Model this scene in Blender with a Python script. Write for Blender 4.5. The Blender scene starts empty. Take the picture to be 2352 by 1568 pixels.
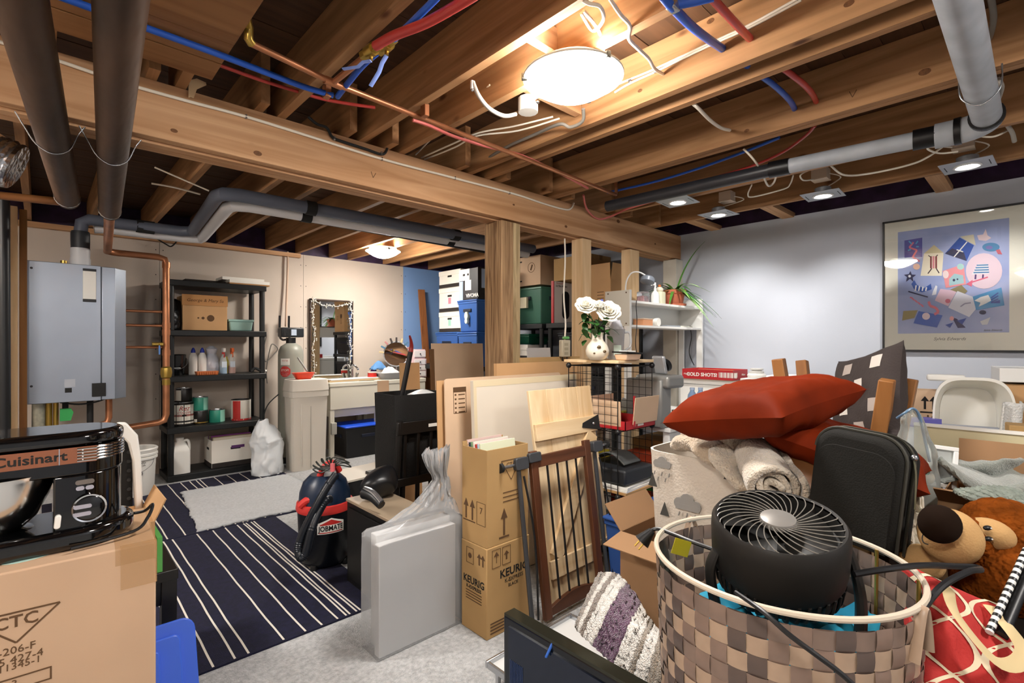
import bpy, bmesh, math, random
from mathutils import Vector, Matrix, noise
random.seed(7)
SC = bpy.context.scene
COL = SC.collection
# ---------------------------------------------------------------- camera
F, CX, CY, H = 1150.0, 1176.0, 790.0, 1.28
YAW = math.atan2(1224, F)                    # angle between the view axis and the beam (+X)
FWD = Vector((math.cos(YAW), math.sin(YAW), 0)); RGT = Vector((math.sin(YAW), -math.cos(YAW), 0))
cam = bpy.data.cameras.new('camera'); camo = bpy.data.objects.new('camera', cam); COL.objects.link(camo)
camo.location = (0, 0, H); camo.rotation_euler = (math.pi/2, 0, YAW - math.pi/2)
cam.sensor_width = 36; cam.lens = 36*F/2352; cam.shift_y = 6/2352; cam.clip_start = 0.02
SC.camera = camo
# ---------------------------------------------------------------- world and exposure
wd = bpy.data.worlds.new('world'); SC.world = wd; wd.use_nodes = True
wd.node_tree.nodes['Background'].inputs[0].default_value = (1, 0.96, 0.92, 1)
wd.node_tree.nodes['Background'].inputs[1].default_value = 0.05
SC.view_settings.view_transform = 'Standard'; SC.view_settings.look = 'None'
SC.view_settings.exposure = 1.38; SC.view_settings.gamma = 1.0; SC.view_settings.use_curve_mapping = False
SC.cycles.use_light_tree = False; SC.cycles.max_bounces = 5; SC.cycles.diffuse_bounces = 3; SC.cycles.glossy_bounces = 3; SC.cycles.transmission_bounces = 3
SC.cycles.use_adaptive_sampling = True; SC.cycles.adaptive_threshold = 0.04; SC.cycles.transparent_max_bounces = 6; SC.cycles.sample_clamp_indirect = 6; SC.cycles.caustics_reflective = False; SC.cycles.caustics_refractive = False
LAMP_NEAR, LAMP_FAR, FILL_BACK, FILL_LEFT, LAMP_BOILER, SPOT_W = 52.0, 62.0, 48.0, 62.0, 75.0, 15.0  # the back and left ones are fill lamps added behind the camera
# ---------------------------------------------------------------- pixel -> world helpers (plan measurements)
def ray(u): return FWD + RGT*((u-CX)/F)
def P(u, v, d): 
    p = ray(u)*d; p.z = H - d*(v-CY)/F; return p
def PZ(u, v, z): return P(u, v, F*(H-z)/(v-CY))
def PX(u, v, x): return P(u, v, x/ray(u).x)
def PY(u, v, y): return P(u, v, y/ray(u).y)
def fit(u, d, ul, ur):
    """near vertical edge at u, distance d; sizes so that the right/left corners fall on ur/ul"""
    p = P(u, CY, d); k = (ur-CX)/F
    a = (p.y*(-RGT.y) + k*FWD.y*p.y)/(RGT.x - k*FWD.x)
    k = (ul-CX)/F
    b = (p.x*RGT.x - k*FWD.x*p.x)/(-RGT.y + k*FWD.y)
    return p.x, p.y, a-p.x, b-p.y
# ---------------------------------------------------------------- materials
def lin(h):
    h = h.lstrip('#'); c = [int(h[i:i+2], 16)/255 for i in (0, 2, 4)]
    return tuple((x/12.92 if x <= 0.04045 else ((x+0.055)/1.055)**2.4) for x in c) + (1,)
MATS = {}
def mk(name, col, rough=0.6, metal=0.0, var=0.0, vs=8.0, bump=0.0, bs=60.0, emit=0, alpha=1.0, trans=0.0, spec=0.5, sheen=0.0, coat=0.0, col2=None, ior=1.45, stretch=None):
    if name in MATS: return MATS[name]
    m = bpy.data.materials.new(name); m.use_nodes = True; nt = m.node_tree; b = nt.nodes['Principled BSDF']
    L = nt.links.new; c = lin(col); b.inputs['Base Color'].default_value = c
    b.inputs['Roughness'].default_value = rough; b.inputs['Metallic'].default_value = metal
    b.inputs['Specular IOR Level'].default_value = spec; b.inputs['IOR'].default_value = ior
    b.inputs['Sheen Weight'].default_value = sheen; b.inputs['Coat Weight'].default_value = coat
    b.inputs['Alpha'].default_value = alpha; b.inputs['Transmission Weight'].default_value = trans
    if emit: b.inputs['Emission Color'].default_value = c; b.inputs['Emission Strength'].default_value = emit
    if var or bump or col2:
        tc = nt.nodes.new('ShaderNodeTexCoord'); mp = nt.nodes.new('ShaderNodeMapping'); L(tc.outputs['Object'], mp.inputs[0])
        if stretch: mp.inputs['Scale'].default_value = stretch
    if var or col2:
        n = nt.nodes.new('ShaderNodeTexNoise'); n.inputs['Scale'].default_value = vs; n.inputs['Detail'].default_value = 2; L(mp.outputs[0], n.inputs[0])
        r = nt.nodes.new('ShaderNodeValToRGB'); L(n.outputs[0], r.inputs[0])
        e = r.color_ramp.elements; e[0].position = 0.3; e[1].position = 0.7
        if col2: e[0].color = c; e[1].color = lin(col2)
        else:
            e[0].color = tuple(x*(1-var) for x in c[:3])+(1,); e[1].color = tuple(min(1, x*(1+var)) for x in c[:3])+(1,)
        L(r.outputs[0], b.inputs['Base Color'])
    if bump:
        n2 = nt.nodes.new('ShaderNodeTexNoise'); n2.inputs['Scale'].default_value = bs; n2.inputs['Detail'].default_value = 1; L(mp.outputs[0], n2.inputs[0])
        bp = nt.nodes.new('ShaderNodeBump'); bp.inputs['Strength'].default_value = bump; bp.inputs['Distance'].default_value = 0.01
        L(n2.outputs[0], bp.inputs['Height']); L(bp.outputs[0], b.inputs['Normal'])
    MATS[name] = m; return m
def wood(name, c1, c2, axis='X', scale=14.0, rough=0.65, knots=True, dark='#5a351c'):
    """sawn timber: grain drawn out along the axis, a few knots"""
    if name in MATS: return MATS[name]
    m = bpy.data.materials.new(name); m.use_nodes = True; nt = m.node_tree; b = nt.nodes['Principled BSDF']; L = nt.links.new
    b.inputs['Roughness'].default_value = rough; b.inputs['Specular IOR Level'].default_value = 0.3
    tc = nt.nodes.new('ShaderNodeTexCoord'); mp = nt.nodes.new('ShaderNodeMapping'); L(tc.outputs['Object'], mp.inputs[0])
    s = [1.0, 1.0, 1.0]; s['XYZ'.index(axis)] = 0.06; mp.inputs['Scale'].default_value = s
    n = nt.nodes.new('ShaderNodeTexNoise'); n.inputs['Scale'].default_value = scale; n.inputs['Detail'].default_value = 3; n.inputs['Distortion'].default_value = 1.2; L(mp.outputs[0], n.inputs[0])
    r = nt.nodes.new('ShaderNodeValToRGB'); L(n.outputs[0], r.inputs[0]); e = r.color_ramp.elements
    e[0].position = 0.32; e[0].color = lin(c1); e[1].position = 0.68; e[1].color = lin(c2)
    out = r.outputs[0]
    if knots:
        mp2 = nt.nodes.new('ShaderNodeMapping'); L(tc.outputs['Object'], mp2.inputs[0]); s2 = [1.0]*3; s2['XYZ'.index(axis)] = 0.45; mp2.inputs['Scale'].default_value = s2
        v = nt.nodes.new('ShaderNodeTexVoronoi'); v.inputs['Scale'].default_value = 4.5; L(mp2.outputs[0], v.inputs[0])
        r2 = nt.nodes.new('ShaderNodeValToRGB'); L(v.outputs['Distance'], r2.inputs[0]); q = r2.color_ramp.elements
        q[0].position = 0.03; q[0].color = (1, 1, 1, 1); q[1].position = 0.085; q[1].color = (0, 0, 0, 1)
        mx = nt.nodes.new('ShaderNodeMix'); mx.data_type = 'RGBA'; L(r2.outputs[0], mx.inputs[0]); L(out, mx.inputs[6]); mx.inputs[7].default_value = lin(dark)
        out = mx.outputs[2]
    L(out, b.inputs['Base Color'])
    bp = nt.nodes.new('ShaderNodeBump'); bp.inputs['Strength'].default_value = 0.15; bp.inputs['Distance'].default_value = 0.01; L(n.outputs[0], bp.inputs['Height']); L(bp.outputs[0], b.inputs['Normal'])
    MATS[name] = m; return m
# ---------------------------------------------------------------- mesh builder
def crm(pts, k, closed=False):
    pts = [Vector(p) for p in pts]
    if k <= 1 or len(pts) < 3: return pts
    out = []; n = len(pts)
    for i in range(n if closed else n-1):
        g = (lambda j: pts[j % n]) if closed else (lambda j: pts[max(0, min(n-1, j))])
        a, b, c, d = g(i-1), g(i), g(i+1), g(i+2)
        for j in range(k):
            t = j/k
            out.append(0.5*((2*b)+(c-a)*t+(2*a-5*b+4*c-d)*t*t+(3*b-a-3*c+d)*t**3))
    if not closed: out.append(pts[-1])
    return out
class MB:
    def __init__(s, T=None): s.v = []; s.f = []; s.T = T
    def add(s, vs, fs):
        o = len(s.v)
        s.v += [ (s.T @ Vector(p)) if s.T else Vector(p) for p in vs ]
        s.f += [tuple(i+o for i in q) for q in fs]; return s
    def box(s, x0, x1, y0, y1, z0, z1):
        return s.add([(x0,y0,z0),(x1,y0,z0),(x1,y1,z0),(x0,y1,z0),(x0,y0,z1),(x1,y0,z1),(x1,y1,z1),(x0,y1,z1)],
                     [(0,3,2,1),(4,5,6,7),(0,1,5,4),(1,2,6,5),(2,3,7,6),(3,0,4,7)])
    def frus(s, x0, x1, y0, y1, z0, z1, ex, ey=None):
        """box whose top is larger by ex/ey on every side"""
        ey = ex if ey is None else ey
        return s.add([(x0,y0,z0),(x1,y0,z0),(x1,y1,z0),(x0,y1,z0),(x0-ex,y0-ey,z1),(x1+ex,y0-ey,z1),(x1+ex,y1+ey,z1),(x0-ex,y1+ey,z1)],
                     [(0,3,2,1),(4,5,6,7),(0,1,5,4),(1,2,6,5),(2,3,7,6),(3,0,4,7)])
    def cyl(s, p0, p1, r0, r1=None, n=16, cap=True):
        r1 = r0 if r1 is None else r1; p0 = Vector(p0); p1 = Vector(p1); ax = (p1-p0).normalized()
        a = ax.orthogonal().normalized(); b = ax.cross(a); vs = []
        for p, r in ((p0, r0), (p1, r1)):
            for i in range(n):
                t = 2*math.pi*i/n; vs.append(p + a*(r*math.cos(t)) + b*(r*math.sin(t)))
        fs = [(i, (i+1) % n, n+(i+1) % n, n+i) for i in range(n)]
        if cap: fs += [tuple(reversed(range(n))), tuple(range(n, 2*n))]
        return s.add(vs, fs)
    def tube(s, pts, r, n=8, k=1, closed=False, flat=1.0):
        pts = crm(pts, k, closed); m = len(pts); vs = []; fs = []
        t0 = (pts[1]-pts[0]).normalized(); a = Vector((0,0,1)).cross(t0)
        a = a.normalized() if a.length > 0.05 else t0.orthogonal().normalized()
        rr = r if callable(r) else (lambda t: r)
        for i, p in enumerate(pts):
            if closed: t = (pts[(i+1) % m]-pts[i-1])
            else: t = pts[min(i+1, m-1)]-pts[max(i-1, 0)]
            t = t.normalized() if t.length > 1e-9 else t0
            a = (a - t*a.dot(t)); a = a.normalized() if a.length > 1e-6 else t.orthogonal().normalized()
            b = t.cross(a); q = rr(i/(m-1))
            for j in range(n):
                w = 2*math.pi*j/n; vs.append(p + a*(q*math.cos(w)) + b*(q*flat*math.sin(w)))
        for i in range(m if closed else m-1):
            for j in range(n):
                i2 = (i+1) % m; fs.append((i*n+j, i*n+(j+1) % n, i2*n+(j+1) % n, i2*n+j))
        if not closed: fs += [tuple(reversed(range(n))), tuple(range((m-1)*n, m*n))]
        return s.add(vs, fs)
    def lathe(s, prof, c=(0,0,0), n=28, cap=False, sq=None):
        """sq: superellipse power for squarish sections; prof: (r, z)"""
        c = Vector(c); vs = []; fs = []
        for r, z in prof:
            for i in range(n):
                t = 2*math.pi*i/n; x, y = math.cos(t), math.sin(t)
                if sq:
                    g = (abs(x)**sq[0]+abs(y)**sq[0])**(-1/sq[0]); x *= g*sq[1]; y *= g*sq[2]
                vs.append(c+Vector((r*x, r*y, z)))
        for j in range(len(prof)-1):
            for i in range(n): fs.append((j*n+i, j*n+(i+1) % n, (j+1)*n+(i+1) % n, (j+1)*n+i))
        if cap: fs += [tuple(reversed(range(n))), tuple(range((len(prof)-1)*n, len(prof)*n))]
        return s.add(vs, fs)
    def prism(s, poly, z0, z1):
        n = len(poly)
        return s.add([(x, y, z0) for x, y in poly]+[(x, y, z1) for x, y in poly],
                     [tuple(reversed(range(n))), tuple(range(n, 2*n))]+[(i, (i+1) % n, n+(i+1) % n, n+i) for i in range(n)])
    def grid(s, nu, nv, fn, cu=False, cv=False):
        vs = [fn(i/(nu if cu else nu-1), j/(nv if cv else nv-1)) for j in range(nv) for i in range(nu)]
        fs = [(j*nu+i, j*nu+(i+1) % nu, ((j+1) % nv)*nu+(i+1) % nu, ((j+1) % nv)*nu+i)
              for j in range(nv if cv else nv-1) for i in range(nu if cu else nu-1)]
        return s.add(vs, fs)
    def sph(s, c, r, nu=16, nv=10):
        c = Vector(c); r = (r, r, r) if not hasattr(r, '__len__') else r
        vs = [c+Vector((0, 0, -r[2]))]
        for j in range(1, nv):
            a = math.pi*j/nv-math.pi/2
            for i in range(nu):
                t = 2*math.pi*i/nu; vs.append(c+Vector((r[0]*math.cos(a)*math.cos(t), r[1]*math.cos(a)*math.sin(t), r[2]*math.sin(a))))
        vs.append(c+Vector((0, 0, r[2]))); e = len(vs)-1; fs = []
        for i in range(nu): fs += [(0, 1+(i+1) % nu, 1+i), (e, e-nu+i, e-nu+(i+1) % nu)]
        for j in range(nv-2):
            for i in range(nu): fs.append((1+j*nu+i, 1+j*nu+(i+1) % nu, 1+(j+1)*nu+(i+1) % nu, 1+(j+1)*nu+i))
        return s.add(vs, fs)
    def quad(s, a, b, c, d): return s.add([a, b, c, d], [(0, 1, 2, 3)])
    def build(s, name, mat, parent=None, smooth=35, bev=0, sub=0, solid=0, w=False, seg=2, loc=None, flip=True):
        vs = s.v; o_loc = None
        if parent is not None:
            if w:
                iv = TM[parent.name].inverted(); vs = [iv @ p for p in vs]
        else:
            if loc is None:
                xs = [p.x for p in vs]; ys = [p.y for p in vs]; zs = [p.z for p in vs]
                loc = Vector(((min(xs)+max(xs))/2, (min(ys)+max(ys))/2, min(zs)))
            o_loc = Vector(loc); vs = [p-o_loc for p in vs]
        me = bpy.data.meshes.new(name); me.from_pydata([tuple(p) for p in vs], [], s.f); me.validate()
        if flip:
            bm = bmesh.new(); bm.from_mesh(me); bmesh.ops.recalc_face_normals(bm, faces=bm.faces); bm.to_mesh(me); bm.free()
        if smooth:
            me.shade_smooth(); me.set_sharp_from_angle(angle=math.radians(smooth))
        me.materials.append(mat)
        o = bpy.data.objects.new(name, me); COL.objects.link(o)
        if parent is not None: o.parent = parent
        else: o.location = o_loc
        T = TM[parent.name] if parent is not None else Matrix.Translation(o_loc)
        TM[o.name] = T.copy()
        if solid: md = o.modifiers.new('solid', 'SOLIDIFY'); md.thickness = solid; md.offset = 0
        if bev: md = o.modifiers.new('bevel', 'BEVEL'); md.width = bev; md.segments = seg; md.limit_method = 'ANGLE'; md.angle_limit = math.radians(40)
        if sub: md = o.modifiers.new('sub', 'SUBSURF'); md.levels = sub; md.render_levels = sub
        return o
TM = {}
def tag(o, label=None, cat=None, group=None, kind=None):
    if label: o['label'] = label
    if cat: o['category'] = cat
    if group: o['group'] = group
    if kind: o['kind'] = kind
    return o
def thing(name, label, cat, loc=(0,0,0), rz=0.0, group=None, kind=None, rot=None):
    o = bpy.data.objects.new(name, None); COL.objects.link(o); o.empty_display_size = 0.05
    o.location = loc
    M = Matrix.Translation(Vector(loc)) @ (rot.to_4x4() if rot else Matrix.Rotation(rz, 4, 'Z'))
    o.rotation_euler = M.to_euler()
    TM[o.name] = M; return tag(o, label, cat, group, kind)
def dup(o, loc=None, rz=None, label=None, parent=None):
    c = o.copy(); COL.objects.link(c)
    if parent is not None: c.parent = parent
    if loc is not None: c.location = loc
    if rz is not None: c.rotation_euler = (0, 0, rz)
    if label: c['label'] = label
    for ch in [x for x in bpy.data.objects if x.parent == o]: dup(ch, parent=c)
    return c
RX = Matrix(((1,0,0),(0,0,-1),(0,1,0))).to_4x4()      # local plane (x right, y up) standing on a face that looks towards -Y
RY = Matrix(((0,0,-1),(-1,0,0),(0,1,0))).to_4x4()     # the same on a face that looks towards -X
RZ = Matrix.Identity(4)                               # lying on a top face
def on_front(x, y, z): return Matrix.Translation((x, y, z)) @ RX
def on_left(x, y, z): return Matrix.Translation((x, y, z)) @ RY
def on_top(x, y, z, rz=0): return Matrix.Translation((x, y, z)) @ Matrix.Rotation(rz, 4, 'Z')
def text(s, size, T, mat, parent, name='lettering', w=False, align='CENTER', sx=1.0, bold=0.0, shear=0.0, ext=0.0004, bend=None):
    cu = bpy.data.curves.new('t', 'FONT'); cu.body = s; cu.size = size; cu.align_x = align; cu.align_y = 'CENTER'; cu.offset = bold; cu.shear = shear; cu.extrude = ext; cu.resolution_u = 2
    t = bpy.data.objects.new('t', cu); COL.objects.link(t)
    me = bpy.data.meshes.new_from_object(t.evaluated_get(bpy.context.evaluated_depsgraph_get()))
    vs = [(v.co.x*sx, v.co.y, v.co.z) for v in me.vertices]; fs = [tuple(p.vertices) for p in me.polygons]
    bpy.data.objects.remove(t); bpy.data.curves.remove(cu); bpy.data.meshes.remove(me)
    if bend: vs = [bend(p) for p in vs]
    m = MB(T); m.add(vs, fs); return m.build(name, mat, parent, smooth=0, w=w, flip=False)
def decal(poly, T, mat, parent, name='print', w=False, t=0.0006):
    m = MB(T)
    for i, q in enumerate(poly if isinstance(poly[0][0], (tuple, list)) else [poly]): m.prism(q, 0, t*(1+.03*i))
    return m.build(name, mat, parent, smooth=0, w=w)
def rect(x0, y0, x1, y1): return [(x0, y0), (x1, y0), (x1, y1), (x0, y1)]
def ring(cx, cy, r, n=20, ry=None): return [(cx+r*math.cos(2*math.pi*i/n), cy+(ry or r)*math.sin(2*math.pi*i/n)) for i in range(n)]
def line(x0, y0, x1, y1, w):
    dx, dy = x1-x0, y1-y0; l = math.hypot(dx, dy) or 1; nx, ny = -dy/l*w/2, dx/l*w/2
    return [(x0+nx, y0+ny), (x0-nx, y0-ny), (x1-nx, y1-ny), (x1+nx, y1+ny)]
def frame(x0, y0, x1, y1, w): return [rect(x0, y0, x1, y0+w), rect(x0, y1-w, x1, y1), rect(x0, y0+w, x0+w, y1-w), rect(x1-w, y0+w, x1, y1-w)]
def arrow(x, y, h, w): return [rect(x-w*.14, y, x+w*.14, y+h*.68), [(x-w/2, y+h*.62), (x+w/2, y+h*.62), (x, y+h)]]
def obj_tube(name, pts, r, mat, label, cat, n=8, k=1, group=None, parent=None, smooth=60):
    o = MB().tube(pts, r, n, k).build(name, mat, parent, smooth=smooth, w=parent is not None)
    return tag(o, label, cat, group) if label else o
# ---------------------------------------------------------------- palette
JOIST = wood('joist_wood', '#8c6440', '#b88a60', 'Y')
BEAMW = wood('beam_wood', '#ae8058', '#cfa47c', 'X')
BEAMZ = wood('stud_wood', '#cba67a', '#e4c69c', 'Z')
POSTW = wood('old_post_wood', '#6b4f35', '#b08e69', 'Z', scale=34)
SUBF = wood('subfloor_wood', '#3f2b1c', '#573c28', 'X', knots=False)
PANELW = wood('panel_wood', '#845a36', '#a07248', 'X', knots=False)
PINE = wood('pine', '#cfae82', '#e4cba4', 'Z', dark='#8a5528')
PINEX = wood('pine_rail', '#cfae82', '#e4cba4', 'X', dark='#8a5528')
WALNUT = wood('dark_wood', '#4a2c1c', '#613a26', 'Z', knots=False, rough=0.4)
OAK = wood('oak_leg', '#7d4f28', '#9a683a', 'Z', knots=False, rough=0.45)
DRY = mk('drywall_beige', '#ccbfb2', 0.9, var=0.05, vs=2, bump=0.03, bs=90)
BLUEWALL = mk('wall_paint_blue', '#7fa3d6', 0.85, var=0.03, vs=2)
GREYWALL = mk('wall_paint_grey', '#b2b6bf', 0.85, var=0.02, vs=2, bump=0.03, bs=120)
INSUL = mk('insulation_purple', '#2f1a3a', 0.6, var=0.5, vs=9, bump=0.6, bs=14)
CARPET = mk('carpet_grey', '#a9a9a9', 1.0, var=0.22, vs=55, bump=0.7, bs=160, sheen=0.3)
RUG = mk('rug_navy', '#12122c', 0.95, var=0.35, vs=40, bump=0.5, bs=260)
CREAM = mk('rug_cream', '#d8d0c4', 0.95)
COPPER = mk('copper', '#b87c58', 0.38, 0.7, var=0.25, vs=6)
IRON = mk('iron_pipe', '#4a3526', 0.5, 0.35, var=0.5, vs=7, bump=0.2, bs=40, stretch=(1, .25, 1))
WHITEP = mk('white_plastic', '#e4e2dc', 0.35)
CABLE = mk('cable_white', '#e6dccb', 0.5)
CABLEG = mk('cable_grey', '#77726a', 0.5)
BLACKP = mk('black_plastic', '#131315', 0.4)
BLACKM = mk('black_matte', '#191919', 0.75)
GREYABS = mk('pipe_grey', '#5c6270', 0.4)
WPIPE = mk('pipe_white', '#d8d8da', 0.4)
GPVC = mk('pipe_painted_grey', '#aeb4bb', 0.45, var=0.15, vs=9)
PEXB = mk('pipe_blue', '#2456b8', 0.35)
PEXR = mk('pipe_red', '#b33a34', 0.35)
BRASS = mk('brass', '#b99a4c', 0.3, 0.8)
STEEL = mk('steel', '#b9bcc0', 0.25, 0.9)
CHROME = mk('chrome', '#d8dadd', 0.08, 1.0)
CARD = mk('cardboard', '#c49a6c', 0.85, var=0.07, vs=4)
CARDP = mk('cardboard_pale', '#d3b597', 0.85, var=0.06, vs=4)
CARDD = mk('cardboard_kraft', '#b3905f', 0.85, var=0.07, vs=4)
INK = mk('ink_black', '#1c1a18', 0.8)
INKB = mk('ink_brown', '#5a4028', 0.85)
WHITE = mk('white_paint', '#ececea', 0.5)
PAPER = mk('paper', '#efece4', 0.8)
REDC = mk('red_print', '#b3242a', 0.5)
TAPE = mk('packing_tape', '#c49a6a', 0.2, alpha=0.4)
# ---------------------------------------------------------------- the shell
XG, YB, ZW = 4.58, 6.0, 2.335       # grey wall plane, beige wall plane, wall top
XL, YN = -1.6, -1.9                 # unseen sides behind the camera
ZJ, JH = 2.34, 0.235                # joist underside and depth
MB().box(XL-.1, XG+.1, YN-.1, YB+.1, -0.06, 0).build('floor', CARPET)['kind'] = 'structure'
wb = thing('wall_back', 'beige unpainted drywall behind the shelf and sink', 'wall', (1.5, YB, 0), kind='structure')
seams = [XL, -.5, .85, 2.254, 3.6]
for a, b in zip(seams[:-1], seams[1:]):
    MB().box(a+.0015, b-.0015, YB, YB+.03, 0, ZW).build('drywall_panel', DRY, wb, w=True)
MB().box(3.6015, XG+.1, YB, YB+.03, 0, ZW).build('blue_panel', BLUEWALL, wb, w=True)
MB().box(XL, XG+.1, YB+.032, YB+.08, 0, ZW+.3).build('backing', BLACKM, wb, w=True)
m = MB()
for sx in (.85, 2.254, 3.6):
    for k in range(9):
        for o in (-.03, .03): m.cyl((sx+o, YB-.0008, .25+k*.245), (sx+o, YB+.002, .25+k*.245), .005, n=8)
m.build('screw_heads', BLACKM, wb, w=True)['kind'] = 'stuff'
MB().box(XL, XG+.1, YB+.0, YB+.03, ZW+.002, ZJ+JH).build('rim_insulation', INSUL, wb, w=True)
wr = thing('wall_right', 'light grey painted wall with framed poster', 'wall', (XG, 2, 0), kind='structure')
MB().box(XG, XG+.05, YN-.1, YB, 0, ZW+.015).build('painted_face', GREYWALL, wr, w=True)
MB().box(XG+.03, XG+.08, YN-.1, YB, ZW+.015, ZJ+JH).build('rim_insulation', INSUL, wr, w=True)
MB().box(XL-.1, XG+.1, YN-.1, YN, 0, ZJ+JH).build('wall_front', GREYWALL)['kind'] = 'structure'
MB().box(XL-.1, XL, YN, YB+.1, 0, ZJ+JH).build('wall_left', DRY)['kind'] = 'structure'
# ceiling: subfloor boards and joists
ce = thing('ceiling', 'open joist ceiling with board subfloor', 'ceiling', (1.5, 2, ZJ+JH), kind='structure')
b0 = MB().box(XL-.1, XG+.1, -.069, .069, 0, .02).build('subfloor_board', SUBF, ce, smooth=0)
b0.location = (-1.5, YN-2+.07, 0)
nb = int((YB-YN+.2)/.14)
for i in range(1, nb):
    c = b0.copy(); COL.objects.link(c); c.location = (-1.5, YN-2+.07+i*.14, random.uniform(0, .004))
MB().box(XL-.2, XG+.2, YN-.2, YB+.2, ZJ+JH+.03, ZJ+JH+.05).build('upper_floor', BLACKM, ce, w=True)
YF, BT = 2.45, 0.16                 # beam face and thickness
def joist(x, y0, y1, wd=.038, mat=JOIST):
    return MB().box(x, x+wd, y0, y1, ZJ, ZJ+JH).build('joist', mat, ce, w=True, smooth=0)
for x in (-1.2, -.8, -.4, .0, .4, .80, 1.205, 1.44, 1.925, 2.065, 2.66, 2.702, 3.39, 4.05): joist(x, YN, YF+BT-.01)
for x in (-.9, -.5, -.1, .3, .70, 1.11, 1.345, 1.83, 2.16, 2.56, 2.80, 3.29, 3.55, 4.0): joist(x, YF-.10, YB+.03)
for y in (.48, 1.48, 2.1): MB().box(4.09, XG+.03, y-.045, y+.045, ZJ, ZJ+.04).build('blocking', BEAMW, ce, w=True, smooth=0)
for x0, x1, y in ((1.243, 1.44, .62), (1.478, 1.92, 1.55), (1.243, 1.44, 1.28)): MB().box(x0, x1, y, y+.038, ZJ+.06, ZJ+.15).build('blocking', BEAMW, ce, w=True, smooth=0)
# boarded-over bay at the upper left
bp_ = thing('ceiling_panel', 'brown boarded panel under the joists beside the iron pipes', 'ceiling panel', (-.5, 1, ZJ-.02), kind='structure')
MB().box(XL, .49, 2.105, 2.25, ZJ-.02, ZJ).build('plank', PANELW, bp_, w=True, bev=.002)
MB().box(XL, .49, 1.94, 2.10, ZJ-.018, ZJ).build('plank', PANELW, bp_, w=True, bev=.002)
MB().box(XL, .49, .2, 1.935, ZJ-.02, ZJ).build('plank', PANELW, bp_, w=True, bev=.002)
# beam, posts and studs
bm_ = thing('ceiling_beam', 'long sawn timber beam carrying the joists across the room', 'beam', (1.5, YF, 2.1), kind='structure')
MB().box(XL, XG, YF, YF+.05, 2.112, ZJ).build('beam_ply', BEAMW, bm_, w=True, bev=.003)
MB().box(XL, XG, YF+.052, YF+.104, 2.1, ZJ).build('beam_ply', BEAMW, bm_, w=True, bev=.003)
MB().box(XL, XG, YF+.106, YF+BT, 2.1, ZJ).build('beam_ply', BEAMW, bm_, w=True, bev=.003)
x, y, a, b = fit(1152, 3.296, 1113, 1196)
po = thing('support_post', 'weathered rough timber post holding up the beam', 'post', (x, y, 0), kind='structure')
MB().box(0, a*.62, 0, b, 0, 2.1).build('post_timber', POSTW, po, bev=.006)
MB().box(a*.63, a, .004, b-.01, 0, 2.1).build('post_timber', wood('old_post_pale', '#85704f', '#bda680', 'Z', scale=26), po, bev=.004)
for nm, u, d, ul, ur, lab in (('stud', 1338, 3.873, 1313, 1358, 'pine stud under the beam behind the vase of roses'), ('stud', 1447, 4.316, 1427, 1468, 'pale pine stud beside the lamp on the white hutch'), ('stud', 1553, 4.82, 1523, 1570, 'whitish stud against the grey wall behind the potted plant')):
    x, y, a, b = fit(u, d, ul, ur)
    o = MB().box(x, x+a, y, y+b, 0, 2.1).build(nm, BEAMZ if 'whitish' not in lab else mk('stud_white', '#cfc8ba', .8, var=.1, vs=6), bev=.002)
    tag(o, lab, 'stud', 'studs under the beam', 'structure')
# left stud frame beside the boiler
for u0, u1, y in ((12, 40, 4.7), (44, 62, 4.78)):
    p0, p1 = PY(u0, 900, y), PY(u1, 900, y)
    o = MB().box(p0.x, p1.x, y, y+.09, 0, 2.2).build('stud', BEAMZ if u0 == 12 else wood('stud_brown', '#7a5028', '#94683a', 'Z'), bev=.002)
    tag(o, 'pale pine stud left of the boiler' if u0 == 12 else 'darker brown stud tight against the boiler', 'stud', 'boiler studs', 'structure')
p0 = PY(-40, 0, 4.8); MB().box(p0.x, 2.2, 5.93, 5.99, 2.285, 2.33).build('trim_1', BEAMW)['kind'] = 'structure'
# ---------------------------------------------------------------- lamps
def dome_lamp(label, loc, power, r=.185, far=False):
    t = thing('ceiling_lamp', label, 'lamp', loc, group='dome ceiling lamps')
    gl = mk('lamp_glass_%g' % power, '#fffaf4' if not far else '#fff8ee', .3, emit=power)
    prof = [(r*(1-i/10), -.078*(1-(1-i/10)**2)) for i in range(10)] + [(.004, -.078)]
    MB().lathe([(r*.985, .003)]+prof[::2]+prof[-1:], n=28).build('glass_bowl', gl, t)
    MB().lathe([(r+.004, .006), (r+.006, .002), (r+.004, -.003), (r-.004, -.003)], n=40).build('rim', mk('lamp_rim', '#c9ccc2', .3), t)
    MB().lathe([(.0, .036), (r*.78, .036), (r*.8, .03), (r*.8, .014)], n=32).build('canopy', mk('lamp_canopy', '#9a9b94', .4), t)
    for k in range(3):
        a = math.radians(20+120*k); c, s = math.cos(a), math.sin(a)
        m = MB(Matrix.Rotation(a, 4, 'Z')); m.box(r-.012, r+.01, -.008, .008, -.012, .012).build('clip', mk('lamp_clip', '#55554f', .35, .7), t, bev=.002)
    return t
dome_lamp('large white glass dome lamp on the near joists', P(1316, 172, 1.9).xy.to_3d()+Vector((0,0,2.288)), LAMP_NEAR)
dome_lamp('small-looking bright dome lamp over the laundry sink', P(880, 572, 5.5).xy.to_3d()+Vector((0,0,2.30)), LAMP_FAR, far=True)
dome_lamp('added fill dome lamp behind the viewer by the left wall', (-.75, .1, 2.27), FILL_LEFT)  # assumed fixture, added out of view to brighten the left side
dome_lamp('dome lamp over the boiler corner left of the view', (-.95, 3.0, 2.29), LAMP_BOILER)
dome_lamp('added fill dome lamp behind the viewer near the grey wall', (1.5, -1.1, 2.29), FILL_BACK)  # unseen lamp added as fill from behind the camera
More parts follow.
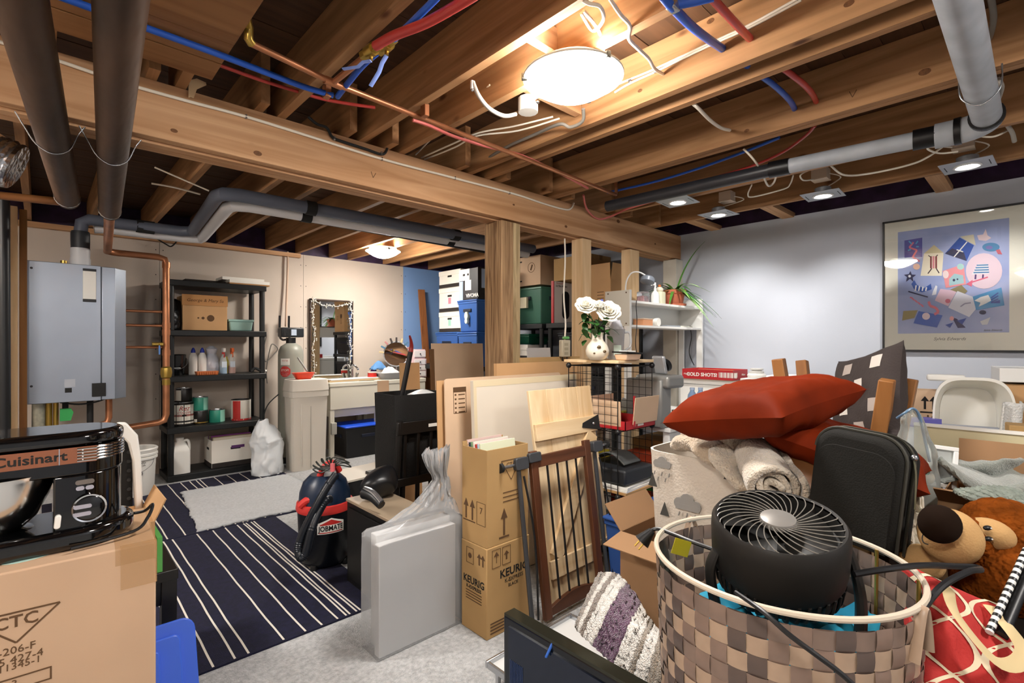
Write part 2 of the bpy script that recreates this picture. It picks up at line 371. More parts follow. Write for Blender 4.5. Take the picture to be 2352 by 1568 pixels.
def spot(u, v, label, aim, on, rz, jb=None):
    p = PZ(u, v, 2.30); p.z = 2.30
    t = thing('spotlight', label, 'spotlight', p, rz, group='square panel spotlights')
    pl = mk('spot_plate', '#b9bfc6', .3, .3)
    MB().box(-.115, .115, -.115, .115, 0, .004).build('plate', pl, t, bev=.001)
    for s in (-1, 1): MB().box(-.05, .05, s*.095-.002, s*.095+.002, -.0008, .0).build('slot', BLACKM, t)
    MB().lathe([(.062, .0), (.064, -.006), (.055, -.009), (.045, -.004), (.043, .02)], n=28).build('ring', WHITE, t)
    MB().lathe([(.0, -.002), (.042, -.001), (.044, .002)], n=24).build('lens', mk('spot_lens', '#ffffff', .3, emit=14 if on else 5) if on else mk('spot_lens_dim', '#ffffff', .3, emit=2.5), t)
    MB().lathe([(.05, .004), (.05, .05), (.03, .06), (0, .06)], n=20).build('housing', mk('spot_housing', '#8d9094', .4, .4), t)
    l = bpy.data.lights.new('spot_beam', 'SPOT'); l.energy = SPOT_W if on else SPOT_W*.35; l.spot_size = math.radians(95); l.spot_blend = .8; l.shadow_soft_size = .03; l.color = (1, .97, .93)
    o = bpy.data.objects.new('spot_beam', l); COL.objects.link(o); o.location = p+Vector((0, 0, -.045))
    o.rotation_euler = (Vector(aim)-o.location).to_track_quat('-Z', 'Y').to_euler()
    if jb:
        q = PZ(jb[0], jb[1], 2.40); j = thing('junction_box', jb[2], 'junction box', (q.x, q.y, 2.365), group='spotlight junction boxes')
        MB().box(-.045, .045, -.045, .045, 0, .07).build('box_body', mk('jbox', '#cdb9a4', .5), j, bev=.003)
        MB().box(-.048, .048, -.048, .048, -.006, .0).build('cover', mk('jbox', '#cdb9a4', .5), j, bev=.001)
        obj_tube('lead', [q+Vector((.02, -.045, -.0)), q+Vector((.06, -.1, -.03)), (p.x+.02, p.y-.02, 2.36), (p.x, p.y, 2.35)], .004, CABLE, None, None, k=5, parent=j)
spot(1557, 464, 'lit square spotlight nearest the beam', (4.5, 2.0, .9), True, math.radians(4))
spot(1650, 493, 'dim square spotlight closest to the wall corner', (4.58, 1.75, .8), True, math.radians(-3), (1670, 452, 'beige junction box over the corner spotlight'))
spot(1890, 449, 'lit square spotlight left of the framed poster', (4.58, 1.05, .8), True, math.radians(3), (1885, 400, 'beige junction box above the middle spotlight'))
spot(2222, 381, 'square spotlight over the framed poster', (4.58, .2, .9), True, math.radians(-2), (2213, 327, 'beige junction box under the grey pipe elbow'))
# ---------------------------------------------------------------- pipes under the ceiling
def hpath(pts, z): return [PZ(u, v, z) for u, v in pts]
def ypath(pts, y): return [PY(u, v, y) for u, v in pts]
zi = 2.04
for (u0, v0, u1, v1, lab) in ((280, -60, 252, 486, 'thick rusty iron pipe hung under the beam nearer the middle'), (36, -40, 156, 458, 'thick rusty iron pipe hung under the beam at the far left')):
    t = thing('iron_pipe', lab, 'pipe', PZ(u1, v1, zi), group='iron heating pipes')
    a, b = PZ(u0, v0, zi), PZ(u1, v1, zi); dr = (b-a).normalized()
    MB().cyl(a-dr*.6, b, .051, n=28).build('pipe_run', IRON, t, w=True)
    MB().cyl(b, b+dr*.05, .048, .036, n=24).build('reducer', IRON, t, w=True)
    m = MB(); m.tube([b+Vector((.052*math.cos(i*math.pi/8), 0, .052*math.sin(i*math.pi/8)))-dr*.05 for i in range(16)], .003, 6, closed=True); m.build('wire_tie', STEEL, t, w=True)
    k = (YF+.05-a.y)/(b.y-a.y); c = a+(b-a)*k
    obj_tube('wire_hanger', [c+Vector(q) for q in ((-.10, .0, .065), (-.075, .01, .02), (-.045, .02, -.03), (0, .02, -.054), (.045, .02, -.03), (.07, .01, .03), (.09, 0, .065))], .0025, STEEL, None, None, k=4, parent=t)
# copper from the iron pipe to the boiler
t = thing('copper_pipe', 'thick copper heating pipe dropping beside the shelf rack', 'pipe', (.80, 5.3, .59), group='copper pipes')
e = PZ(252, 486, zi); cp = Vector((.39, 5.25, zi))
MB().tube([e, cp+Vector((0,-.05,0)), cp, cp+Vector((.03,.03,0)), cp+Vector((.08,.05,0)), Vector((.74,5.3,zi)), Vector((.79,5.3,zi-.015)), Vector((.80,5.3,zi-.06)), Vector((.80,5.3,.66)), Vector((.785,5.3,.61)), Vector((.74,5.3,.595)), Vector((.05,5.3,.53))], .027, 16).build('pipe_run', COPPER, t, w=True)
for z in (1.95, 1.42, 1.36, 1.18, .92): MB().cyl((.80,5.3,z), (.80,5.3,z+.05), .031, n=18).build('coupling', COPPER if z != .92 else BRASS, t, w=True)
MB().lathe([(.02,0),(.04,.02),(.045,.06),(.04,.1),(.02,.12)], (.80,5.3,.97), n=18).build('valve_body', BRASS, t, w=True)
for v, lab in ((716, 'upper'), (748, 'middle'), (797, 'lower')):
    a, b = PY(292, v, 5.32), PY(372, v, 5.32); a.z = b.z
    o = obj_tube('copper_pipe', [a-Vector((.1,0,0)), b], .012, COPPER, '%s thin copper pipe from the boiler side' % lab, 'pipe', group='copper pipes')
q = PY(365, 790, 5.26)
t = thing('ball_valve', 'small valve with blue lever on the copper pipe', 'valve', q)
MB().cyl((-.05,0,0), (.03,0,0), .016, n=14).build('valve_body', BRASS, t); MB().box(-.006,.006,-.03,-.02,-.09,-.01).build('lever', mk('lever_blue', '#5d8fd8', .4), t, bev=.002); MB().cyl((0,0,0),(0,-.03,-.012),.008,n=10).build('stem', BRASS, t)
# copper supply under the near joists
t = thing('copper_pipe', 'long thin copper pipe strapped under the near joists', 'pipe', PZ(1000, 270, 2.30), group='copper pipes')
zc = 2.305; a, T0, b = PZ(578, 100, zc), PZ(765, 190, zc), PZ(1415, 447, zc)
MB().tube([a, T0, b, b+Vector((.012,.008,.015)), b+Vector((.015,.01,.09))], .0115, 12).build('pipe_run', COPPER, t, w=True)
MB().tube([a, a+Vector((-.012,-.01,.005)), a+Vector((-.015,-.02,.04)), a+Vector((-.03,-.05,.05))], .015, 12).build('elbow', BRASS, t, w=True)
MB().cyl(T0-(b-a).normalized()*.035, T0+(b-a).normalized()*.035, .0155, n=14).build('tee', COPPER, t, w=True)
V1 = PZ(848, 122, zc); MB().cyl(T0, V1, .0115, n=12).build('branch', COPPER, t, w=True)
for u, v in ((975, 262), (750, 218)):
    q = PZ(u, v, zc); MB().box(q.x-.012, q.x+.012, q.y-.022, q.y+.016, zc-.014, zc+.04).build('strap', COPPER, t, w=True, bev=.003)
def ball_valve(p, q, lab, pipe_r, hdl):
    t = thing('ball_valve', lab, 'valve', p, group='brass valves'); d = (Vector(q)-Vector(p)).normalized(); p = Vector(p)
    m = MB(); m.cyl(p-d*.05, p-d*.02, .018, n=6); m.cyl(p-d*.02, p+d*.02, .022, .022, n=14); m.cyl(p+d*.02, p+d*.05, .018, n=6); m.build('valve_body', BRASS, t, w=True)
    MB().cyl(p, p+Vector((0,0,-.035)), .007, n=10).build('stem', BRASS, t, w=True)
    h = Vector(hdl).normalized(); m = MB(); m.tube([p+Vector((0,0,-.036)), p+Vector((0,0,-.036))+h*.03, p+Vector((0,0,-.05))+h*.05, p+Vector((0,0,-.05))+h*.11], .009, 8, flat=.35); m.build('lever', mk('lever_paleblue', '#7c93d4', .4), t, w=True)
ball_valve(PZ(852, 116, zc), PZ(905, 80, zc), 'brass valve on the copper branch and red hose', .02, (-.35, .55, 0))
ball_valve(PZ(888, 104, 2.33), PZ(925, 70, 2.33), 'brass valve on the blue riser next to the red hose', .02, (-.1, .5, -.4))
def pex(lab, pts, r, mat, k=6, grp='water tubes'): return obj_tube('water_tube', pts, r, mat, lab, 'tube', 10, k, grp)
pex('red hose rising from the brass valve', hpath([(862, 106), (905, 82), (980, 52), (1068, 2)], 2.30)+[PZ(1110, -25, 2.30)], .016, PEXR)
pex('blue tube above the red hose', [PZ(896, 98, 2.33), PZ(935, 62, 2.33), PZ(1000, -2, 2.33), PZ(1030, -35, 2.33)], .011, PEXB)
pex('long blue tube clipped under the brown panel', hpath([(110, -18), (330, 62), (500, 124), (620, 170), (700, 200), (765, 219)], 2.305), .0115, PEXB)
pex('blue tube climbing from the elbow to the valve', [PZ(775, 222, 2.305), PZ(800, 190, 2.31), PZ(835, 148, 2.32), PZ(885, 105, 2.33)], .0115, PEXB)
pex('thin red tube under the brown panel end', hpath([(505, 150), (600, 184), (690, 212), (745, 228), (800, 238), (862, 247)], 2.36), .007, PEXR)
pex('pink tube beside the copper pipe', hpath([(948, 276), (985, 288), (1040, 312), (1110, 334), (1200, 358), (1290, 400), (1350, 432)], 2.33), .008, mk('pipe_pink', '#d4716c', .4))
pex('blue tube bending into the joist at the top', [PZ(1522, -10, 2.30), PZ(1548, 20, 2.30), PZ(1600, 70, 2.34), PZ(1668, 118, 2.44)], .014, PEXB)
pex('blue tube crossing the top edge', [PZ(1540, 12, 2.31), PZ(1580, 6, 2.31), PZ(1640, -8, 2.31)], .014, PEXB)
MB().box(-.02,.02,-.014,.014,-.014,.014).build('tube_tee', STEEL, loc=(0,0,0), bev=.004).location = PZ(1546, 14, 2.30)
tag(bpy.data.objects['tube_tee'], 'grey tee fitting joining the blue tubes at the top', 'fitting')
pex('red tube bending into the joist at the top', [PZ(1628, -12, 2.32), PZ(1690, 55, 2.36), PZ(1732, 98, 2.44)], .013, PEXR)
pex('blue tube drooping between two joists', [PZ(1700, 140, 2.42), PZ(1735, 165, 2.38), PZ(1785, 202, 2.38), PZ(1818, 236, 2.40), PZ(1828, 262, 2.44)], .012, PEXB)
pex('red tube drooping between two joists', [PZ(1760, 125, 2.42), PZ(1800, 158, 2.38), PZ(1842, 190, 2.38), PZ(1866, 216, 2.40), PZ(1880, 246, 2.44)], .012, PEXR)
pex('thin blue tube running along the far joist', hpath([(1395, 442), (1500, 418), (1600, 388), (1700, 352), (1790, 316)], 2.36), .008, PEXB)
pex('red tube sweeping down behind the grey pipe', hpath([(1872, 288), (1850, 312), (1800, 348), (1740, 376), (1660, 402), (1560, 428), (1480, 452)], 2.37), .008, PEXR)
pex('pink tube looping over the beam end', [PZ(1340, 448, 2.36), PZ(1348, 480, 2.30), PZ(1372, 502, 2.28), PZ(1400, 498, 2.30), PZ(1440, 480, 2.33), PZ(1500, 462, 2.35)], .0075, mk('pipe_pink', '#d4716c', .4))
# big painted drain
t = thing('drain_pipe', 'grey painted drain pipe turning along the joists', 'pipe', (3.0, .2, 2.25))
A, B, C = Vector((1.2, .17, 2.27)), Vector((2.93, .17, 2.25)), Vector((3.03, .27, 2.245)); D = PZ(1790, 386, 2.245); E = PZ(1395, 474, 2.245)
MB().cyl(A, B, .05, n=28).build('pipe_run', GPVC, t, w=True)
MB().tube([B, B+Vector((.06,.01,0)), C-Vector((0,.03,0)), C+Vector((0,.08,0))], .056, 24, k=5).build('elbow', GPVC, t, w=True)
for q, d in ((B, Vector((1,0,0))), (C, Vector((0,1,0)))): MB().cyl(q-d*.012, q+d*.012, .06, n=24).build('collar', BLACKP, t, w=True)
dr = (D-C); dr.normalize(); MB().cyl(C+dr*.05, C+dr*.16, .047, n=24).build('coupling', BLACKP, t, w=True)
MB().cyl(C+dr*.1, D, .039, n=24).build('pipe_run', GPVC, t, w=True)
MB().cyl(D, E, .037, n=24).build('pipe_run', mk('pipe_blackish', '#2b2c30', .35), t, w=True); MB().cyl(D-dr*.05, D+dr*.05, .044, n=24).build('coupling', BLACKP, t, w=True)
obj_tube('strap_hanger', [Vector((2.62,.11,2.33)), Vector((2.62,.115,2.24)), Vector((2.62,.17,2.195)), Vector((2.62,.225,2.24)), Vector((2.62,.23,2.33))], .003, STEEL, None, None, k=5, parent=t)
# boiler flue pair
zf = 2.24
def flue(name, lab, off, mat, r):
    zf = 2.24-.45*off; t = thing(name, lab, 'pipe', (.9, 4.2, zf), group='boiler flue pipes')
    a = Vector((.216, 5.05+off, 1.95)); pts = [a, a+Vector((0,0,.17)), Vector((.225, 5.05+off, zf-.03)), Vector((.27, 5.05+off, zf)), Vector((.36, 5.05+off, zf)), Vector((.86+off*.3, 5.03+off, zf)), Vector((.93+off, 4.98+off, zf)), Vector((.93+off, 4.9+off, zf)),
           Vector((.83+off, 3.68+off, zf)), Vector((.85+off, 3.60+off, zf)), Vector((.93+off, 3.56+off, zf)), Vector((2.2, 3.55+off, zf)), Vector((3.62, 3.54+off, zf))]
    if off: pts = pts[3:]; pts[0] = Vector((.30, 5.05+off, zf-.01))
    MB().tube(pts, r, 20).build('pipe_run', mat, t, w=True)
    for x in (1.35, 2.62): MB().cyl((x, 3.555+off, zf), (x+.07, 3.554+off, zf), r+.007, n=20).build('rubber_sleeve', BLACKM, t, w=True)
    if not off: MB().cyl((.56, 5.05, zf), (.68, 5.05, zf), r+.008, n=20).build('rubber_sleeve', BLACKM, t, w=True)
    return t
t = flue('flue_pipe', 'grey flue pipe from the boiler running under the joists', 0, GREYABS, .043)
MB().lathe([(.055,0),(.056,.05),(.058,.12),(.058,.17),(.054,.19)], (.216,5.05,1.95), n=24).build('adapter', mk('dark_rubber', '#2c2f33', .5), t, w=True)
MB().lathe([(.062,-.09),(.062,-.02),(.058,-.01),(.06,.06)], (.216,5.05,1.95), n=24).build('socket', WPIPE, t, w=True)
flue('intake_pipe', 'white intake pipe beside the grey flue pipe', .085, WPIPE, .040)
obj_tube('gas_pipe', [PZ(560, 480, 2.27), PZ(1113, 578, 2.27), Vector((3.9, PZ(1113, 578, 2.27).y, 2.27))], .014, mk('pipe_black', '#17181a', .4), 'black gas pipe below the flue pair', 'pipe')
obj_tube('wall_conduit', [Vector((2.06, 5.96, 2.34)), Vector((2.06, 5.95, 2.2)), Vector((2.05, 5.95, 1.9)), Vector((2.03, 5.93, 1.48))], .012, mk('conduit', '#cdb19a', .5), 'cream conduit running down the beige wall to the softener', 'conduit', k=3)
obj_tube('black_soil_pipe', [PY(6, 460, 4.6), PY(8, 1000, 4.6)], .035, mk('pipe_black', '#17181a', .4), 'black vertical pipe at the far left edge', 'pipe')
t = thing('foil_duct', 'crinkled silver foil duct at the left edge', 'duct', P(20, 390, 2.3))
a, b = P(-150, 300, 2.25), P(38, 385, 2.4); dr = (b-a).normalized(); m = MB(); n = 22
m.tube([a+(b-a)*(i/n) for i in range(n+1)], lambda q: .112+.006*math.sin(q*60), 22); m.build('duct_body', mk('foil', '#c9cdd2', .22, 1.0, bump=.7, bs=30), t, w=True)
obj_tube('copper_pipe', [P(-30, 446, 2.85), P(168, 466, 2.75)], .022, mk('brown_pipe', '#6a4220', .5, .4), 'brown pipe meeting the end of the left iron pipe', 'pipe', n=14, group='copper pipes')
obj_tube('grey_conduit', ypath([(0, 258), (150, 288), (340, 340)], 2.75), .012, mk('conduit_grey', '#7f858c', .4), 'grey conduit behind the beam by the iron pipes', 'conduit')
# ---------------------------------------------------------------- cables
def cable(lab, pts, r=.0042, mat=CABLE, k=6, staples=()):
    if not staples: return obj_tube('cable', pts, r, mat, lab, 'cable', 8, k, 'ceiling cables')
    t = thing('cable', lab, 'cable', pts[len(pts)//2], group='ceiling cables')
    obj_tube('cable_run', pts, r, mat, None, None, k=k, parent=t)
    for q in staples: q = Vector(q); MB().box(q.x-.004, q.x+.004, q.y-.006, q.y+.01, q.z-.009, q.z+.009).build('staple', STEEL, t, w=True, bev=.001)
    return t
yb = YF-.006
cable('long white cable stapled along the face of the beam', ypath([(-40, 84), (105, 130), (228, 172), (305, 197), (430, 232), (565, 268), (720, 316), (880, 366), (1040, 408), (1180, 445), (1250, 468), (1298, 481), (1312, 478), (1318, 466)], yb), .007, staples=ypath([(565, 268), (877, 365), (1045, 409), (1170, 443)], yb))
cable('black cable dipping over the beam top', ypath([(708, 268), (728, 285), (750, 293), (764, 315), (790, 326), (840, 342), (876, 354), (888, 345), (890, 325)], yb-.006), .007, BLACKM, staples=ypath([(768, 318), (876, 352)], yb-.006))
cable('cream cable looping above the dome lamp', [PZ(1335, 30, 2.36), PZ(1362, 70, 2.34), PZ(1386, 45, 2.32), PZ(1378, 15, 2.32), PZ(1352, 8, 2.33), PZ(1330, -5, 2.36)], .006)
cable('cream cable running down past the dome lamp', [PZ(1340, 25, 2.38), PZ(1370, 62, 2.37), PZ(1384, 95, 2.38), PZ(1386, 120, 2.39)], .006)
cable('wavy cream cable entering a joist right of the dome lamp', [PZ(1398, -8, 2.36), PZ(1424, 32, 2.34), PZ(1446, 58, 2.34), PZ(1444, 88, 2.34), PZ(1466, 112, 2.34), PZ(1490, 135, 2.36), PZ(1504, 158, 2.39), PZ(1530, 174, 2.44)], .0065)
xs = 1.918
cable('pair cable along the joist right of the lamp', [PX(1412, 196, xs), PX(1447, 182, xs), PX(1505, 158, xs), PX(1620, 104, xs), PX(1720, 58, xs), PX(1830, -2, xs)], .005)
cable('second pair cable just below it along the joist', [PX(1412, 212, xs), PX(1450, 190, xs), PX(1507, 164, xs), PX(1620, 109, xs), PX(1720, 64, xs), PX(1840, 0, xs)], .005, staples=[PX(1448, 184, xs), PX(1507, 162, xs)])
cable('grey cable hanging from a joist to the round box', [PZ(1086, 188, 2.33), PZ(1100, 220, 2.28), PZ(1125, 250, 2.26), PZ(1158, 266, 2.27), PZ(1185, 262, 2.30)], .009, mk('cable_lightgrey', '#a19a90', .5))
cable('white cable from the round box running left', [PZ(1270, 268, 2.38), PZ(1180, 290, 2.36), PZ(1100, 305, 2.35), PZ(1040, 330, 2.35), PZ(968, 362, 2.38)], .0045)
cable('lower white cable from the round box running left', [PZ(1285, 272, 2.38), PZ(1190, 300, 2.36), PZ(1095, 312, 2.35), PZ(1045, 338, 2.35), PZ(975, 366, 2.38)], .0045)
cable('thin cable crossing behind the copper pipe', [PZ(1125, 195, 2.42), PZ(1060, 258, 2.42), PZ(1010, 300, 2.40), PZ(955, 355, 2.42)], .004)
cable('dark grey cable rounding the blocking below the dome lamp', [PZ(1340, 250, 2.36), PZ(1338, 278, 2.33), PZ(1310, 292, 2.33), PZ(1285, 285, 2.35), PZ(1230, 308, 2.37), PZ(1150, 345, 2.38), PZ(1070, 398, 2.40)], .008, CABLEG)
cable('cream cable sagging between the doubled joists', [PZ(1570, 222, 2.38), PZ(1600, 245, 2.34), PZ(1630, 275, 2.33), PZ(1655, 293, 2.35), PZ(1676, 299, 2.40)], .008)
cable('cream cable drooping near the corner spotlights', [PZ(1708, 342, 2.36), PZ(1730, 365, 2.30), PZ(1748, 392, 2.27), PZ(1764, 426, 2.27), PZ(1778, 418, 2.30), PZ(1784, 396, 2.34)], .006)
cable('cream cable bracket run between two spotlights', [PZ(1727, 424, 2.37), PZ(1718, 446, 2.34), PZ(1730, 452, 2.33), PZ(1800, 434, 2.35), PZ(1815, 422, 2.36), PZ(1822, 402, 2.39)], .005)
cable('white cable swagged from the middle to the right junction box', [PZ(1908, 380, 2.37), PZ(1940, 402, 2.33), PZ(2000, 398, 2.34), PZ(2090, 378, 2.34), PZ(2135, 358, 2.35), PZ(2180, 325, 2.38)], .006)
cable('white cable loop beside the right junction box', [PZ(2200, 348, 2.33), PZ(2160, 352, 2.33), PZ(2135, 345, 2.33), PZ(2132, 338, 2.34), PZ(2160, 336, 2.34), PZ(2186, 338, 2.36)], .005)
cable('white cable to the right of the right junction box', [PZ(2244, 312, 2.36), PZ(2280, 314, 2.33), PZ(2310, 302, 2.35), PZ(2318, 295, 2.38)], .005)
cable('white cable loop left of the middle junction box', [PZ(1868, 412, 2.36), PZ(1846, 414, 2.34), PZ(1838, 404, 2.34), PZ(1846, 396, 2.36), PZ(1860, 390, 2.40)], .005)
cable('grey cable behind the drain pipe at the top right', [PZ(2275, -10, 2.46), PZ(2282, 40, 2.44), PZ(2275, 80, 2.44), PZ(2266, 100, 2.48)], .010, CABLEG)
cable('grey cable stub below the drain pipe elbow', [PZ(2290, 180, 2.36), PZ(2300, 200, 2.33), PZ(2290, 235, 2.36)], .010, mk('cable_lightgrey', '#a19a90', .5))
cable('short white cable end hanging at the right edge', [PZ(2312, 285, 2.36), PZ(2325, 305, 2.33), PZ(2330, 325, 2.30)], .010, mk('cable_lightgrey', '#a19a90', .5))
cable('white wire crossing behind the beam at the left', ypath([(355, 384), (420, 412), (480, 438)], 3.62), .005)
cable('white wire above the left elbow of the flue', ypath([(348, 421), (400, 430), (460, 446)], 3.9), .006)
cable('black cable loop under the wall trim', ypath([(340, 535), (380, 560), (395, 565), (412, 545), (400, 548), (440, 556), (475, 552)], 5.9), .006, BLACKM)
t = thing('junction_box', 'round white ceiling box left of the dome lamp', 'junction box', PZ(1213, 258, 2.30))
MB().lathe([(0,-.0),(.043,0),(.045,.004),(.045,.06),(0,.06)], n=12).build('box_body', mk('box_offwhite', '#c9c4bb', .5), t); MB().sph((.01,-.045,.035), .012, 10, 8).build('knockout', CHROME, t)
t = thing('cable_clamp', 'white cable clamp screwed to a joist near the lamp', 'clamp', PZ(1085, 185, 2.335)); MB().box(-.008,.008,-.006,.006,-.035,.0).build('clamp_body', WHITEP, t, bev=.003); MB().sph((0,0,-.037), .007, 8, 6).build('clamp_screw', STEEL, t)
o = MB(Matrix.Translation(PY(452, 200, 2.44)) @ RX).prism([(-.03,-.055),(-.022,-.05),(-.012,-.052),(.0,-.01),(.035,.02),(.033,.03),(.0,.035),(-.025,.02),(-.03,-.01)], 0, .003).build('torn_paper', mk('paper_tan', '#d9b98f', .9)); tag(o, 'torn scrap of paper stuck on the beam face', 'paper')
bo = bpy.data.objects['ceiling_beam']
def chk(T, nm, par): MB(T).prism(line(-.012, .014, 0, -.016, .003), 0, .0006).build(nm, INKB, par, smooth=0, w=True); MB(T).prism(line(0, -.016, .016, .012, .003), 0, .0007).build(nm, INKB, par, smooth=0, w=True)
chk(Matrix.Translation(PY(857, 401, YF-.0003)) @ RX, 'pencil_mark', bo); chk(Matrix.Translation(PX(1958, 215, 2.6595)) @ RY, 'pencil_mark', ce)
for u, v, r in ((400, 300, .010), (592, 352, .014), (1300, 520, .012), (1420, 508, .018), (1505, 560, .010), (1180, 470, .008)):
    q = PY(u, v, YF-.0003); MB(Matrix.Translation(q) @ RX).prism(ring(0, 0, r*1.3, 14, r*.8), 0, .0004).build('knot', mk('knot_wood', '#6b4526', .7, var=.3, vs=90), bo, smooth=0, w=True)
for u, v, x_, r in ((2124, 165, 2.6595, .016), (1950, 8, 1.9245, .012), (1632, 48, 1.9245, .012), (1470, 208, 1.9245, .009), (1980, 250, 2.6595, .008), (2010, 335, 3.3895, .012), (1715, 300, 2.6595, .010)):
    q = PX(u, v, x_-.0003)
    if ZJ < q.z < ZJ+JH: MB(Matrix.Translation(q) @ RY).prism(ring(0, 0, r*1.3, 14, r*.85), 0, .0004).build('knot', mk('knot_wood', '#6b4526', .7, var=.3, vs=90), ce, smooth=0, w=True)
# ---------------------------------------------------------------- thin clear sheets
def clear(name, tint='#ffffff', rough=.02, base=0.0, bump=0.0, bs=20, body=None):
    """thin transparent film: fresnel mix of transparent and glossy, plus a little diffuse body"""
    if name in MATS: return MATS[name]
    m = bpy.data.materials.new(name); m.use_nodes = True; nt = m.node_tree; L = nt.links.new; nt.nodes.remove(nt.nodes['Principled BSDF']); out = nt.nodes['Material Output']
    tr = nt.nodes.new('ShaderNodeBsdfTransparent'); tr.inputs[0].default_value = lin(tint); gl = nt.nodes.new('ShaderNodeBsdfGlossy'); gl.inputs['Roughness'].default_value = rough
    fr = nt.nodes.new('ShaderNodeFresnel'); fr.inputs[0].default_value = 1.45; mx = nt.nodes.new('ShaderNodeMixShader'); L(fr.outputs[0], mx.inputs[0]); L(tr.outputs[0], mx.inputs[1]); L(gl.outputs[0], mx.inputs[2]); sh = mx
    if base:
        df = nt.nodes.new('ShaderNodeBsdfDiffuse'); df.inputs[0].default_value = lin(body or tint); mx2 = nt.nodes.new('ShaderNodeMixShader'); mx2.inputs[0].default_value = base; L(mx.outputs[0], mx2.inputs[1]); L(df.outputs[0], mx2.inputs[2]); sh = mx2
    if bump:
        n2 = nt.nodes.new('ShaderNodeTexNoise'); n2.inputs['Scale'].default_value = bs; bp = nt.nodes.new('ShaderNodeBump'); bp.inputs['Strength'].default_value = bump; L(n2.outputs[0], bp.inputs['Height'])
        for q in (fr, gl): L(bp.outputs[0], q.inputs['Normal'])
    L(sh.outputs[0], out.inputs['Surface']); MATS[name] = m; return m
# ---------------------------------------------------------------- generic builders
def carton(name, label, cat, loc, s, rz=0, mat=None, group=None, open_=None, tape=True, flapw=.5, ang=(60, 60, 60, 60), t_=.004):
    """cardboard box; loc = its near corner, s = (right, back, up). open_: flap names that stand open"""
    mat = mat or CARD; t = thing(name, label, cat, loc, rz, group); sx, sy, sz = s
    if not open_:
        MB().box(0, sx, 0, sy, 0, sz).build('box_body', mat, t, bev=.004)
        if tape:
            MB().box(sx*.5-.025, sx*.5+.025, -.0006, sy+.0006, sz-.05, sz+.0006).build('tape', TAPE, t)
        return t
    for nm, q in (('side_wall', (0, sx, 0, t_, 0, sz)), ('side_wall', (0, sx, sy-t_, sy, 0, sz)), ('side_wall', (0, t_, t_, sy-t_, 0, sz)), ('side_wall', (sx-t_, sx, t_, sy-t_, 0, sz)), ('box_bottom', (t_, sx-t_, t_, sy-t_, 0, t_))):
        MB().box(*q).build(nm, mat, t)
    fl = flapw*min(sx, sy)
    for k, c in enumerate('flbr'):           # front, left, back, right
        if c not in open_: continue
        a = math.radians(ang[k])             # 0 = upright, 90 = flat outwards
        if c in 'fb':
            s_ = -1 if c == 'f' else 1; y = 0 if c == 'f' else sy
            M = Matrix.Translation((0, y, sz)) @ Matrix.Rotation(-s_*a, 4, 'X'); MB(M).box(.002, sx-.002, -t_/2, t_/2, 0, fl).build('flap', mat, t)
        else:
            s_ = -1 if c == 'l' else 1; x = 0 if c == 'l' else sx
            M = Matrix.Translation((x, 0, sz)) @ Matrix.Rotation(s_*a, 4, 'Y'); MB(M).box(-t_/2, t_/2, .002, sy-.002, 0, fl).build('flap', mat, t)
    return t
def tote(name, label, loc, s, rz, mat, lidmat=None, lid=True, group=None, up=.03):
    t = thing(name, label, 'storage bin', loc, rz, group); sx, sy, sz = s; e = up
    MB().frus(e, sx-e, e, sy-e, 0, sz-.03, e*.8).build('tub', mat, t, bev=.012, seg=3)
    MB().box(.002, sx-.002, .002, sy-.002, sz-.045, sz-.02).build('rim', mat, t, bev=.006)
    if lid: MB().box(-.004, sx+.004, -.004, sy+.004, sz-.02, sz).build('lid', lidmat or mat, t, bev=.008)
    m = MB(); m.box(sx*.35, sx*.65, e*.25-.006, e*.25+.006, sz*.62, sz*.72).build('handle_recess', mk('recess_dark', '#10182c', .6), t, bev=.005)
    m = MB(); m.box(e*.25-.006, e*.25+.006, sy*.3, sy*.7, sz*.62, sz*.72).build('handle_recess', mk('recess_dark', '#10182c', .6), t, bev=.005)
    return t
def can(name, label, loc, r, h, mat, band=None, lid=STEEL, group='paint cans', handle=True, cat='paint can'):
    t = thing(name, label, cat, loc, 0, group)
    MB().lathe([(0,0),(r*.97,0),(r,.004),(r,h-.006),(r*.97,h-.003)], n=28).build('can_body', mat, t)
    MB().lathe([(r*.98,h-.006),(r*1.0,h),(r*.9,h),(r*.88,h-.008),(0,h-.008)], n=28).build('lid', lid, t)
    if band:
        for a0, a1, z0, z1, mm in band:
            MB().grid(10, 2, lambda u, v: Vector(((r+.0008)*math.cos(a0+(a1-a0)*u), (r+.0008)*math.sin(a0+(a1-a0)*u), z0+(z1-z0)*v))).build('label_print', mm, t)
    return t
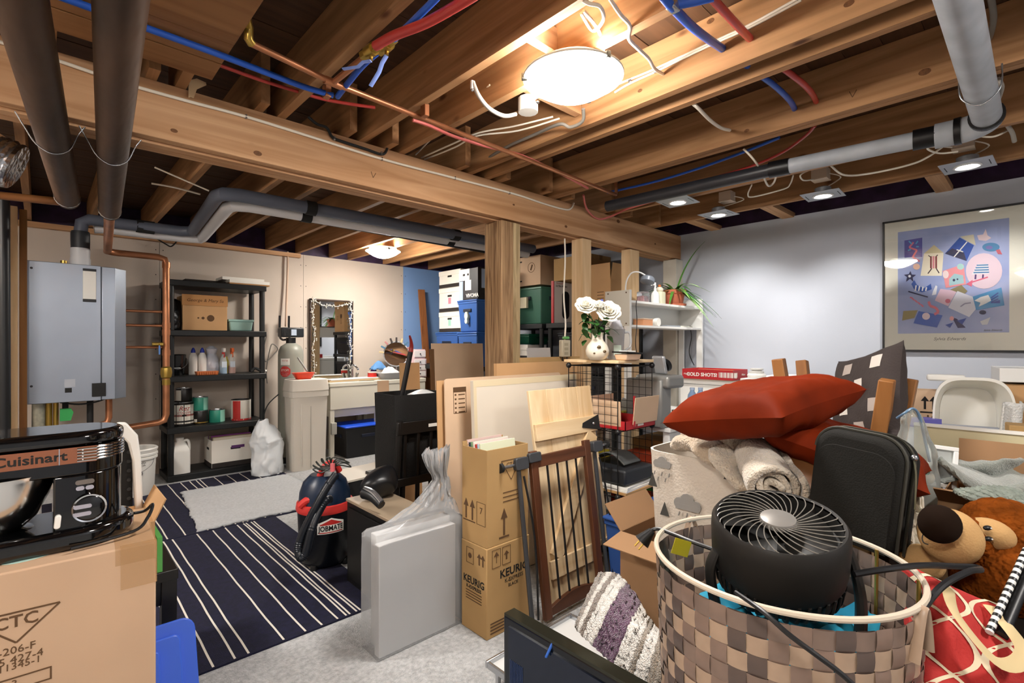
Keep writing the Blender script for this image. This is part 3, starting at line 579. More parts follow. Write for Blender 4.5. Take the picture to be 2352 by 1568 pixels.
def banker(name, label, loc, s, rz=0, group='white archive boxes', lid=True, inside=None):
    t = thing(name, label, 'box', loc, rz, group); sx, sy, sz = s; W = mk('archive_white', '#e9e4da', .7)
    if lid: MB().box(0, sx, 0, sy, 0, sz).build('box_body', W, t, bev=.003); MB().box(-.006, sx+.006, -.006, sy+.006, sz-.06, sz).build('lid', W, t, bev=.003)
    else:
        for q in ((0, sx, 0, .004, 0, sz), (0, sx, sy-.004, sy, 0, sz), (0, .004, .004, sy-.004, 0, sz), (sx-.004, sx, .004, sy-.004, 0, sz), (0, sx, 0, sy, 0, .004)): MB().box(*q).build('side_wall', W, t)
    z = sz*.66
    decal(rect(-.045, -.012, .045, .012), on_front(sx/2, -.0004, z), INK, t, 'hand_hole'); decal(rect(-.045, -.012, .045, .012), on_left(-.0004, sy/2, z), INK, t, 'hand_hole')
    decal(rect(-sx/2+.002, 0, sx/2-.002, .045), on_front(sx/2, -.0004, .002), mk('archive_black', '#2b2522', .7), t, 'printed_band'); decal(rect(-sy/2+.002, 0, sy/2-.002, .045), on_left(-.0004, sy/2, .002), mk('archive_black', '#2b2522', .7), t, 'printed_band')
    return t
# ---------------------------------------------------------------- rugs
def rug(lab, x0, x1, y0, y1, z, stripes):
    t = thing('striped_rug', lab, 'rug', ((x0+x1)/2, y0, z), group='navy striped rugs')
    MB().box(x0, x1, y0, y1, z, z+.008).build('rug_pile', RUG, t, w=True)
    for k, x in enumerate(stripes):
        pts = [Vector((x+.0015*math.sin(i*1.7+k), y0+.008+(y1-y0-.016)*i/14, z+.0085)) for i in range(15)]
        m = MB(); m.grid(15, 2, lambda u, v: pts[round(u*14)]+Vector(((v-.5)*.0085, 0, 0))); m.build('stripe', CREAM, t, w=True)
st = []
for u in (380, 440, 492, 542, 573, 653, 703, 741, 778, 798, 806, 821, 829): 
    p = PY(u, 800, 2.235); st.append(p.x)
st = [x for x in st if x > .3]
rug('near navy rug with thin cream stripes on the floor', -.1, 1.26, 2.235, 3.90, .0, [.2, .3]+st)
rug('far navy rug with thin cream stripes before the shelf rack', .0, 1.75, 3.91, 5.44, .0, [.30, .38, .46, .50, .60, .70, .83, .93, 1.00, 1.05, 1.08, 1.2, 1.31, 1.42, 1.52])
m = MB(); r_ = random.Random(3)
def matf(u, v):
    x = .77+.98*u+.10*(1-v)*0; y = 3.93+1.13*v; 
    return Vector((x+(.012*r_.uniform(-1,1) if u in (0, 1) else 0)+.1*v*(1-u), y+(.012*r_.uniform(-1,1) if v in (0, 1) else 0), .013+.006*noise.noise(Vector((x*6, y*6, 0)))))
m.grid(40, 40, matf); o = m.build('carpet_remnant', mk('carpet_remnant', '#b4b6b8', 1, var=.12, vs=60, bump=.6, bs=200, sheen=.3), solid=.012); tag(o, 'pale grey carpet remnant lying on the striped rugs', 'rug')
# ---------------------------------------------------------------- boiler
t = thing('boiler', 'grey wall-hung gas boiler at the left', 'boiler', (.17, 4.85, .862))
GB = mk('boiler_grey', '#9aa3b0', .35, .55, var=.05, vs=3)
x0, x1, yf, z0, z1 = -.075, .41, 4.85, .862, 1.865
MB().prism([(x0, yf+.018), (x1-.003, yf+.018), (x1+.075, yf+.11), (x1+.075, yf+.45), (x0, yf+.45)], z0, z1-.004).build('cabinet', GB, t, w=True, bev=.003)
xs_ = PY(233, 700, yf).x
MB().box(x0-.002, xs_-.002, yf, yf+.016, z0-.003, z1).build('front_door', GB, t, w=True, bev=.004)
MB().box(xs_+.002, x1, yf, yf+.016, z0, z1-.004).build('side_panel', GB, t, w=True, bev=.004)
a, b = PY(190, 617, yf), PY(221, 694, yf)
MB().box(a.x, b.x, yf-.006, yf, b.z, a.z).build('control_panel', mk('panel_offwhite', '#d9d8d2', .4), t, w=True, bev=.003)
for v0, v1 in ((616, 624), (686, 694)):
    p, q = PY(190, v0, yf), PY(221, v1, yf); MB().box(p.x, q.x, yf-.008, yf-.004, q.z, p.z).build('panel_end', BLACKP, t, w=True, bev=.002)
for v in (615, 887):
    p = PY(72, v, yf); MB().cyl(p+Vector((0,-.003,0)), p+Vector((0,.002,0)), .008, n=14).build('screw_cap', BLACKP, t, w=True)
a, b = PY(211, 880, yf), PY(243, 909, yf); MB().box(a.x, b.x, yf-.01, yf, b.z, a.z).build('badge', BLACKM, t, w=True, bev=.002)
a, b = PY(149, 891, yf), PY(165, 901, yf); MB().box(a.x, b.x, yf-.001, yf, b.z, a.z).build('sticker', INK, t, w=True)
a, b = PY(148, 871, yf), PY(173, 888, yf); MB().box(a.x, b.x, yf-.0008, yf, b.z, a.z).build('rating_label', mk('label_grey', '#a8adb6', .5), t, w=True)
for u, r, mt, h in ((88, .035, mk('filter_clear', '#c9c8b4', .3, var=.2, vs=30), .3), (112, .02, BRASS, .3), (128, .016, BRASS, .3), (150, .018, BLACKM, .12), (207, .02, BLACKM, .3), (250, .022, COPPER, .16)):
    p = PY(u, 900, yf+.15); MB().cyl((p.x, yf+.15, z0-h), (p.x, yf+.15, z0), r, n=16).build('pipe_fitting', mt, t, w=True)
p = PY(250, 900, yf+.15); MB().tube([(p.x, yf+.15, z0-.15), (p.x-.01, yf+.15, z0-.19), (p.x-.05, yf+.14, z0-.205), (p.x-.3, yf+.1, z0-.24)], .022, 14).build('supply_bend', COPPER, t, w=True)
p = PY(150, 950, yf+.1); MB(Matrix.Translation(p) @ RX).prism([(-.03,-.05),(.03,-.05),(.045,.01),(.03,.04),(-.03,.04)], 0, .02).build('green_tag', mk('tag_green', '#2f9a4d', .5), t, w=True)
MB().tube([(.1, yf+.1, z0-.01), (.2, yf+.08, z0-.03), (.3, yf+.08, z0-.02), (.36, yf+.1, z0)], .006, 8, k=5).build('hose', BLACKM, t, w=True)
p = PY(150, 590, 5.0); MB().cyl((.12, 5.0, 1.865), (.12, 5.0, 1.90), .02, n=14).build('brass_nipple', BRASS, t, w=True)
MB().box(-.11, -.08, yf+.1, yf+.5, .5, 1.95).build('mounting_board', mk('mount_grey', '#5e666e', .6), t, w=True)
# ---------------------------------------------------------------- black plastic rack
BR = mk('rack_black', '#17191a', .45)
def rack(label, x0, x1, y0, y1, tops, legr=.026, h=None):
    t = thing('shelf_rack', label, 'shelf', ((x0+x1)/2, y0, 0), group='black plastic racks')
    for z in tops:
        MB().box(x0, x1, y0, y1, z-.055, z).build('shelf', BR, t, w=True, bev=.006)
    for x in (x0+.035, x1-.035):
        for y in (y0+.035, y1-.035): MB().cyl((x, y, 0), (x, y, tops[-1]-.03), legr, n=14).build('leg', BR, t, w=True)
    return t
rack('black plastic shelf rack against the beige wall with paint cans', .84, 1.70, 5.52, 5.95, (.06, .50, .98, 1.412, 1.88))
YR = 5.60
def rx(u): return PY(u, 800, YR).x
def rd(u): return PY(u, 800, YR)
# top
t = thing('board_stack', 'short stack of white and dark boards lying on top of the rack', 'boards', (1.55, 5.7, 1.881))
MB().box(1.36, 1.735, 5.54, 5.80, 1.881, 1.893).build('board', mk('mdf', '#b98958', .8), t, w=True); MB().box(1.36, 1.735, 5.54, 5.80, 1.894, 1.925).build('board', PAPER, t, w=True)
MB().box(1.31, 1.70, 5.60, 5.86, 1.926, 1.955).build('board', PAPER, t, w=True); MB().box(1.0, 1.345, 5.62, 5.9, 1.881, 1.905).build('board', mk('board_dark', '#2a2119', .7), t, w=True)
# second shelf
z = 1.413
o = MB().lathe([(.02,0),(.1,.005),(.11,.08),(.1,.2),(.07,.28),(.03,.3),(0,.3)], (.92, 5.72, z), n=18, sq=(3,.8,1)).build('black_bag', mk('bag_black', '#0e0e0f', .25, bump=.8, bs=18)); tag(o, 'slumped black plastic bag at the left of the upper shelf', 'bag')
xa, xb = rx(419), rx(522); h = PY(470, 680, YR).z-z
t = carton('carton', 'open tan carton with handwriting on the upper rack shelf', 'box', (xa, YR, z), (xb-xa, .28, h), 0, CARD, 'cartons on the rack', tape=False)
MB().box(-.004, xb-xa+.004, -.004, -.0005, h*.72, h+.01).build('front_flap', mk('card_darkband', '#b98654', .85), t)
text('George & Mary Sa', .042, on_front((xb-xa)/2, -.0045, h*.87), INKB, t, shear=.2)
decal([ring(-.06, 0, .008), ring(-.02, 0, .013), ring(.045, 0, .032)], on_front((xb-xa)/2, -.0005, h*.36), INKB, t, 'stamp')
xa, xb = rx(527), rx(584)
t = thing('food_container', 'pale teal lidded plastic tub on the upper rack shelf', 'container', (xa, YR+.02, z)); TEAL = mk('teal_clear', '#9fc4bb', .25)
MB().frus(.015, xb-xa-.015, .015, .2, 0, .1, .012).build('tub', TEAL, t, bev=.012); MB().box(-.004, xb-xa+.004, -.002, .218, .095, .118).build('lid', TEAL, t, bev=.006)
# third shelf
z = .981
p = rd(407); t = thing('pail', 'glossy black pail with wire handle on the middle rack shelf', 'pail', (p.x, YR+.1, z)); r = .088
MB().lathe([(0,0),(r*.82,0),(r*.84,.005),(r,.19),(r+.004,.195),(r-.003,.2),(r*.8,.02),(0,.02)], n=30).build('pail_body', mk('black_gloss', '#0b0b0c', .18), t)
MB().tube([(-r-.003,0,.165), (-r*.9,-.07,.1), (0,-.105,.06), (r*.9,-.07,.1), (r+.003,0,.165)], .002, 6, k=6).build('wire_handle', STEEL, t)
decal([rect(-.03, 0, .03, .006)], on_front(0, -r*.98, .07), WHITE, t, 'white_stripe')
for u, lab in ((449, 'left of the two white bottles with blue caps'), (470, 'right of the two white bottles with blue caps')):
    p = rd(u); t = thing('bleach_bottle', lab, 'bottle', (p.x, YR+.1, z), group='white cleaner bottles'); r = .038
    MB().lathe([(0,0),(r,.002),(r,.13),(r*1.02,.15),(r*.9,.185),(r*.5,.215),(r*.42,.22)], n=22).build('bottle_body', WHITEP, t)
    MB().lathe([(r*.52,.215),(r*.5,.235),(r*.2,.262),(0,.265)], n=16).build('cap', mk('cap_blue', '#2436a0', .4), t)
xa, xb = rx(449), rx(500); t = thing('tray', 'orange plastic tray in front of the cleaner bottles', 'tray', (xa, YR-.05, z))
MB().frus(.008, xb-xa-.008, .008, .09, 0, .035, .008).build('tray_body', mk('tray_orange', '#c9713f', .5), t); 
for k in range(9): MB().box(.01+k*(xb-xa-.02)/9, .018+k*(xb-xa-.02)/9, -.002, .004, .005, .034).build('rib', mk('tray_orange', '#c9713f', .5), t)
def spray(u, lab, liq, trig, yo=.08, hgt=.26):
    p = rd(u); t = thing('spray_bottle', lab, 'bottle', (p.x, YR+yo, z), group='spray bottles'); r = .034
    MB().lathe([(0,0),(r,.002),(r,hgt*.45),(r*.75,hgt*.62),(r*.36,hgt*.72),(r*.36,hgt*.78)], n=20).build('bottle_body', mk('clear_plastic', '#dfe4e2', .15, alpha=.45), t)
    MB().lathe([(0,.003),(r*.94,.004),(r*.94,hgt*.3),(0,hgt*.3)], n=20).build('liquid', liq, t)
    m = MB(); m.cyl((0,0,hgt*.76), (0,0,hgt*.84), r*.42, n=12); m.build('collar', trig, t)
    MB().box(-.012,.012,-.05,.022,hgt*.84,hgt*1.0).build('trigger_head', trig if 'orange' in lab else WHITEP, t, bev=.005); MB().tube([(0,-.025,hgt*.84), (0,-.04,hgt*.74), (0,-.03,hgt*.64)], .005, 8, k=3).build('trigger', trig, t)
    decal(rect(-.022, -.03, .022, .03), on_front(0, -r-.001, hgt*.36), mk('label_bluewhite', '#cfdbe6', .5), t, 'label_print')
spray(518, 'spray bottle with blue liquid and red collar', mk('liq_blue', '#2f9ed8', .2), mk('trig_red', '#c53b36', .4))
spray(540, 'spray bottle with orange liquid and orange trigger', mk('liq_orange', '#e5702c', .2), mk('trig_orange', '#e8703a', .4), .12)
p = rd(529); o = MB().lathe([(0,0),(.03,.002),(.03,.12),(.014,.15),(.014,.17),(0,.17)], (p.x, YR+.16, z), n=16).build('cleaner_bottle', mk('yellow_label', '#d8c23a', .4)); tag(o, 'yellow labelled bottle behind the spray bottles', 'bottle')
p = rd(494); o = MB().lathe([(.03,0),(.07,.01),(.075,.08),(.06,.16),(.04,.2),(.055,.25),(.02,.28),(0,.28)], (p.x, YR+.14, z), n=14).build('plastic_bag', mk('bag_grey', '#b9bcc6', .3, bump=.8, bs=25, alpha=.85)); tag(o, 'crumpled grey plastic bag among the cleaner bottles', 'bag')
t = thing('hose_sprayer', 'small black hose fitting with cord at the shelf edge', 'fitting', (1.62, 5.56, z)); MB().tube([(-.06,0,.02),(-.02,0,.05),(.02,-.01,.03),(.07,0,.02)], .014, 10, k=5).build('fitting_body', BLACKM, t); MB().cyl((.07,0,.02),(.09,0,.02),.012,n=10).build('nozzle', WHITEP, t)
# fourth shelf: paint cans
z = .501; A0 = -math.pi*.95; A1 = -math.pi*.05; Y_ = YR+.1
RDP = mk('label_red', '#bd2e2a', .4); OFW = mk('label_offwhite', '#e3ded2', .5); CG = mk('can_teal', '#2f8f78', .4); CGL = mk('can_teal_light', '#8cc9b4', .4); CBK = mk('can_black', '#1a1716', .35)
p = rd(423); t = can('paint_can', 'large dark can with a red and white label', (p.x, Y_, z), .098, .225, CBK, [(A0, A1, .05, .2, OFW), (A0, A1, .09, .11, RDP), (A0, A1, .02, .035, OFW)])
text('Rez', .06, Matrix.Translation((-.0, 0, .165)) @ RX, RDP, t, shear=.3, bend=lambda q: (.1*math.sin(q[0]/.1), q[1], .1*math.cos(q[0]/.1)))
text('VITALIZER', .026, Matrix.Translation((0, 0, .125)) @ RX, RDP, t, bend=lambda q: (.1*math.sin(q[0]/.1), q[1], .1*math.cos(q[0]/.1)))
p = rd(428); can('paint_can', 'small black can stacked on the large labelled can', (p.x, Y_+.01, z+.227), .068, .13, CBK, [(A0, A0+.9, .01, .11, OFW)])
p = rd(465); can('paint_can', 'black can under the teal can', (p.x, Y_-.01, z), .066, .13, CBK, [(A0, A1, .01, .02, BRASS), (A0+.3, A0+.8, .02, .05, OFW)]); can('paint_can', 'teal can stacked on a black can', (p.x, Y_-.01, z+.132), .066, .13, CG, [(A1-1.2, A1, .004, .12, CGL)])
p = rd(504); can('paint_can', 'teal can standing alone on the shelf', (p.x, Y_, z), .07, .125, CG, [(A1-1.2, A1, .004, .12, CGL)])
p = rd(560); can('paint_can', 'white can with a red swoosh at the right of the shelf', (p.x, Y_, z), .092, .21, OFW, [(A0+.25, A0+1.1, .01, .2, RDP), (A0, A1, .0, .018, RDP)], lid=CBK)
# bottom shelf
z = .061
p = rd(413); t = thing('jug', 'white plastic jug with handle on the bottom rack shelf', 'jug', (p.x, YR, z)); r = .08
MB().lathe([(0,0),(r,.003),(r,.2),(r*.95,.23),(r*.55,.29),(r*.35,.3),(r*.35,.32)], n=24, sq=(5,1,.8)).build('jug_body', WHITEP, t); MB().tube([(r*.2,0,.29),(r*.7,-.02,.31),(r*.9,-.02,.27),(r*.9,-.02,.21)], .012, 10, k=5).build('handle', WHITEP, t); MB().cyl((0,0,.31),(0,0,.335),.033,n=16).build('cap', WHITEP, t)
xa, xb = rx(485), rx(592); t = banker('archive_box', 'open white archive box filled with records on the bottom rack shelf', (xa, YR-.02, z), (xb-xa, .3, .27), 0, 'white archive boxes', lid=False)
decal([rect(-.06,-.014,.06,.014)], on_front((xb-xa)*.55, -.0008, .19), mk('purple_hole', '#5a2f66', .6), t, 'purple_hand_hole')
for k in range(9):
    o = MB().box(xa+.03, xb-.03+.0, YR+.02+k*.03, YR+.026+k*.03, z+.01, z+.25+.05*random.random()).build('record_sleeve', mk('sleeve_%d' % (k % 4), ('#8a3f86', '#d8cdb8', '#b8a87c', '#cfc6b6')[k % 4], .5)); tag(o, '%s %s record sleeve from the front in the open archive box' % (('1st','2nd','3rd','4th','5th','6th','7th','8th','9th')[k], ('purple','cream','tan','pale grey')[k % 4]), 'record', 'records in the archive box')
# ---------------------------------------------------------------- things by the rack
p = PZ(318, 1143, 0); t = thing('bucket', 'white plastic bucket with printed warning behind the mixer', 'bucket', (p.x, p.y+.12, 0)); r = .14
MB().lathe([(0,0),(r*.86,0),(r*.88,.01),(r*.97,.3),(r+.008,.31),(r+.008,.325),(r,.33),(r+.01,.34),(r+.01,.355),(r+.002,.36),(r+.012,.39),(r+.004,.4),(r*.95,.395),(r*.84,.03),(0,.03)], n=36).build('bucket_body', WHITEP, t)
MB().tube([(r*.8,-r*.65,.32),(r*.6,-r*.95,.26),(0,-r*1.15,.22),(-r*.7,-r*.9,.27),(-r,-.02,.33)], .002, 6, k=6).build('wire_handle', STEEL, t)
bd = lambda q: (.138*math.sin(q[0]/.138), q[1], .138*math.cos(q[0]/.138))
for s_, z_, sz_ in (('WARNING', .29, .03), ('ADVERTENCIA', .265, .022)): text(s_, sz_, Matrix.Translation((0,0,z_)) @ Matrix.Rotation(math.radians(-10),4,'Z') @ RX, INK, t, bend=bd)
T = Matrix.Rotation(math.radians(-5),4,'Z') @ Matrix.Translation((0,-.133,.20)) @ RX
decal([[(x*1.0, y*1.0) for x, y in line(math.cos(a)*.036, math.sin(a)*.036, math.cos(a+.35)*.036, math.sin(a+.35)*.036, .005)] for a in [i*.314 for i in range(20)]]+[line(-.026,-.026,.026,.026,.006), ring(.004,.012,.008,10), line(-.012,-.018,.004,.01,.012), line(-.018,.004,.016,-.006,.006)], T, INK, t, 'pictogram', t=.002)
# white shopping bag on the floor
p = PZ(622, 1094, 0); m = MB()
def bagf(u, v):
    a = 2*math.pi*u; r0 = (.145*(1-.25*(v-.25)**2) if v < .62 else .135*(1-(v-.62)/.38)**.8*.9+.03); q = Vector((math.cos(a)*1.0, math.sin(a)*.75, 0))*r0*(.65 if v < .02 else 1)
    q += Vector((-.06*max(0, v-.5)*1.6, 0, .54*v)); n_ = (noise.noise(Vector((q.x*16, q.y*16, q.z*11)))*.03+noise.noise(Vector((q.x*40, q.y*40, q.z*16)))*.012)*(v > .03); return p+Vector((0,.1,0))+q*(1+n_*4*.5)+Vector((n_, n_, 0))
m.grid(56, 44, bagf, cu=True); o = m.build('shopping_bag', mk('bag_white', '#dfe3e6', .35, bump=.3, bs=20), smooth=70); tag(o, 'crumpled white plastic shopping bag slumped on the floor by the rack', 'bag')
# cord tangle hanging by the rack
obj_tube('cord', ypath([(604, 757), (612, 770), (606, 800), (610, 830), (630, 812), (638, 800), (625, 790), (618, 812), (612, 850), (614, 880)], 5.6), .006, CABLEG, 'grey extension cord tangled at the right edge of the rack', 'cord', k=6)
obj_tube('cord', ypath([(640, 905), (615, 930), (605, 965), (612, 1010), (600, 1030)], 5.5), .006, BLACKM, 'black hose hanging from the brine tank to the shelf', 'cord', k=6)
# ---------------------------------------------------------------- left foreground: carton, mixer, side table
rz = math.radians(-3); zt = .785
t = carton('carton', 'large tan carton printed with a triangle under the stand mixer', 'box', (-.42, 1.56, 0), (.63, .34, zt), rz, mk('cardboard_dull', '#bb9c80', .85, var=.05, vs=4), 'large cartons', tape=False)
MB().box(.55, .632, -.0006, .341, zt-.04, zt+.0008).build('tape', TAPE, t); MB().box(.56, .632, -.001, .02, zt-.1, zt+.001).build('tape', TAPE, t)
lx = lambda u, v: PY(u, v, 1.545)
def ctc(u, v): q = TM[t.name].inverted() @ PY(u, v, 1.54); return q.x, q.z
tri = [ctc(-70, 1432), ctc(138, 1380), ctc(37, 1475)]
decal([line(*tri[i], *tri[(i+1) % 3], .0035) for i in range(3)], on_front(0, -.0006, 0), INKB, t)
x, z = ctc(37, 1427); text('CTC', .036, on_front(x, -.0006, z), INKB, t, bold=.0005)
for s_, u, v, sz_ in (('77-206-F', 22, 1496, .023), ('275 427-4', 32, 1515, .023), ('CM11345-1', 22, 1533, .021)): x, z = ctc(u, v); text(s_, sz_, on_front(x, -.0006, z), INKB, t)
x, z = ctc(33, 1548); decal(frame(x-.06, z-.035, x+.06, z-.006, .003), on_front(0, -.0006, 0), INKB, t); text('3', .022, on_front(x, -.0006, z-.021), INKB, t); text('CANADA', .03, on_front(x+.0, -.0006, z-.055), INKB, t, bold=.0006)
o = MB(on_top(-.02, 1.62, zt+.0005, .3)).prism(ring(0, 0, .05, 24, .03), 0, .0006).build('sticker', mk('mint', '#b9dcd2', .5)); tag(o, 'mint green sticker on the large carton top', 'sticker')
# stand mixer
BG = mk('mixer_black', '#060607', .09, coat=.6); y0, y1, xr = 1.61, 1.80, .158
t = thing('stand_mixer', 'glossy black stand mixer with steel bowl and copper band', 'mixer', (0, 1.7, zt))
def stad(x0, x1, e=0.0, n=12):
    r = (y1-y0)/2+e; cy = (y0+y1)/2; p = [(x0, y0-e), (x1-r+e, y0-e)]
    p += [(x1-r+e+math.sin(a)*r, cy-math.cos(a)*r) for a in [math.pi*i/n for i in range(1, n)]]
    return p+[(x1-r+e, y1+e), (x0, y1+e)]
zb0, zb1 = .992, 1.030
MB().prism(stad(-.30, xr, .004), zb1, 1.066).build('head_top', BG, t, w=True, bev=.014, seg=4, smooth=50)
MB().prism(stad(-.30, xr, .001), zb0-.03, zb1).build('head', BG, t, w=True, bev=.004, smooth=50)
MB().prism(stad(.02, xr-.002, 0), zt+.045, zb0-.03).build('column', BG, t, w=True, bev=.004, smooth=50)
MB().prism(stad(-.30, xr+.006, .02), zt+.001, zt+.05).build('base', BG, t, w=True, bev=.016, seg=4, smooth=50)
xv = PY(222, 1040, y0).x; sp = [p for p in stad(-.30, xr, .003)]
MB().box(-.30, xv, y0-.0035, y0-.0005, zb0, zb1).build('copper_band', mk('mixer_copper', '#b9785a', .18, .8), t, w=True)
MB().box(PY(136, 1040, y0).x-.001, PY(136, 1040, y0).x+.001, y0-.0045, y0-.003, zb0, zb1).build('band_joint', CHROME, t, w=True)
r = (y1-y0)/2+.003
for k in range(5):
    zz = zb0+.002+k*.0072
    m = MB(); pts = [Vector((xv, y0-.003, zz+.0025))]+[Vector((xr-r+.003+math.sin(a)*r, (y0+y1)/2-math.cos(a)*r, zz+.0025)) for a in [math.pi*.55*i/14 for i in range(15)]]
    m.tube(pts, .0026, 6); m.build('vent_bar', CHROME, t, w=True)
x = PY(190, 1035, y0).x
for k in range(4): MB().sph((x, y0-.0035, zb0+.006+k*.008), .0018, 8, 6).build('led', WHITE, t, w=True)
q = PY(70, 1050, y0); text('Cuisinart', .030, on_front(q.x, y0-.0038, (zb0+zb1)/2), INK, t, w=True, bold=.0007, sx=1.15)
SB = mk('button_silver', '#b8b5c0', .3, .5)
q = PY(205, 1165, y0); MB(Matrix.Translation(q) @ RX).lathe([(.0,.006),(.026,.006),(.03,.004),(.031,0)], n=36).build('dial', BG, t, w=True)
MB(Matrix.Translation(q) @ RX).lathe([(.031,.001),(.034,.005),(.0335,.007),(.030,.006)], n=36).build('dial_ring', CHROME, t, w=True)
def pill(w_, h_): return [(w_/2*math.cos(a)*.0+(w_/2-h_/2)*(1 if math.cos(a) >= 0 else -1)+h_/2*math.cos(a), h_/2*math.sin(a)) for a in [2*math.pi*i/20 for i in range(20)]]
for u, v, w_, h_, mt in ((190, 1163, .034, .0095, SB), (189, 1180, .034, .0095, SB), (195, 1106, .036, .011, mk('display', '#6a625c', .3)), (184, 1121, .016, .010, SB), (206, 1118, .016, .010, SB)):
    q = PY(u, v, y0-.006 if v > 1150 else y0); MB(Matrix.Translation(q) @ RX).prism(pill(w_, h_), -.001, .003).build('button', mt, t, w=True)
q = PY(132, 1197, y0); MB(Matrix.Translation(q) @ RX @ Matrix.Rotation(math.pi/2-.1, 4, 'Z')).prism(pill(.032, .012), -.004, .012).build('head_release', WHITEP, t, w=True, bev=.002)
bc = Vector((-.082, 1.70, zt+.05)); R = .108
MB().lathe([(.035,.0),(.05,.004),(.075,.03),(.098,.08),(R,.125),(R+.003,.135),(R+.004,.137),(R-.001,.136),(R*.9,.08),(.06,.02),(0,.012)], bc, n=48).build('mixing_bowl', mk('bowl_steel', '#e0e0de', .16, 1.0), t, w=True)
MB().lathe([(.0,.0),(.085,.0),(.085,.01),(.06,.016),(.0,.016)], bc-Vector((0,0,.014)), n=36).build('bowl_seat', BG, t, w=True)
MB().cyl(bc+Vector((0,0,.1)), bc+Vector((0,0,.16)), .018, n=16).build('beater_shaft', CHROME, t, w=True)
MB().tube([(.16, 1.72, zt+.03), (.205, 1.70, zt+.035), (.22, 1.66, zt+.06), (.205, 1.63, zt+.035), (.17, 1.60, zt+.015), (.05, 1.575, zt+.012)], .004, 8, k=6).build('power_cord', BLACKP, t, w=True)
# side table behind the carton
t = thing('side_table', 'black low side table behind the large carton', 'table', (.1, 2.3, 0)); BT_ = mk('table_black', '#141210', .35)
MB().box(-.2, .347, 2.064, 2.62, .465, .5).build('tabletop', BT_, t, w=True, bev=.002); 
for x in (-.19, .30):
    for y in (2.075, 2.565): MB().box(x, x+.045, y, y+.045, 0, .465).build('leg', BT_, t, w=True, bev=.002)
MB().box(-.15, .30, 2.085, 2.105, .38, .465).build('apron', BT_, t, w=True); MB().box(.31, .33, 2.12, 2.565, .38, .465).build('apron', BT_, t, w=True)
carton('carton', 'small carton with open flap on the black side table', 'box', (-.02, 2.1, .501), (.305, .25, .17), 0, CARD, 'large cartons', open_='r', ang=(0, 0, 0, 25), flapw=.3)
o = MB().box(.287, .302, 2.07, 2.30, .501, .62).build('book', mk('book_green', '#5cae55', .5)); tag(o, 'green and white booklet standing on the side table', 'book')
t = thing('step_stool', 'white plastic stool panel standing behind the mixer', 'stool', (.2, 2.36, .62)); pw = [(PY(u, v, 2.33)) for u, v in ((262, 985), (272, 972), (292, 972), (318, 1000), (326, 1060), (330, 1170), (312, 1180), (306, 1060), (296, 1020))]
pts = [(p.x-pw[0].x, p.z) for p in pw]; m = MB(Matrix.Translation((pw[0].x, 2.36, 0)) @ RX); m.prism([(x, y) for x, y in pts], -.02, .02); m.build('frame', WHITEP, t, w=True, bev=.006)
a, b = PY(262, 990, 2.37), PY(306, 1185, 2.37); MB().box(a.x-.05, b.x, 2.385, 2.40, .622, a.z).build('back_panel', BLACKM, t, w=True)
for k in range(8): MB().cyl((b.x-.012, 2.378, .66+k*.035), (b.x-.012, 2.386, .66+k*.035), .007, n=8).build('hole_rim', mk('dark_grey', '#333333', .6), t, w=True)
# blue bin lid leaning at the table leg
t = thing('bin_lid', 'bright blue plastic bin lid leaning upright beside the carton', 'lid', (.15, 1.88, 0)); BLU = mk('blue_plastic', '#3d66d8', .35)
T = Matrix.Translation((-.12, 1.84, 0)) @ Matrix.Rotation(math.radians(-20), 4, 'X') @ RX
def rr(x0, y0_, x1, y1_, r_, n=5):
    o = []
    for cx_, cy_, a0 in ((x1-r_, y0_+r_, -90), (x1-r_, y1_-r_, 0), (x0+r_, y1_-r_, 90), (x0+r_, y0_+r_, 180)):
        o += [(cx_+r_*math.cos(math.radians(a0+90*i/n)), cy_+r_*math.sin(math.radians(a0+90*i/n))) for i in range(n+1)]
    return o
MB(T).prism(rr(0, 0, .495, .39, .04), 0, .014).build('lid_plate', BLU, t, w=True, bev=.004)
MB(T).prism(rr(.05, .04, .45, .35, .02), .014, .03).build('raised_field', BLU, t, w=True, bev=.005)
for x in (.09, .25): MB(T).prism(rr(x, .07, x+.14, .20, .012), .03, .05).build('rib', BLU, t, w=True, bev=.004); MB(T).prism(rr(x, .225, x+.14, .32, .012), .03, .05).build('rib', BLU, t, w=True, bev=.004)
# ---------------------------------------------------------------- softener and brine tank
x, y, a, b = fit(668, 4.956, 645, 760)
t = thing('brine_tank', 'tall cream plastic brine tank with stepped lid', 'tank', (x+a/2, y+b/2, 0)); BC = mk('brine_cream', '#d9d2c6', .4)
def sqp(w_, e): return [(w_/2*k, 0) for k in (1,)]
def sqbox(m, w_, d_, z0, z1, w2=None, d2=None): 
    w2 = w2 or w_; d2 = d2 or d_; m.lathe([(0, z0), (1, z0), (w2/w_, z1), (0, z1)], n=40, sq=(7, w_/2, d_/2)); return m
sqbox(MB(), a*.84, b*.84, 0, .74, a*.92, b*.92).build('tank_body', BC, t); sqbox(MB(), a*.98, b*.98, .74, .80).build('collar', BC, t, bev=.004); sqbox(MB(), a, b, .80, .92, a*.93, b*.93).build('lid', BC, t, bev=.006)
MB().box(-.003, .003, -b*.455, -b*.44, .02, .7).build('groove', mk('groove', '#a8a196', .6), t); MB().box(-a*.25, -a*.22, -b*.465, -b*.435, .05, .68).build('groove', BC, t, bev=.004)
m = MB(); m.lathe([(.0, 0), (.05, .0), (.075, .06), (.08, .065), (.07, .06), (.045, .008), (0, .008)], (x+a*.42, y+b*.45, .921), n=20, sq=(4, 1.4, .9)); o = m.build('funnel_scoop', mk('scoop_red', '#dd4024', .4)); tag(o, 'orange-red plastic scoop on the brine tank lid', 'scoop')
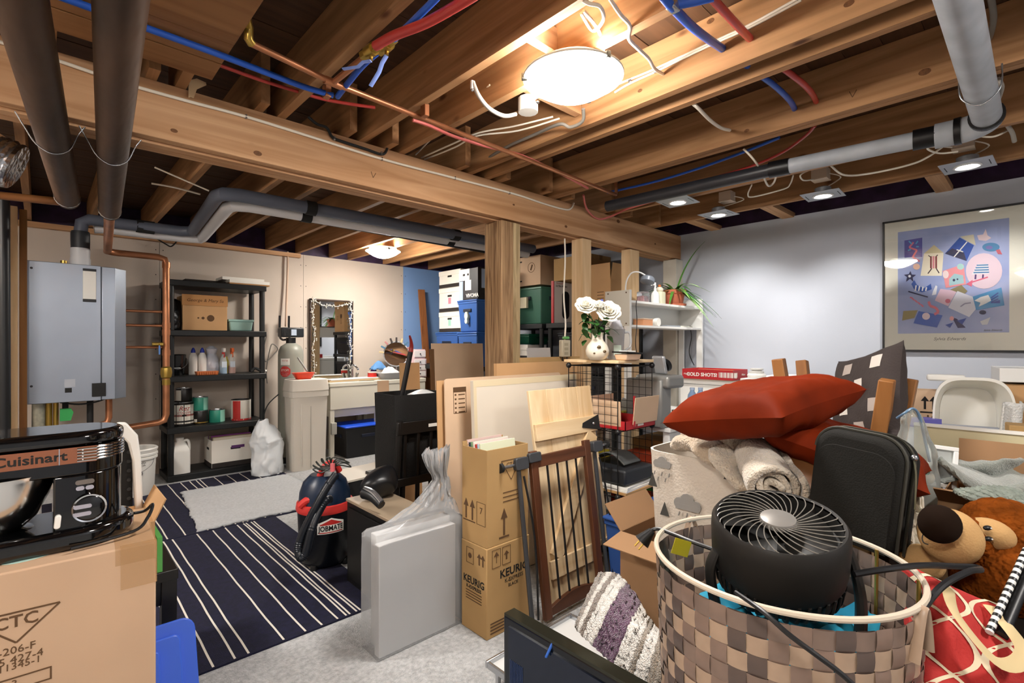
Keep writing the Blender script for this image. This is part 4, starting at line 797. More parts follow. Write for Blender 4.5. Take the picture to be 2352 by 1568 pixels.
obj_tube('paintbrush', [(x+a*.5, y+b*.4, 1.0), (x+a*.42, y+b*.6, 1.08), (x+a*.36, y+b*.75, 1.14)], .009, mk('brush_grey', '#8d8d88', .5), 'grey handled brush standing in the red scoop', 'brush')
px = P(668, 800, 5.5); t = thing('water_softener', 'grey water softener cylinder with black control head', 'softener', (px.x, px.y, 0)); r = .13
MB().lathe([(r,.05),(r,1.16),(r*.96,1.21),(r*.8,1.255),(r*.45,1.285),(r*.4,1.29)], n=32).build('cylinder', mk('softener_grey', '#8f8f84', .4), t); MB().lathe([(0,0),(r+.01,0),(r+.01,.06),(r,.065)], n=28).build('foot', BLACKP, t)
MB().cyl((0,0,1.285), (0,0,1.35), .05, n=16).build('neck', BLACKP, t); MB().box(-.12,.12,-.07,.06,1.355,1.46).build('control_head', mk('head_black', '#22262a', .4), t, bev=.012); MB().box(-.02,.035,-.074,-.068,1.375,1.44).build('display', mk('display_pale', '#b9c6d6', .3), t)
for k in range(5): MB().box(-.10+k*.016,-.094+k*.016,-.075,-.07,1.37,1.445).build('grille_bar', mk('dark_grey', '#333333', .6), t)
for sx_ in (-1, 1): MB().tube([(sx_*.04,.05,1.33),(sx_*.05,.12,1.33),(sx_*.05,.2,1.38),(sx_*.05,.2,1.6)], .012, 10, k=4).build('hose', BLACKP, t)
T = Matrix.Rotation(math.radians(-46), 4, 'Z'); bd = lambda q: (r*1.01*math.sin(q[0]/r), q[1], r*1.01*math.cos(q[0]/r))
def wrap(poly, T0, mat, nm):
    m = MB(T @ T0); n = len(poly); m.add([bd((p[0], p[1], 0)) for p in poly], [tuple(range(n))]); return m.build(nm, mat, t, smooth=0)
F0 = lambda z_: Matrix.Translation((0,0,z_)) @ RX
oc = [(.062*math.cos(math.pi/8+i*math.pi/4), .062*math.sin(math.pi/8+i*math.pi/4)) for i in range(8)]
for k in range(6): wrap(rect(-.05+k*.0167, -.035, -.05+(k+1)*.0167, .035), F0(1.09), PAPER, 'label_print')
for k in range(8):
    xa_, xb_ = -.0573+k*.01433, -.0573+(k+1)*.01433; hh = lambda q: min(.0573, .0573+.0238-abs(q)); wrap([(xa_, -hh(xa_)), (xb_, -hh(xb_)), (xb_, hh(xb_)), (xa_, hh(xa_))], F0(.985), RDP, 'stop_sign')
bd2 = lambda q: ((r*1.02)*math.sin(q[0]/r), q[1], (r*1.02)*math.cos(q[0]/r)); text('STOP!', .032, T @ F0(.998), PAPER, t, bold=.0008, bend=bd2); text('Water softener', .012, T @ F0(.968), PAPER, t, bend=bd2); text('service first', .012, T @ F0(.95), PAPER, t, bend=bd2); text('WATER', .02, T @ F0(1.10), RDP, t, bend=bd2)
# ---------------------------------------------------------------- mirror with string lights
a, b = PY(712, 685, 5.96), PY(811, 868, 5.96)
t = thing('wall_mirror', 'tall narrow mirror wrapped in unlit string lights on the beige wall', 'mirror', ((a.x+b.x)/2, 5.96, b.z)); zb = .84
MB().box(a.x+.012, b.x-.006, 5.968, 5.972, zb, a.z-.012).build('mirror_glass', mk('mirror_glass', '#e6e8e8', .02, 1.0), t, w=True)
for q in ((a.x, a.x+.014, zb, a.z), (b.x-.008, b.x, zb, a.z), (a.x, b.x, a.z-.014, a.z)): MB().box(q[0], q[1], 5.955, 5.985, q[2], q[3]).build('frame', mk('mirror_frame', '#3c2a22', .5), t, w=True)
rr_ = random.Random(5); pts = [Vector((a.x+.02+.03*rr_.random(), 5.945, zb+(a.z-zb)*(i/16))) for i in range(17)]+[Vector((a.x+.03+(b.x-a.x-.06)*(i/8), 5.945, a.z-.02-.05*math.sin(math.pi*i/8)-.02*rr_.random())) for i in range(9)]+[Vector((b.x-.02-.03*rr_.random(), 5.945, a.z-(a.z-zb)*(i/16))) for i in range(17)]
obj_tube('light_string', pts, .003, PAPER, None, None, k=4, parent=t)
cc = crm(pts, 3); bulb = MB().sph((0,0,0), (.006,.006,.014), 6, 5).build('bulb', mk('bulb_clear', '#e8e4da', .15), t)
for i, q in enumerate(cc):
    c = bulb if i == 0 else bulb.copy()
    if i: COL.objects.link(c)
    c.location = TM[t.name].inverted() @ (q+Vector((rr_.uniform(-.025,.025), -.008, rr_.uniform(-.02,.02)))); c.rotation_euler = (rr_.uniform(-1,1), rr_.uniform(-1.4,1.4), 0)
# ---------------------------------------------------------------- laundry sink
SK = mk('sink_cream', '#d8d2c2', .4)
xs0 = PY(757, 800, 5.4).x; xm = PY(876, 800, 5.4).x; xe = xm+(xm-xs0)
for k, (xa, xb) in enumerate(((xs0, xm-.004), (xm+.004, xe))):
    t = thing('laundry_sink', ('left cream laundry tub with faucet under the mirror', 'right cream laundry tub half hidden by the black chair')[k], 'sink', ((xa+xb)/2, 5.6, 0), group='laundry tubs')
    for q in ((xa, xb, 5.4, 5.425), (xa, xb, 5.93, 5.955), (xa, xa+.025, 5.425, 5.93), (xb-.025, xb, 5.425, 5.93)): MB().box(q[0], q[1], q[2], q[3], .80, .85).build('rim', SK, t, w=True, bev=.008)
    m = MB(); m.add([(xa+.03,5.43,.80),(xb-.03,5.43,.80),(xb-.03,5.92,.80),(xa+.03,5.92,.80),(xa+.06,5.47,.46),(xb-.06,5.47,.46),(xb-.06,5.88,.46),(xa+.06,5.88,.46)], [(0,1,5,4),(1,2,6,5),(2,3,7,6),(3,0,4,7),(4,5,6,7)]); m.build('basin', SK, t, w=True, solid=.012)
    MB().box(xa+.01, xb-.01, 5.405, 5.418, .55, .80).build('apron', SK, t, w=True, bev=.004)
    for lx_ in (xa+.012, xb-.06):
        for ly in (5.41, 5.88): MB().box(lx_, lx_+.05, ly, ly+.05, 0, .55).build('leg', SK, t, w=True, bev=.006)
t = thing('faucet', 'chrome faucet at the back of the left tub', 'faucet', (xm-.12, 5.92, .85)); MB().tube([(0,0,0),(0,0,.14),(0,-.04,.17),(0,-.14,.14),(0,-.16,.11)], .013, 12, k=5).build('spout', CHROME, t)
for s_ in (-1, 1): MB().cyl((s_*.06,0,0),(s_*.07,0,.07),.014,.02,n=12).build('tap', CHROME, t)
t = thing('sink_board', 'long white board laid across the left tub', 'board', (xs0+.25, 5.5, .852)); MB(Matrix.Translation((xs0+.02, 5.45, .853)) @ Matrix.Rotation(.12, 4, 'Z')).box(0, .72, 0, .17, 0, .016).build('board_core', PINEX, t, w=True); MB(Matrix.Translation((xs0+.02, 5.45, .8705)) @ Matrix.Rotation(.12, 4, 'Z')).box(0.02, .74, 0, .16, 0, .012).build('board_top', WHITE, t, w=True, bev=.002)
MB().box(xs0+.02, xe-.02, 5.43, 5.60, .851, .8515).v
t = tote('storage_bin', 'black bin with blue lid under the laundry sink', (xs0+.14, 5.3, 0), (.55, .42, .36), 0, BLACKP, mk('lid_blue', '#2455d6', .35))
t = thing('outlet_cover', 'grey plastic box hung on the sink leg', 'box', (xs0+.012, 5.409, .28)); MB().box(0, .06, -.04, 0, 0, .13).build('box_body', mk('outlet_grey', '#a7a59c', .5), t, bev=.006)
# things on the sink
zs = .853
def sx_(u, y=5.62): return PY(u, 800, y).x
t = thing('round_mirror', 'round vanity mirror with clips on its rim on the laundry sink', 'mirror', (sx_(910, 5.75), 5.75, zs), math.radians(-30)); R = .165; cz = .30
MB(Matrix.Translation((0, 0, cz)) @ Matrix.Rotation(-.12, 4, 'X') @ RX).lathe([(0, .004), (R*.93, .004)], n=36).build('mirror_glass', mk('mirror_glass', '#e6e8e8', .02, 1.0), t)
MB(Matrix.Translation((0, 0, cz)) @ Matrix.Rotation(-.12, 4, 'X') @ RX).lathe([(R*.92, .0), (R*.92, .01), (R, .01), (R, -.01), (0, -.01)], n=36).build('rim', STEEL, t)
MB().tube([(0,.01,.0),(0,.03,.1),(0,.02,.2)], .012, 10).build('stand', STEEL, t); MB().lathe([(0,0),(.08,0),(.08,.012),(0,.02)], n=24).build('foot', STEEL, t)
for k, cl in enumerate(('#3a3230', '#b07a78', '#49708a', '#c8b48a', '#3a3230', '#a8484a', '#3a3230', '#88a0b0', '#6a4a3a')):
    a_ = math.radians(5+k*21); MB(Matrix.Translation((R*math.cos(a_), -.012, cz+R*math.sin(a_)+.0)) @ Matrix.Rotation(-a_, 4, 'Y')).box(-.01, .05, -.012, .012, -.012, .012).build('hair_clip', mk('clip_%d' % (k % 5), cl, .4), t, bev=.004)
p = sx_(858, 5.8); o = MB().lathe([(0,0),(.04,.003),(.04,.09),(.02,.12),(.02,.14),(.012,.15),(0,.15)], (p, 5.8, zs), n=18).build('lotion_bottle', mk('purple_bottle', '#5a2f86', .3)); tag(o, 'small purple bottle at the back of the laundry sink', 'bottle')
p = sx_(855, 5.6); t = thing('coffee_tin', 'red tin by the faucet on the laundry sink', 'tin', (p, 5.6, zs)); MB().lathe([(0,0),(.055,0),(.055,.085)], n=24).build('tin_body', mk('tin_red', '#c22f28', .35), t); MB().lathe([(.057,.08),(.057,.092),(0,.094)], n=24).build('lid', mk('tin_lid', '#d8d2c8', .4), t)
p = sx_(896, 5.55); t = thing('wash_basin', 'clear grey plastic basin on the laundry sink', 'basin', (p, 5.55, zs)); MB().lathe([(0,.0),(.11,.0),(.13,.07),(.145,.072),(.145,.078),(.125,.075),(.105,.008),(0,.008)], n=28, sq=(4, 1.25, .85)).build('basin_body', mk('basin_grey', '#b4b6b8', .25), t)
o = MB().grid(26, 16, lambda u, v: Vector((p+(u-.5)*.26, 5.47+v*.16, zs+.05+.09*math.sin(math.pi*u)*math.sin(math.pi*v)+.03*noise.noise(Vector((u*6, v*6, 1)))))).build('cloth_pile', mk('cloth_white', '#d5d0cc', .9), solid=.008); tag(o, 'heap of white cloths in the grey basin', 'cloth')
o = MB().grid(20, 12, lambda u, v: Vector((p-.05+(u-.5)*.2, 5.70+v*.1, zs+.11+.10*math.sin(math.pi*u)*math.sin(math.pi*v)+.02*noise.noise(Vector((u*5, v*5, 4)))))).build('cap_hat', mk('cap_blue_cloth', '#5f8fc4', .8), solid=.01); tag(o, 'light blue cap leaning before the round mirror', 'cap')
o = MB().lathe([(0,0),(.035,.002),(.035,.08),(.02,.1),(.012,.13),(0,.13)], (sx_(885, 5.62), 5.62, zs), n=16).build('soap_bottle', WHITEP); tag(o, 'white pump bottle beside the grey basin', 'bottle')
p = sx_(958, 5.55); t = thing('jewelry_box', 'pink and white drawer box with heart knobs on the sink', 'box', (p-.09, 5.5, zs)); 
MB().box(0, .2, 0, .18, 0, .24).build('box_body', mk('pink_box', '#e4c3c4', .5), t, bev=.003); MB().box(.02, .18, .0, .15, .242, .36).build('upper_drawer_case', mk('pink_box', '#e4c3c4', .5), t, bev=.003)
for z0_, z1_ in ((.015, .08), (.09, .155), (.165, .23), (.26, .345)): 
    d_ = MB().box(.015, .185, -.006, 0, z0_, z1_).build('drawer', mk('drawer_white', '#eae2de', .5), t, bev=.003); MB().sph((.1, -.012, (z0_+z1_)/2), .009, 8, 6).build('knob', BLACKM, d_)
o = MB().box(sx_(940, 5.45)-.08, sx_(940, 5.45)+.05, 5.43, 5.5, zs, zs+.05).build('makeup_kit', BLACKM, bev=.01); tag(o, 'small black pouch lying beside the basin', 'pouch')
# plank leaning on the blue wall
a, b = PY(962, 665, 5.9), PY(980, 665, 5.9)
T = Matrix.Translation((a.x+.05, 5.72, 0)) @ Matrix.Rotation(math.radians(-5), 4, 'X') @ Matrix.Rotation(math.radians(-1.5), 4, 'Y')
o = MB(T).box(0, .10, 0, .025, 0, PY(965, 662, 5.85).z).build('plank', wood('plank_red', '#7d4a2a', '#a56a3c', 'Z', knots=False), bev=.002); tag(o, 'reddish brown plank leaning against the blue wall', 'plank')
# ---------------------------------------------------------------- back corner: racks, bins and archive boxes
BLT = mk('bin_blue', '#2f5aa0', .4)
rack('black rack in the far corner under the blue bins', 3.62, 4.5, 4.42, 5.9, (.1, .55, 1.02))
x, y, a, b = fit(1050, 6.25, 1000, 1120); zt_ = 1.28+6.25*28/F
tote('storage_bin', 'blue lidded bin under the white archive boxes', (x, y, 1.022), (min(a, .5), b, zt_-1.022), 0, BLT, group='blue bins in the corner')
x, y, a, b = fit(1058, 6.28, 1009, 1120); z0 = zt_+.003
for k, (v0, v1, lab) in enumerate(((762, 714, 'lowest of three white archive boxes stacked on a blue bin'), (714, 657, 'middle of three white archive boxes with a pink note'), (657, 616, 'topmost white archive box just under the joists'))):
    zz0, zz1 = 1.28+6.28*(CY-v0)/F, 1.28+6.28*(CY-v1)/F
    t = banker('archive_box', lab, (x, y, zz0+.003), (.30, b, zz1-zz0-.004))
    if k < 2: decal(rect(-.03, -.04, .03, .04), on_left(-.001, b/2, .14 if k else .12), mk('note_pink', '#e9899a', .7) if k else mk('note_mint', '#9fd0c0', .7), t, 'note')
x, y, a, b = fit(1095, 5.6, 1050, 1170); zt2 = 1.28+5.6*28/F
tote('storage_bin', 'blue lidded bin right under the tall blue bin', (x, y, 1.022), (.5, b, zt2-1.022), 0, BLT, group='blue bins in the corner')
za = zt2+.003; zb_ = 1.28+5.6*(CY-686)/F
t = tote('storage_bin', 'tall blue bin with a sticker beside the old post', (x, y, za), (.48, b, zb_-za), 0, BLT, group='blue bins in the corner')
decal([ring(.0, .03, .03, 16, .045), ring(.0, -.03, .024, 12, .03)], on_left(-.012+.03, b*.5, (zb_-za)*.42), mk('sticker_white', '#dfe6cf', .5), t, 'sticker', t=.03)
zc_ = 1.28+5.6*(CY-612)/F; BX = mk('appliance_black', '#16161a', .5); t = carton('appliance_box', 'black and white appliance box on the tall blue bin', 'box', (x+.01, y-.01, zb_+.002), (.42, b*.95, zc_-zb_-.004), 0, BX, 'appliance boxes', tape=False)
hb, db = zc_-zb_, b*.95
decal([rect(-db/2, hb*.62, 0.02, hb*.98), rect(-.06+.0, .3*hb, .05, .62*hb)], on_left(-.0008, db/2, 0), PAPER, t, 'white_print')
decal([rect(-db/2+.0, -.0, -db/2+.07, hb*.6)], on_left(-.0009, db/2, 0), mk('print_paleblue', '#9fb6d8', .5), t, 'blue_print')
decal([rect(.05, .35*hb, .3, .95*hb)], on_front(.0, -.0008, 0), mk('print_paleblue', '#9fb6d8', .5), t, 'picture_print'); text('VIVOMA', .06, on_left(-.001, db*.3, hb*.12), PAPER, t, bold=.001)
decal([rect(-.06, -.012, -.02, .012), rect(.02, -.012, .05, .012)], on_left(-.0014, db*.62, hb*.8), INK, t, 'icons')
# racks along the grey wall behind the studs
rack('black rack along the grey wall holding the green bin', 3.98, 4.5, 3.76, 4.40, (.1, .60, 1.10, 1.505))
rack('black rack along the grey wall behind the white hutch', 3.98, 4.5, 2.80, 3.70, (.1, .60, 1.10, 1.505))
GRN = mk('bin_green', '#3f6e5b', .4)
t = tote('storage_bin', 'dark green bin with a paper note on the rack behind the post', (3.99, 3.78, 1.506), (.42, .58, .43), 0, GRN, lid=False, up=.05); decal(rect(-.05, -.06, .05, .06), on_left(-.0, .25, .24), mk('note_cream', '#d9d0b4', .8), t, 'note', t=.03)
t = carton('carton', 'pinkish carton with fragile mark on the dark green bin', 'box', (4.0, 3.80, 1.938), (.40, .52, .33), 0, CARDP, 'cartons behind the studs', tape=False)
decal([rect(-.12, .27, -.03, .285), rect(-.12, .05, -.03, .065), rect(-.10, .06, -.085, .27)], on_left(-.0008, .26, 0), INK, t, 'print'); decal([line(.055*math.cos(a_)+.12, .055*math.sin(a_)+.2, .055*math.cos(a_+.5)+.12, .055*math.sin(a_+.5)+.2, .005) for a_ in [i*.48 for i in range(13)]]+[line(.11, .17, .135, .23, .02)], on_left(-.0008, .26, 0), INKB, t, 'fragile_mark')
t = carton('appliance_box', 'white box with red edge picturing a black heater behind the stud', 'box', (3.99, 3.60, 1.506), (.40, .03, .45), 0, mk('heater_box', '#d9d6d4', .5), 'appliance boxes', tape=False)
MB().box(-.001, .012, -.001, .031, 0, .451).build('red_edge', REDC, t); MB(on_front(.2, -.001, .2)).prism([(x_*1.0, y_) for x_, y_ in rr(-.06, -.15, .06, .15, .05)], 0, .001).build('heater_picture', mk('heater_black', '#1b1a1f', .4), t)
text('ULTRA PLUSH', .03, on_front(.13, -.001, .40), INK, t, bold=.0005); text('Honeywell', .025, on_front(.10, -.001, .43), REDC, t)
carton('carton', 'shadowed carton above the heater box', 'box', (4.05, 3.15, 1.96), (.35, .5, .24), 0, CARDD, 'cartons behind the studs')
t = carton('carton', 'open wine glass carton with raised flaps behind the studs', 'box', (3.99, 2.86, 1.506), (.38, .40, .40), 0, CARD, 'cartons behind the studs', open_='flbr', ang=(8, 4, 8, 5), flapw=.42)
decal([[(-.03,.10),(.03,.10),(.036,.05),(.012,.02),(-.012,.02),(-.036,.05)], rect(-.004,-.06,.004,.02), rect(-.025,-.068,.025,-.06)], on_left(-.0008, .27, .22), INKB, t, 'wine_glass_mark')
for k in range(3): decal(rect(-.04, 0, .04, .006), on_left(-.0008, .12, .28-.03*k), INKB, t, 'print')
banker('archive_box', 'white archive box with pink note on the lower rack shelf', (4.0, 4.0, 1.102), (.3, .38, .17))
o = tote('storage_bin', 'flat green bin on the lower rack shelf above the archive box', (4.0, 3.98, 1.276), (.36, .42, .12), 0, mk('bin_emerald', '#0c4a35', .4))
tote('storage_bin', 'black bin in the shade of the rack behind the hutch', (4.0, 2.85, 1.102), (.4, .7, .30), 0, mk('bin_black', '#1c1d20', .5))  # near-black plastic, one even base colour
tote('storage_bin', 'black bin low on the rack behind the hutch', (4.0, 2.85, .602), (.4, .7, .36), 0, mk('bin_black', '#1c1d20', .5))
# ---------------------------------------------------------------- sheets of cardboard, canvas
def sheet(name, lab, cat, x0, x1, y, z1, lean, t_, mat, rzd=0, grp='leaning sheets', z0=0.0, rnd=.0):
    T = Matrix.Translation((x0, y, z0)) @ Matrix.Rotation(math.radians(rzd), 4, 'Z') @ Matrix.Rotation(-lean, 4, 'X') @ RX; L_ = z1/math.cos(lean); w_ = x1-x0
    o = MB(T).prism(rr(0, 0, w_, L_, rnd) if rnd else rect(0, 0, w_, L_), 0, t_).build(name, mat, bev=.0); return tag(o, lab, cat, grp), T
sheet('flat_carton', 'big pale flattened carton standing left of the old post', 'cardboard', 2.27, 2.80, 3.30, 1.285, .05, .012, CARDP)
t, T = sheet('flat_carton', 'narrow corrugated piece at the left of the big flattened carton', 'cardboard', 2.235, 2.265, 3.27, 1.24, .05, .02, mk('corrugated', '#6a4a2c', .9))
sheet('flat_carton', 'short tan flattened carton leaning beside the sink', 'cardboard', 2.06, 2.24, 3.45, 1.13, .04, .012, CARD)
sheet('flat_carton', 'shorter flattened carton at the sink corner', 'cardboard', 2.0, 2.1, 3.7, .98, .04, .012, CARDP)
x0_, yq = PY(1030, 900, 2.20).x, 2.20
o, T = sheet('flat_carton', 'wide flattened carton with printed checklist behind the canvas', 'cardboard', x0_, x0_+.95, yq, 1.09, .04, .008, CARDP, rnd=.02)
def child_on(o_, T_): return T_, o_
def on_sheet(o_, T_, poly, mat, nm, t_=.009): m = MB(T_); [m.prism(q, 0, t_) for q in poly]; return m.build(nm, mat, o_, smooth=0, w=True)
q = T.inverted() @ PY(1064, 920, yq-.0); cx_, cy_ = q.x, q.y
on_sheet(o, T, frame(cx_-.045, cy_-.07, cx_+.045, cy_+.05, .003)+[rect(cx_-.045, cy_+.05, cx_+.045, cy_+.075)]+[rect(cx_-.01, cy_+.03-.024*k, cx_+.035, cy_+.036-.024*k) for k in range(5)]+[rect(cx_-.035, cy_+.028-.024*k, cx_-.024, cy_+.038-.024*k) for k in range(5)], INKB, 'checklist_print')
sheet('flat_carton', 'second flattened carton edge behind the printed one', 'cardboard', x0_-.03, x0_+.5, 2.23, 1.08, .04, .006, CARD)
sheet('flat_carton', 'tan flattened carton top showing over the canvas', 'cardboard', 2.02, 2.85, 2.28, 1.16, .03, .03, CARD)
sheet('flat_carton', 'brown carton edge behind the cube shelf', 'cardboard', 2.3, 2.9, 2.34, 1.19, .03, .02, CARDD)
sheet('foam_board', 'pale grey board standing under the power strip', 'board', 2.72, 3.0, 2.6, 1.25, .10, .01, mk('board_grey', '#c9c6c4', .6), rzd=4)
# canvas
xa, xb = PY(1083, 870, 2.10).x, PY(1320, 860, 2.10).x; lean = .05
t = thing('canvas', 'large blank stretched canvas with raw edges leaning on cartons', 'canvas', ((xa+xb)/2, 2.08, .25), 0); T = Matrix.Translation((xa, 2.06, .0)) @ Matrix.Rotation(-lean, 4, 'X') @ RX
MB(T).prism(rect(0, 0, xb-xa, 1.085), 0, .028).build('canvas_face', mk('canvas_white', '#d9cfbf', .9, var=.05, vs=3), t, w=True, bev=.003)
for q in (rect(0, 1.05, xb-xa, 1.085), rect(0, 0, .02, 1.05)): MB(T).prism(q, .0283, .029).build('primed_edge', mk('canvas_edge', '#d6c6a4', .9), t, w=True)
# ---------------------------------------------------------------- black chair with fabric hamper
CB = mk('chair_black', '#161413', .35)
p = P(918, 974, 3.0); cxw = .39; zr = p.z
t = thing('folding_chair', 'black slatted chair seen from behind with a hamper on it', 'chair', (p.x+cxw/2, p.y, 0)); x0, y0_ = p.x-.02, p.y
lean = .09
for xx in (x0, x0+cxw-.03): MB().tube([(xx+.015, y0_+.05, 0), (xx+.015, y0_+.03, .42), (xx+.015, y0_-.01, zr+.02)], .016, 10, flat=1.3).build('back_post', CB, t, w=True)
MB().box(x0-.005, x0+cxw+.005, y0_-.022, y0_+.004, zr-.065, zr+.012).build('top_rail', CB, t, w=True, bev=.004); MB().box(x0, x0+cxw, y0_+.0, y0_+.022, .42, .47).build('lower_rail', CB, t, w=True, bev=.003)
for k in range(4): xx = x0+.055+k*(cxw-.11)/3; MB().add([], []).build if False else None; MB().tube([(xx, y0_+.025, .2), (xx, y0_-.008, zr-.05)], .011, 8, flat=.5).build('slat', CB, t, w=True)
MB().box(x0, x0+cxw, y0_+.03, y0_+.40, .425, .45).build('seat', CB, t, w=True, bev=.004)
for xx in (x0+.015, x0+cxw-.015): MB().cyl((xx, y0_+.37, 0), (xx, y0_+.36, .425), .016, n=10).build('front_leg', CB, t, w=True)
MB().box(x0+.015, x0+cxw-.015, y0_+.03, y0_+.05, .2, .225).build('stretcher', CB, t, w=True)
MB().box(x0+.21, x0+.30, y0_-.0235, y0_-.0225, zr-.035, zr-.015).build('white_sticker', PAPER, t, w=True, bev=.0)
hx0, hx1, hy0, hy1 = x0+.02, x0+cxw+.005, y0_+.04, y0_+.33; zh = 1.28-3.1*116/F
t = thing('fabric_hamper', 'black fabric hamper standing on the black chair', 'hamper', ((hx0+hx1)/2, (hy0+hy1)/2, .452)); FB = mk('fabric_black', '#151413', .85, bump=.3, bs=150)
m = MB(); cxx, cyy = (hx0+hx1)/2, (hy0+hy1)/2
m.lathe([(.0,.455),(1.0,.455),(1.02,.6),(1.0,.78),(1.03,zh),(1.0,zh),(.97,.78),(.97,.5),(0,.47)], (cxx, cyy, 0), n=44, sq=(9, (hx1-hx0)/2, (hy1-hy0)/2)); m.build('fabric_wall', FB, t, w=True)
o = MB().grid(16, 8, lambda u, v: Vector((cxx-.02+u*.18, hy0+.05+v*.1, zh-.015+.03*math.sin(u*math.pi)*math.sin(v*2.5)))).build('plastic_scrap', mk('scrap_white', '#e6e6e6', .35), solid=.003); tag(o, 'white plastic scrap inside the black hamper', 'scrap')
t = thing('snow_brush', 'black brush handle with red tipped curved end in the hamper', 'brush', (cxx-.08, cyy, .6)); a, b = P(925, 900, 3.12), P(943, 808, 3.12)
MB().cyl(a+(a-b)*1.5, b, .016, n=12).build('handle', BLACKP, t, w=True); MB().tube([b, P(945, 795, 3.12), P(944, 783, 3.1), P(941, 771, 3.08)], lambda q: .016-.010*q, 10, k=4).build('scraper', mk('scraper_red', '#7a1f1c', .4), t, w=True)
# ---------------------------------------------------------------- wet and dry vacuum
vx, vy = 1.215, 2.90
t = thing('vacuum', 'black and red shop vacuum with hose and coiled cord', 'vacuum', (vx, vy, 0)); VB = mk('vac_black', '#0d1016', .3); VR = mk('vac_red', '#d23a35', .4)
MB().lathe([(0,.02),(.125,.02),(.14,.05),(.15,.30),(.152,.33),(0,.33)], n=32).build('drum', VB, t); MB().lathe([(.155,.32),(.16,.335),(.155,.365),(.14,.37)], n=32).build('red_ring', VR, t)
MB().lathe([(.145,.365),(.14,.42),(.12,.48),(.08,.52),(0,.53)], n=28).build('motor_head', mk('vac_blue', '#16263c', .35), t); MB().tube([(-.05,-.03,.5),(-.02,-.04,.57),(.03,-.05,.585),(.07,-.04,.53)], .018, 10, k=5).build('handle', VR, t)
for a_ in (0, 90, 180, 270): MB().lathe([(0,0),(.02,0),(.022,.02),(.015,.035),(0,.035)], (.125*math.cos(math.radians(a_+40)), .125*math.sin(math.radians(a_+40)), 0), n=12).build('caster', BLACKP, t)
hs = [P(772, 1088, 2.74), P(750, 1120, 2.70), P(725, 1165, 2.66), P(700, 1215, 2.64), P(686, 1255, 2.62), P(690, 1280, 2.60), P(702, 1270, 2.60), P(715, 1220, 2.62), P(730, 1180, 2.66), P(748, 1150, 2.70), P(758, 1146, 2.74)]
m = MB(); m.tube(hs, lambda q: .021+.0012*math.sin(q*420), 12, k=14); m.build('hose', mk('hose_black', '#14181f', .35), t, w=True)
m = MB(); q = P(700, 1150, 2.82); m.tube([P(690, 1162, 2.82), P(703, 1150, 2.82), P(718, 1146, 2.84)], .022, 10, k=3); m.build('red_nozzle', VR, t, w=True)
for k in range(9):
    a_ = k*.42; c = P(762, 1072, 2.85); pts = [c+Vector((.0,0,0)), c+(RGT*math.cos(a_)*.05+Vector((0,0,.03*math.sin(a_*1.7)+.01))), c+RGT*math.cos(a_)*.11+Vector((0,0,.055*math.sin(a_))), c+RGT*math.cos(a_+.3)*.07+Vector((0,0,.05*math.sin(a_+.5)))]
    m = MB(); m.tube(pts, .004, 6, k=5, closed=True); m.build('cord_loop', mk('cord_dark', '#10160f', .4), t, w=True)
MB().cyl(P(764, 1064, 2.84), P(764, 1082, 2.84), .013, n=12).build('cord_tie', mk('tie_pink', '#dd6f74', .5), t, w=True)
T = Matrix.Translation((0,0,.25)) @ Matrix.Rotation(math.radians(-10), 4, 'Z') @ RX; bd = lambda q: (.151*math.sin(q[0]/.151), q[1], .151*math.cos(q[0]/.151)+q[2])
def vwrap(polys, mat, nm, off):
    m = MB(T)
    for q in polys: m.add([bd((p_[0], p_[1], off)) for p_ in q], [tuple(range(len(q)))])
    return m.build(nm, mat, t, smooth=0)
def strips(x0, x1, f0, f1, n=8): return [[(x0+(x1-x0)*i/n, f0(x0+(x1-x0)*i/n)), (x0+(x1-x0)*(i+1)/n, f0(x0+(x1-x0)*(i+1)/n)), (x0+(x1-x0)*(i+1)/n, f1(x0+(x1-x0)*(i+1)/n)), (x0+(x1-x0)*i/n, f1(x0+(x1-x0)*i/n))] for i in range(n)]
vwrap(strips(-.075, .075, lambda x_: -.035, lambda x_: .052-.36*abs(x_)), PAPER, 'badge_white', .001); vwrap(strips(-.062, .062, lambda x_: .014, lambda x_: .044-.42*abs(x_)), RDP, 'badge_red', .002); vwrap(strips(-.066, .066, lambda x_: -.030, lambda x_: -.025), RDP, 'badge_line', .002)
text('JOBMATE', .040, T, INK, t, sx=.82, bold=.0010, bend=lambda q: (.1535*math.sin(q[0]/.1535), q[1]-.006, .1535*math.cos(q[0]/.1535)))
def furlump(m, a=.03, f=9):
    for i, p_ in enumerate(m.v): m.v[i] = p_+Vector((1,1,1))*a*noise.noise(p_*f)
    return m
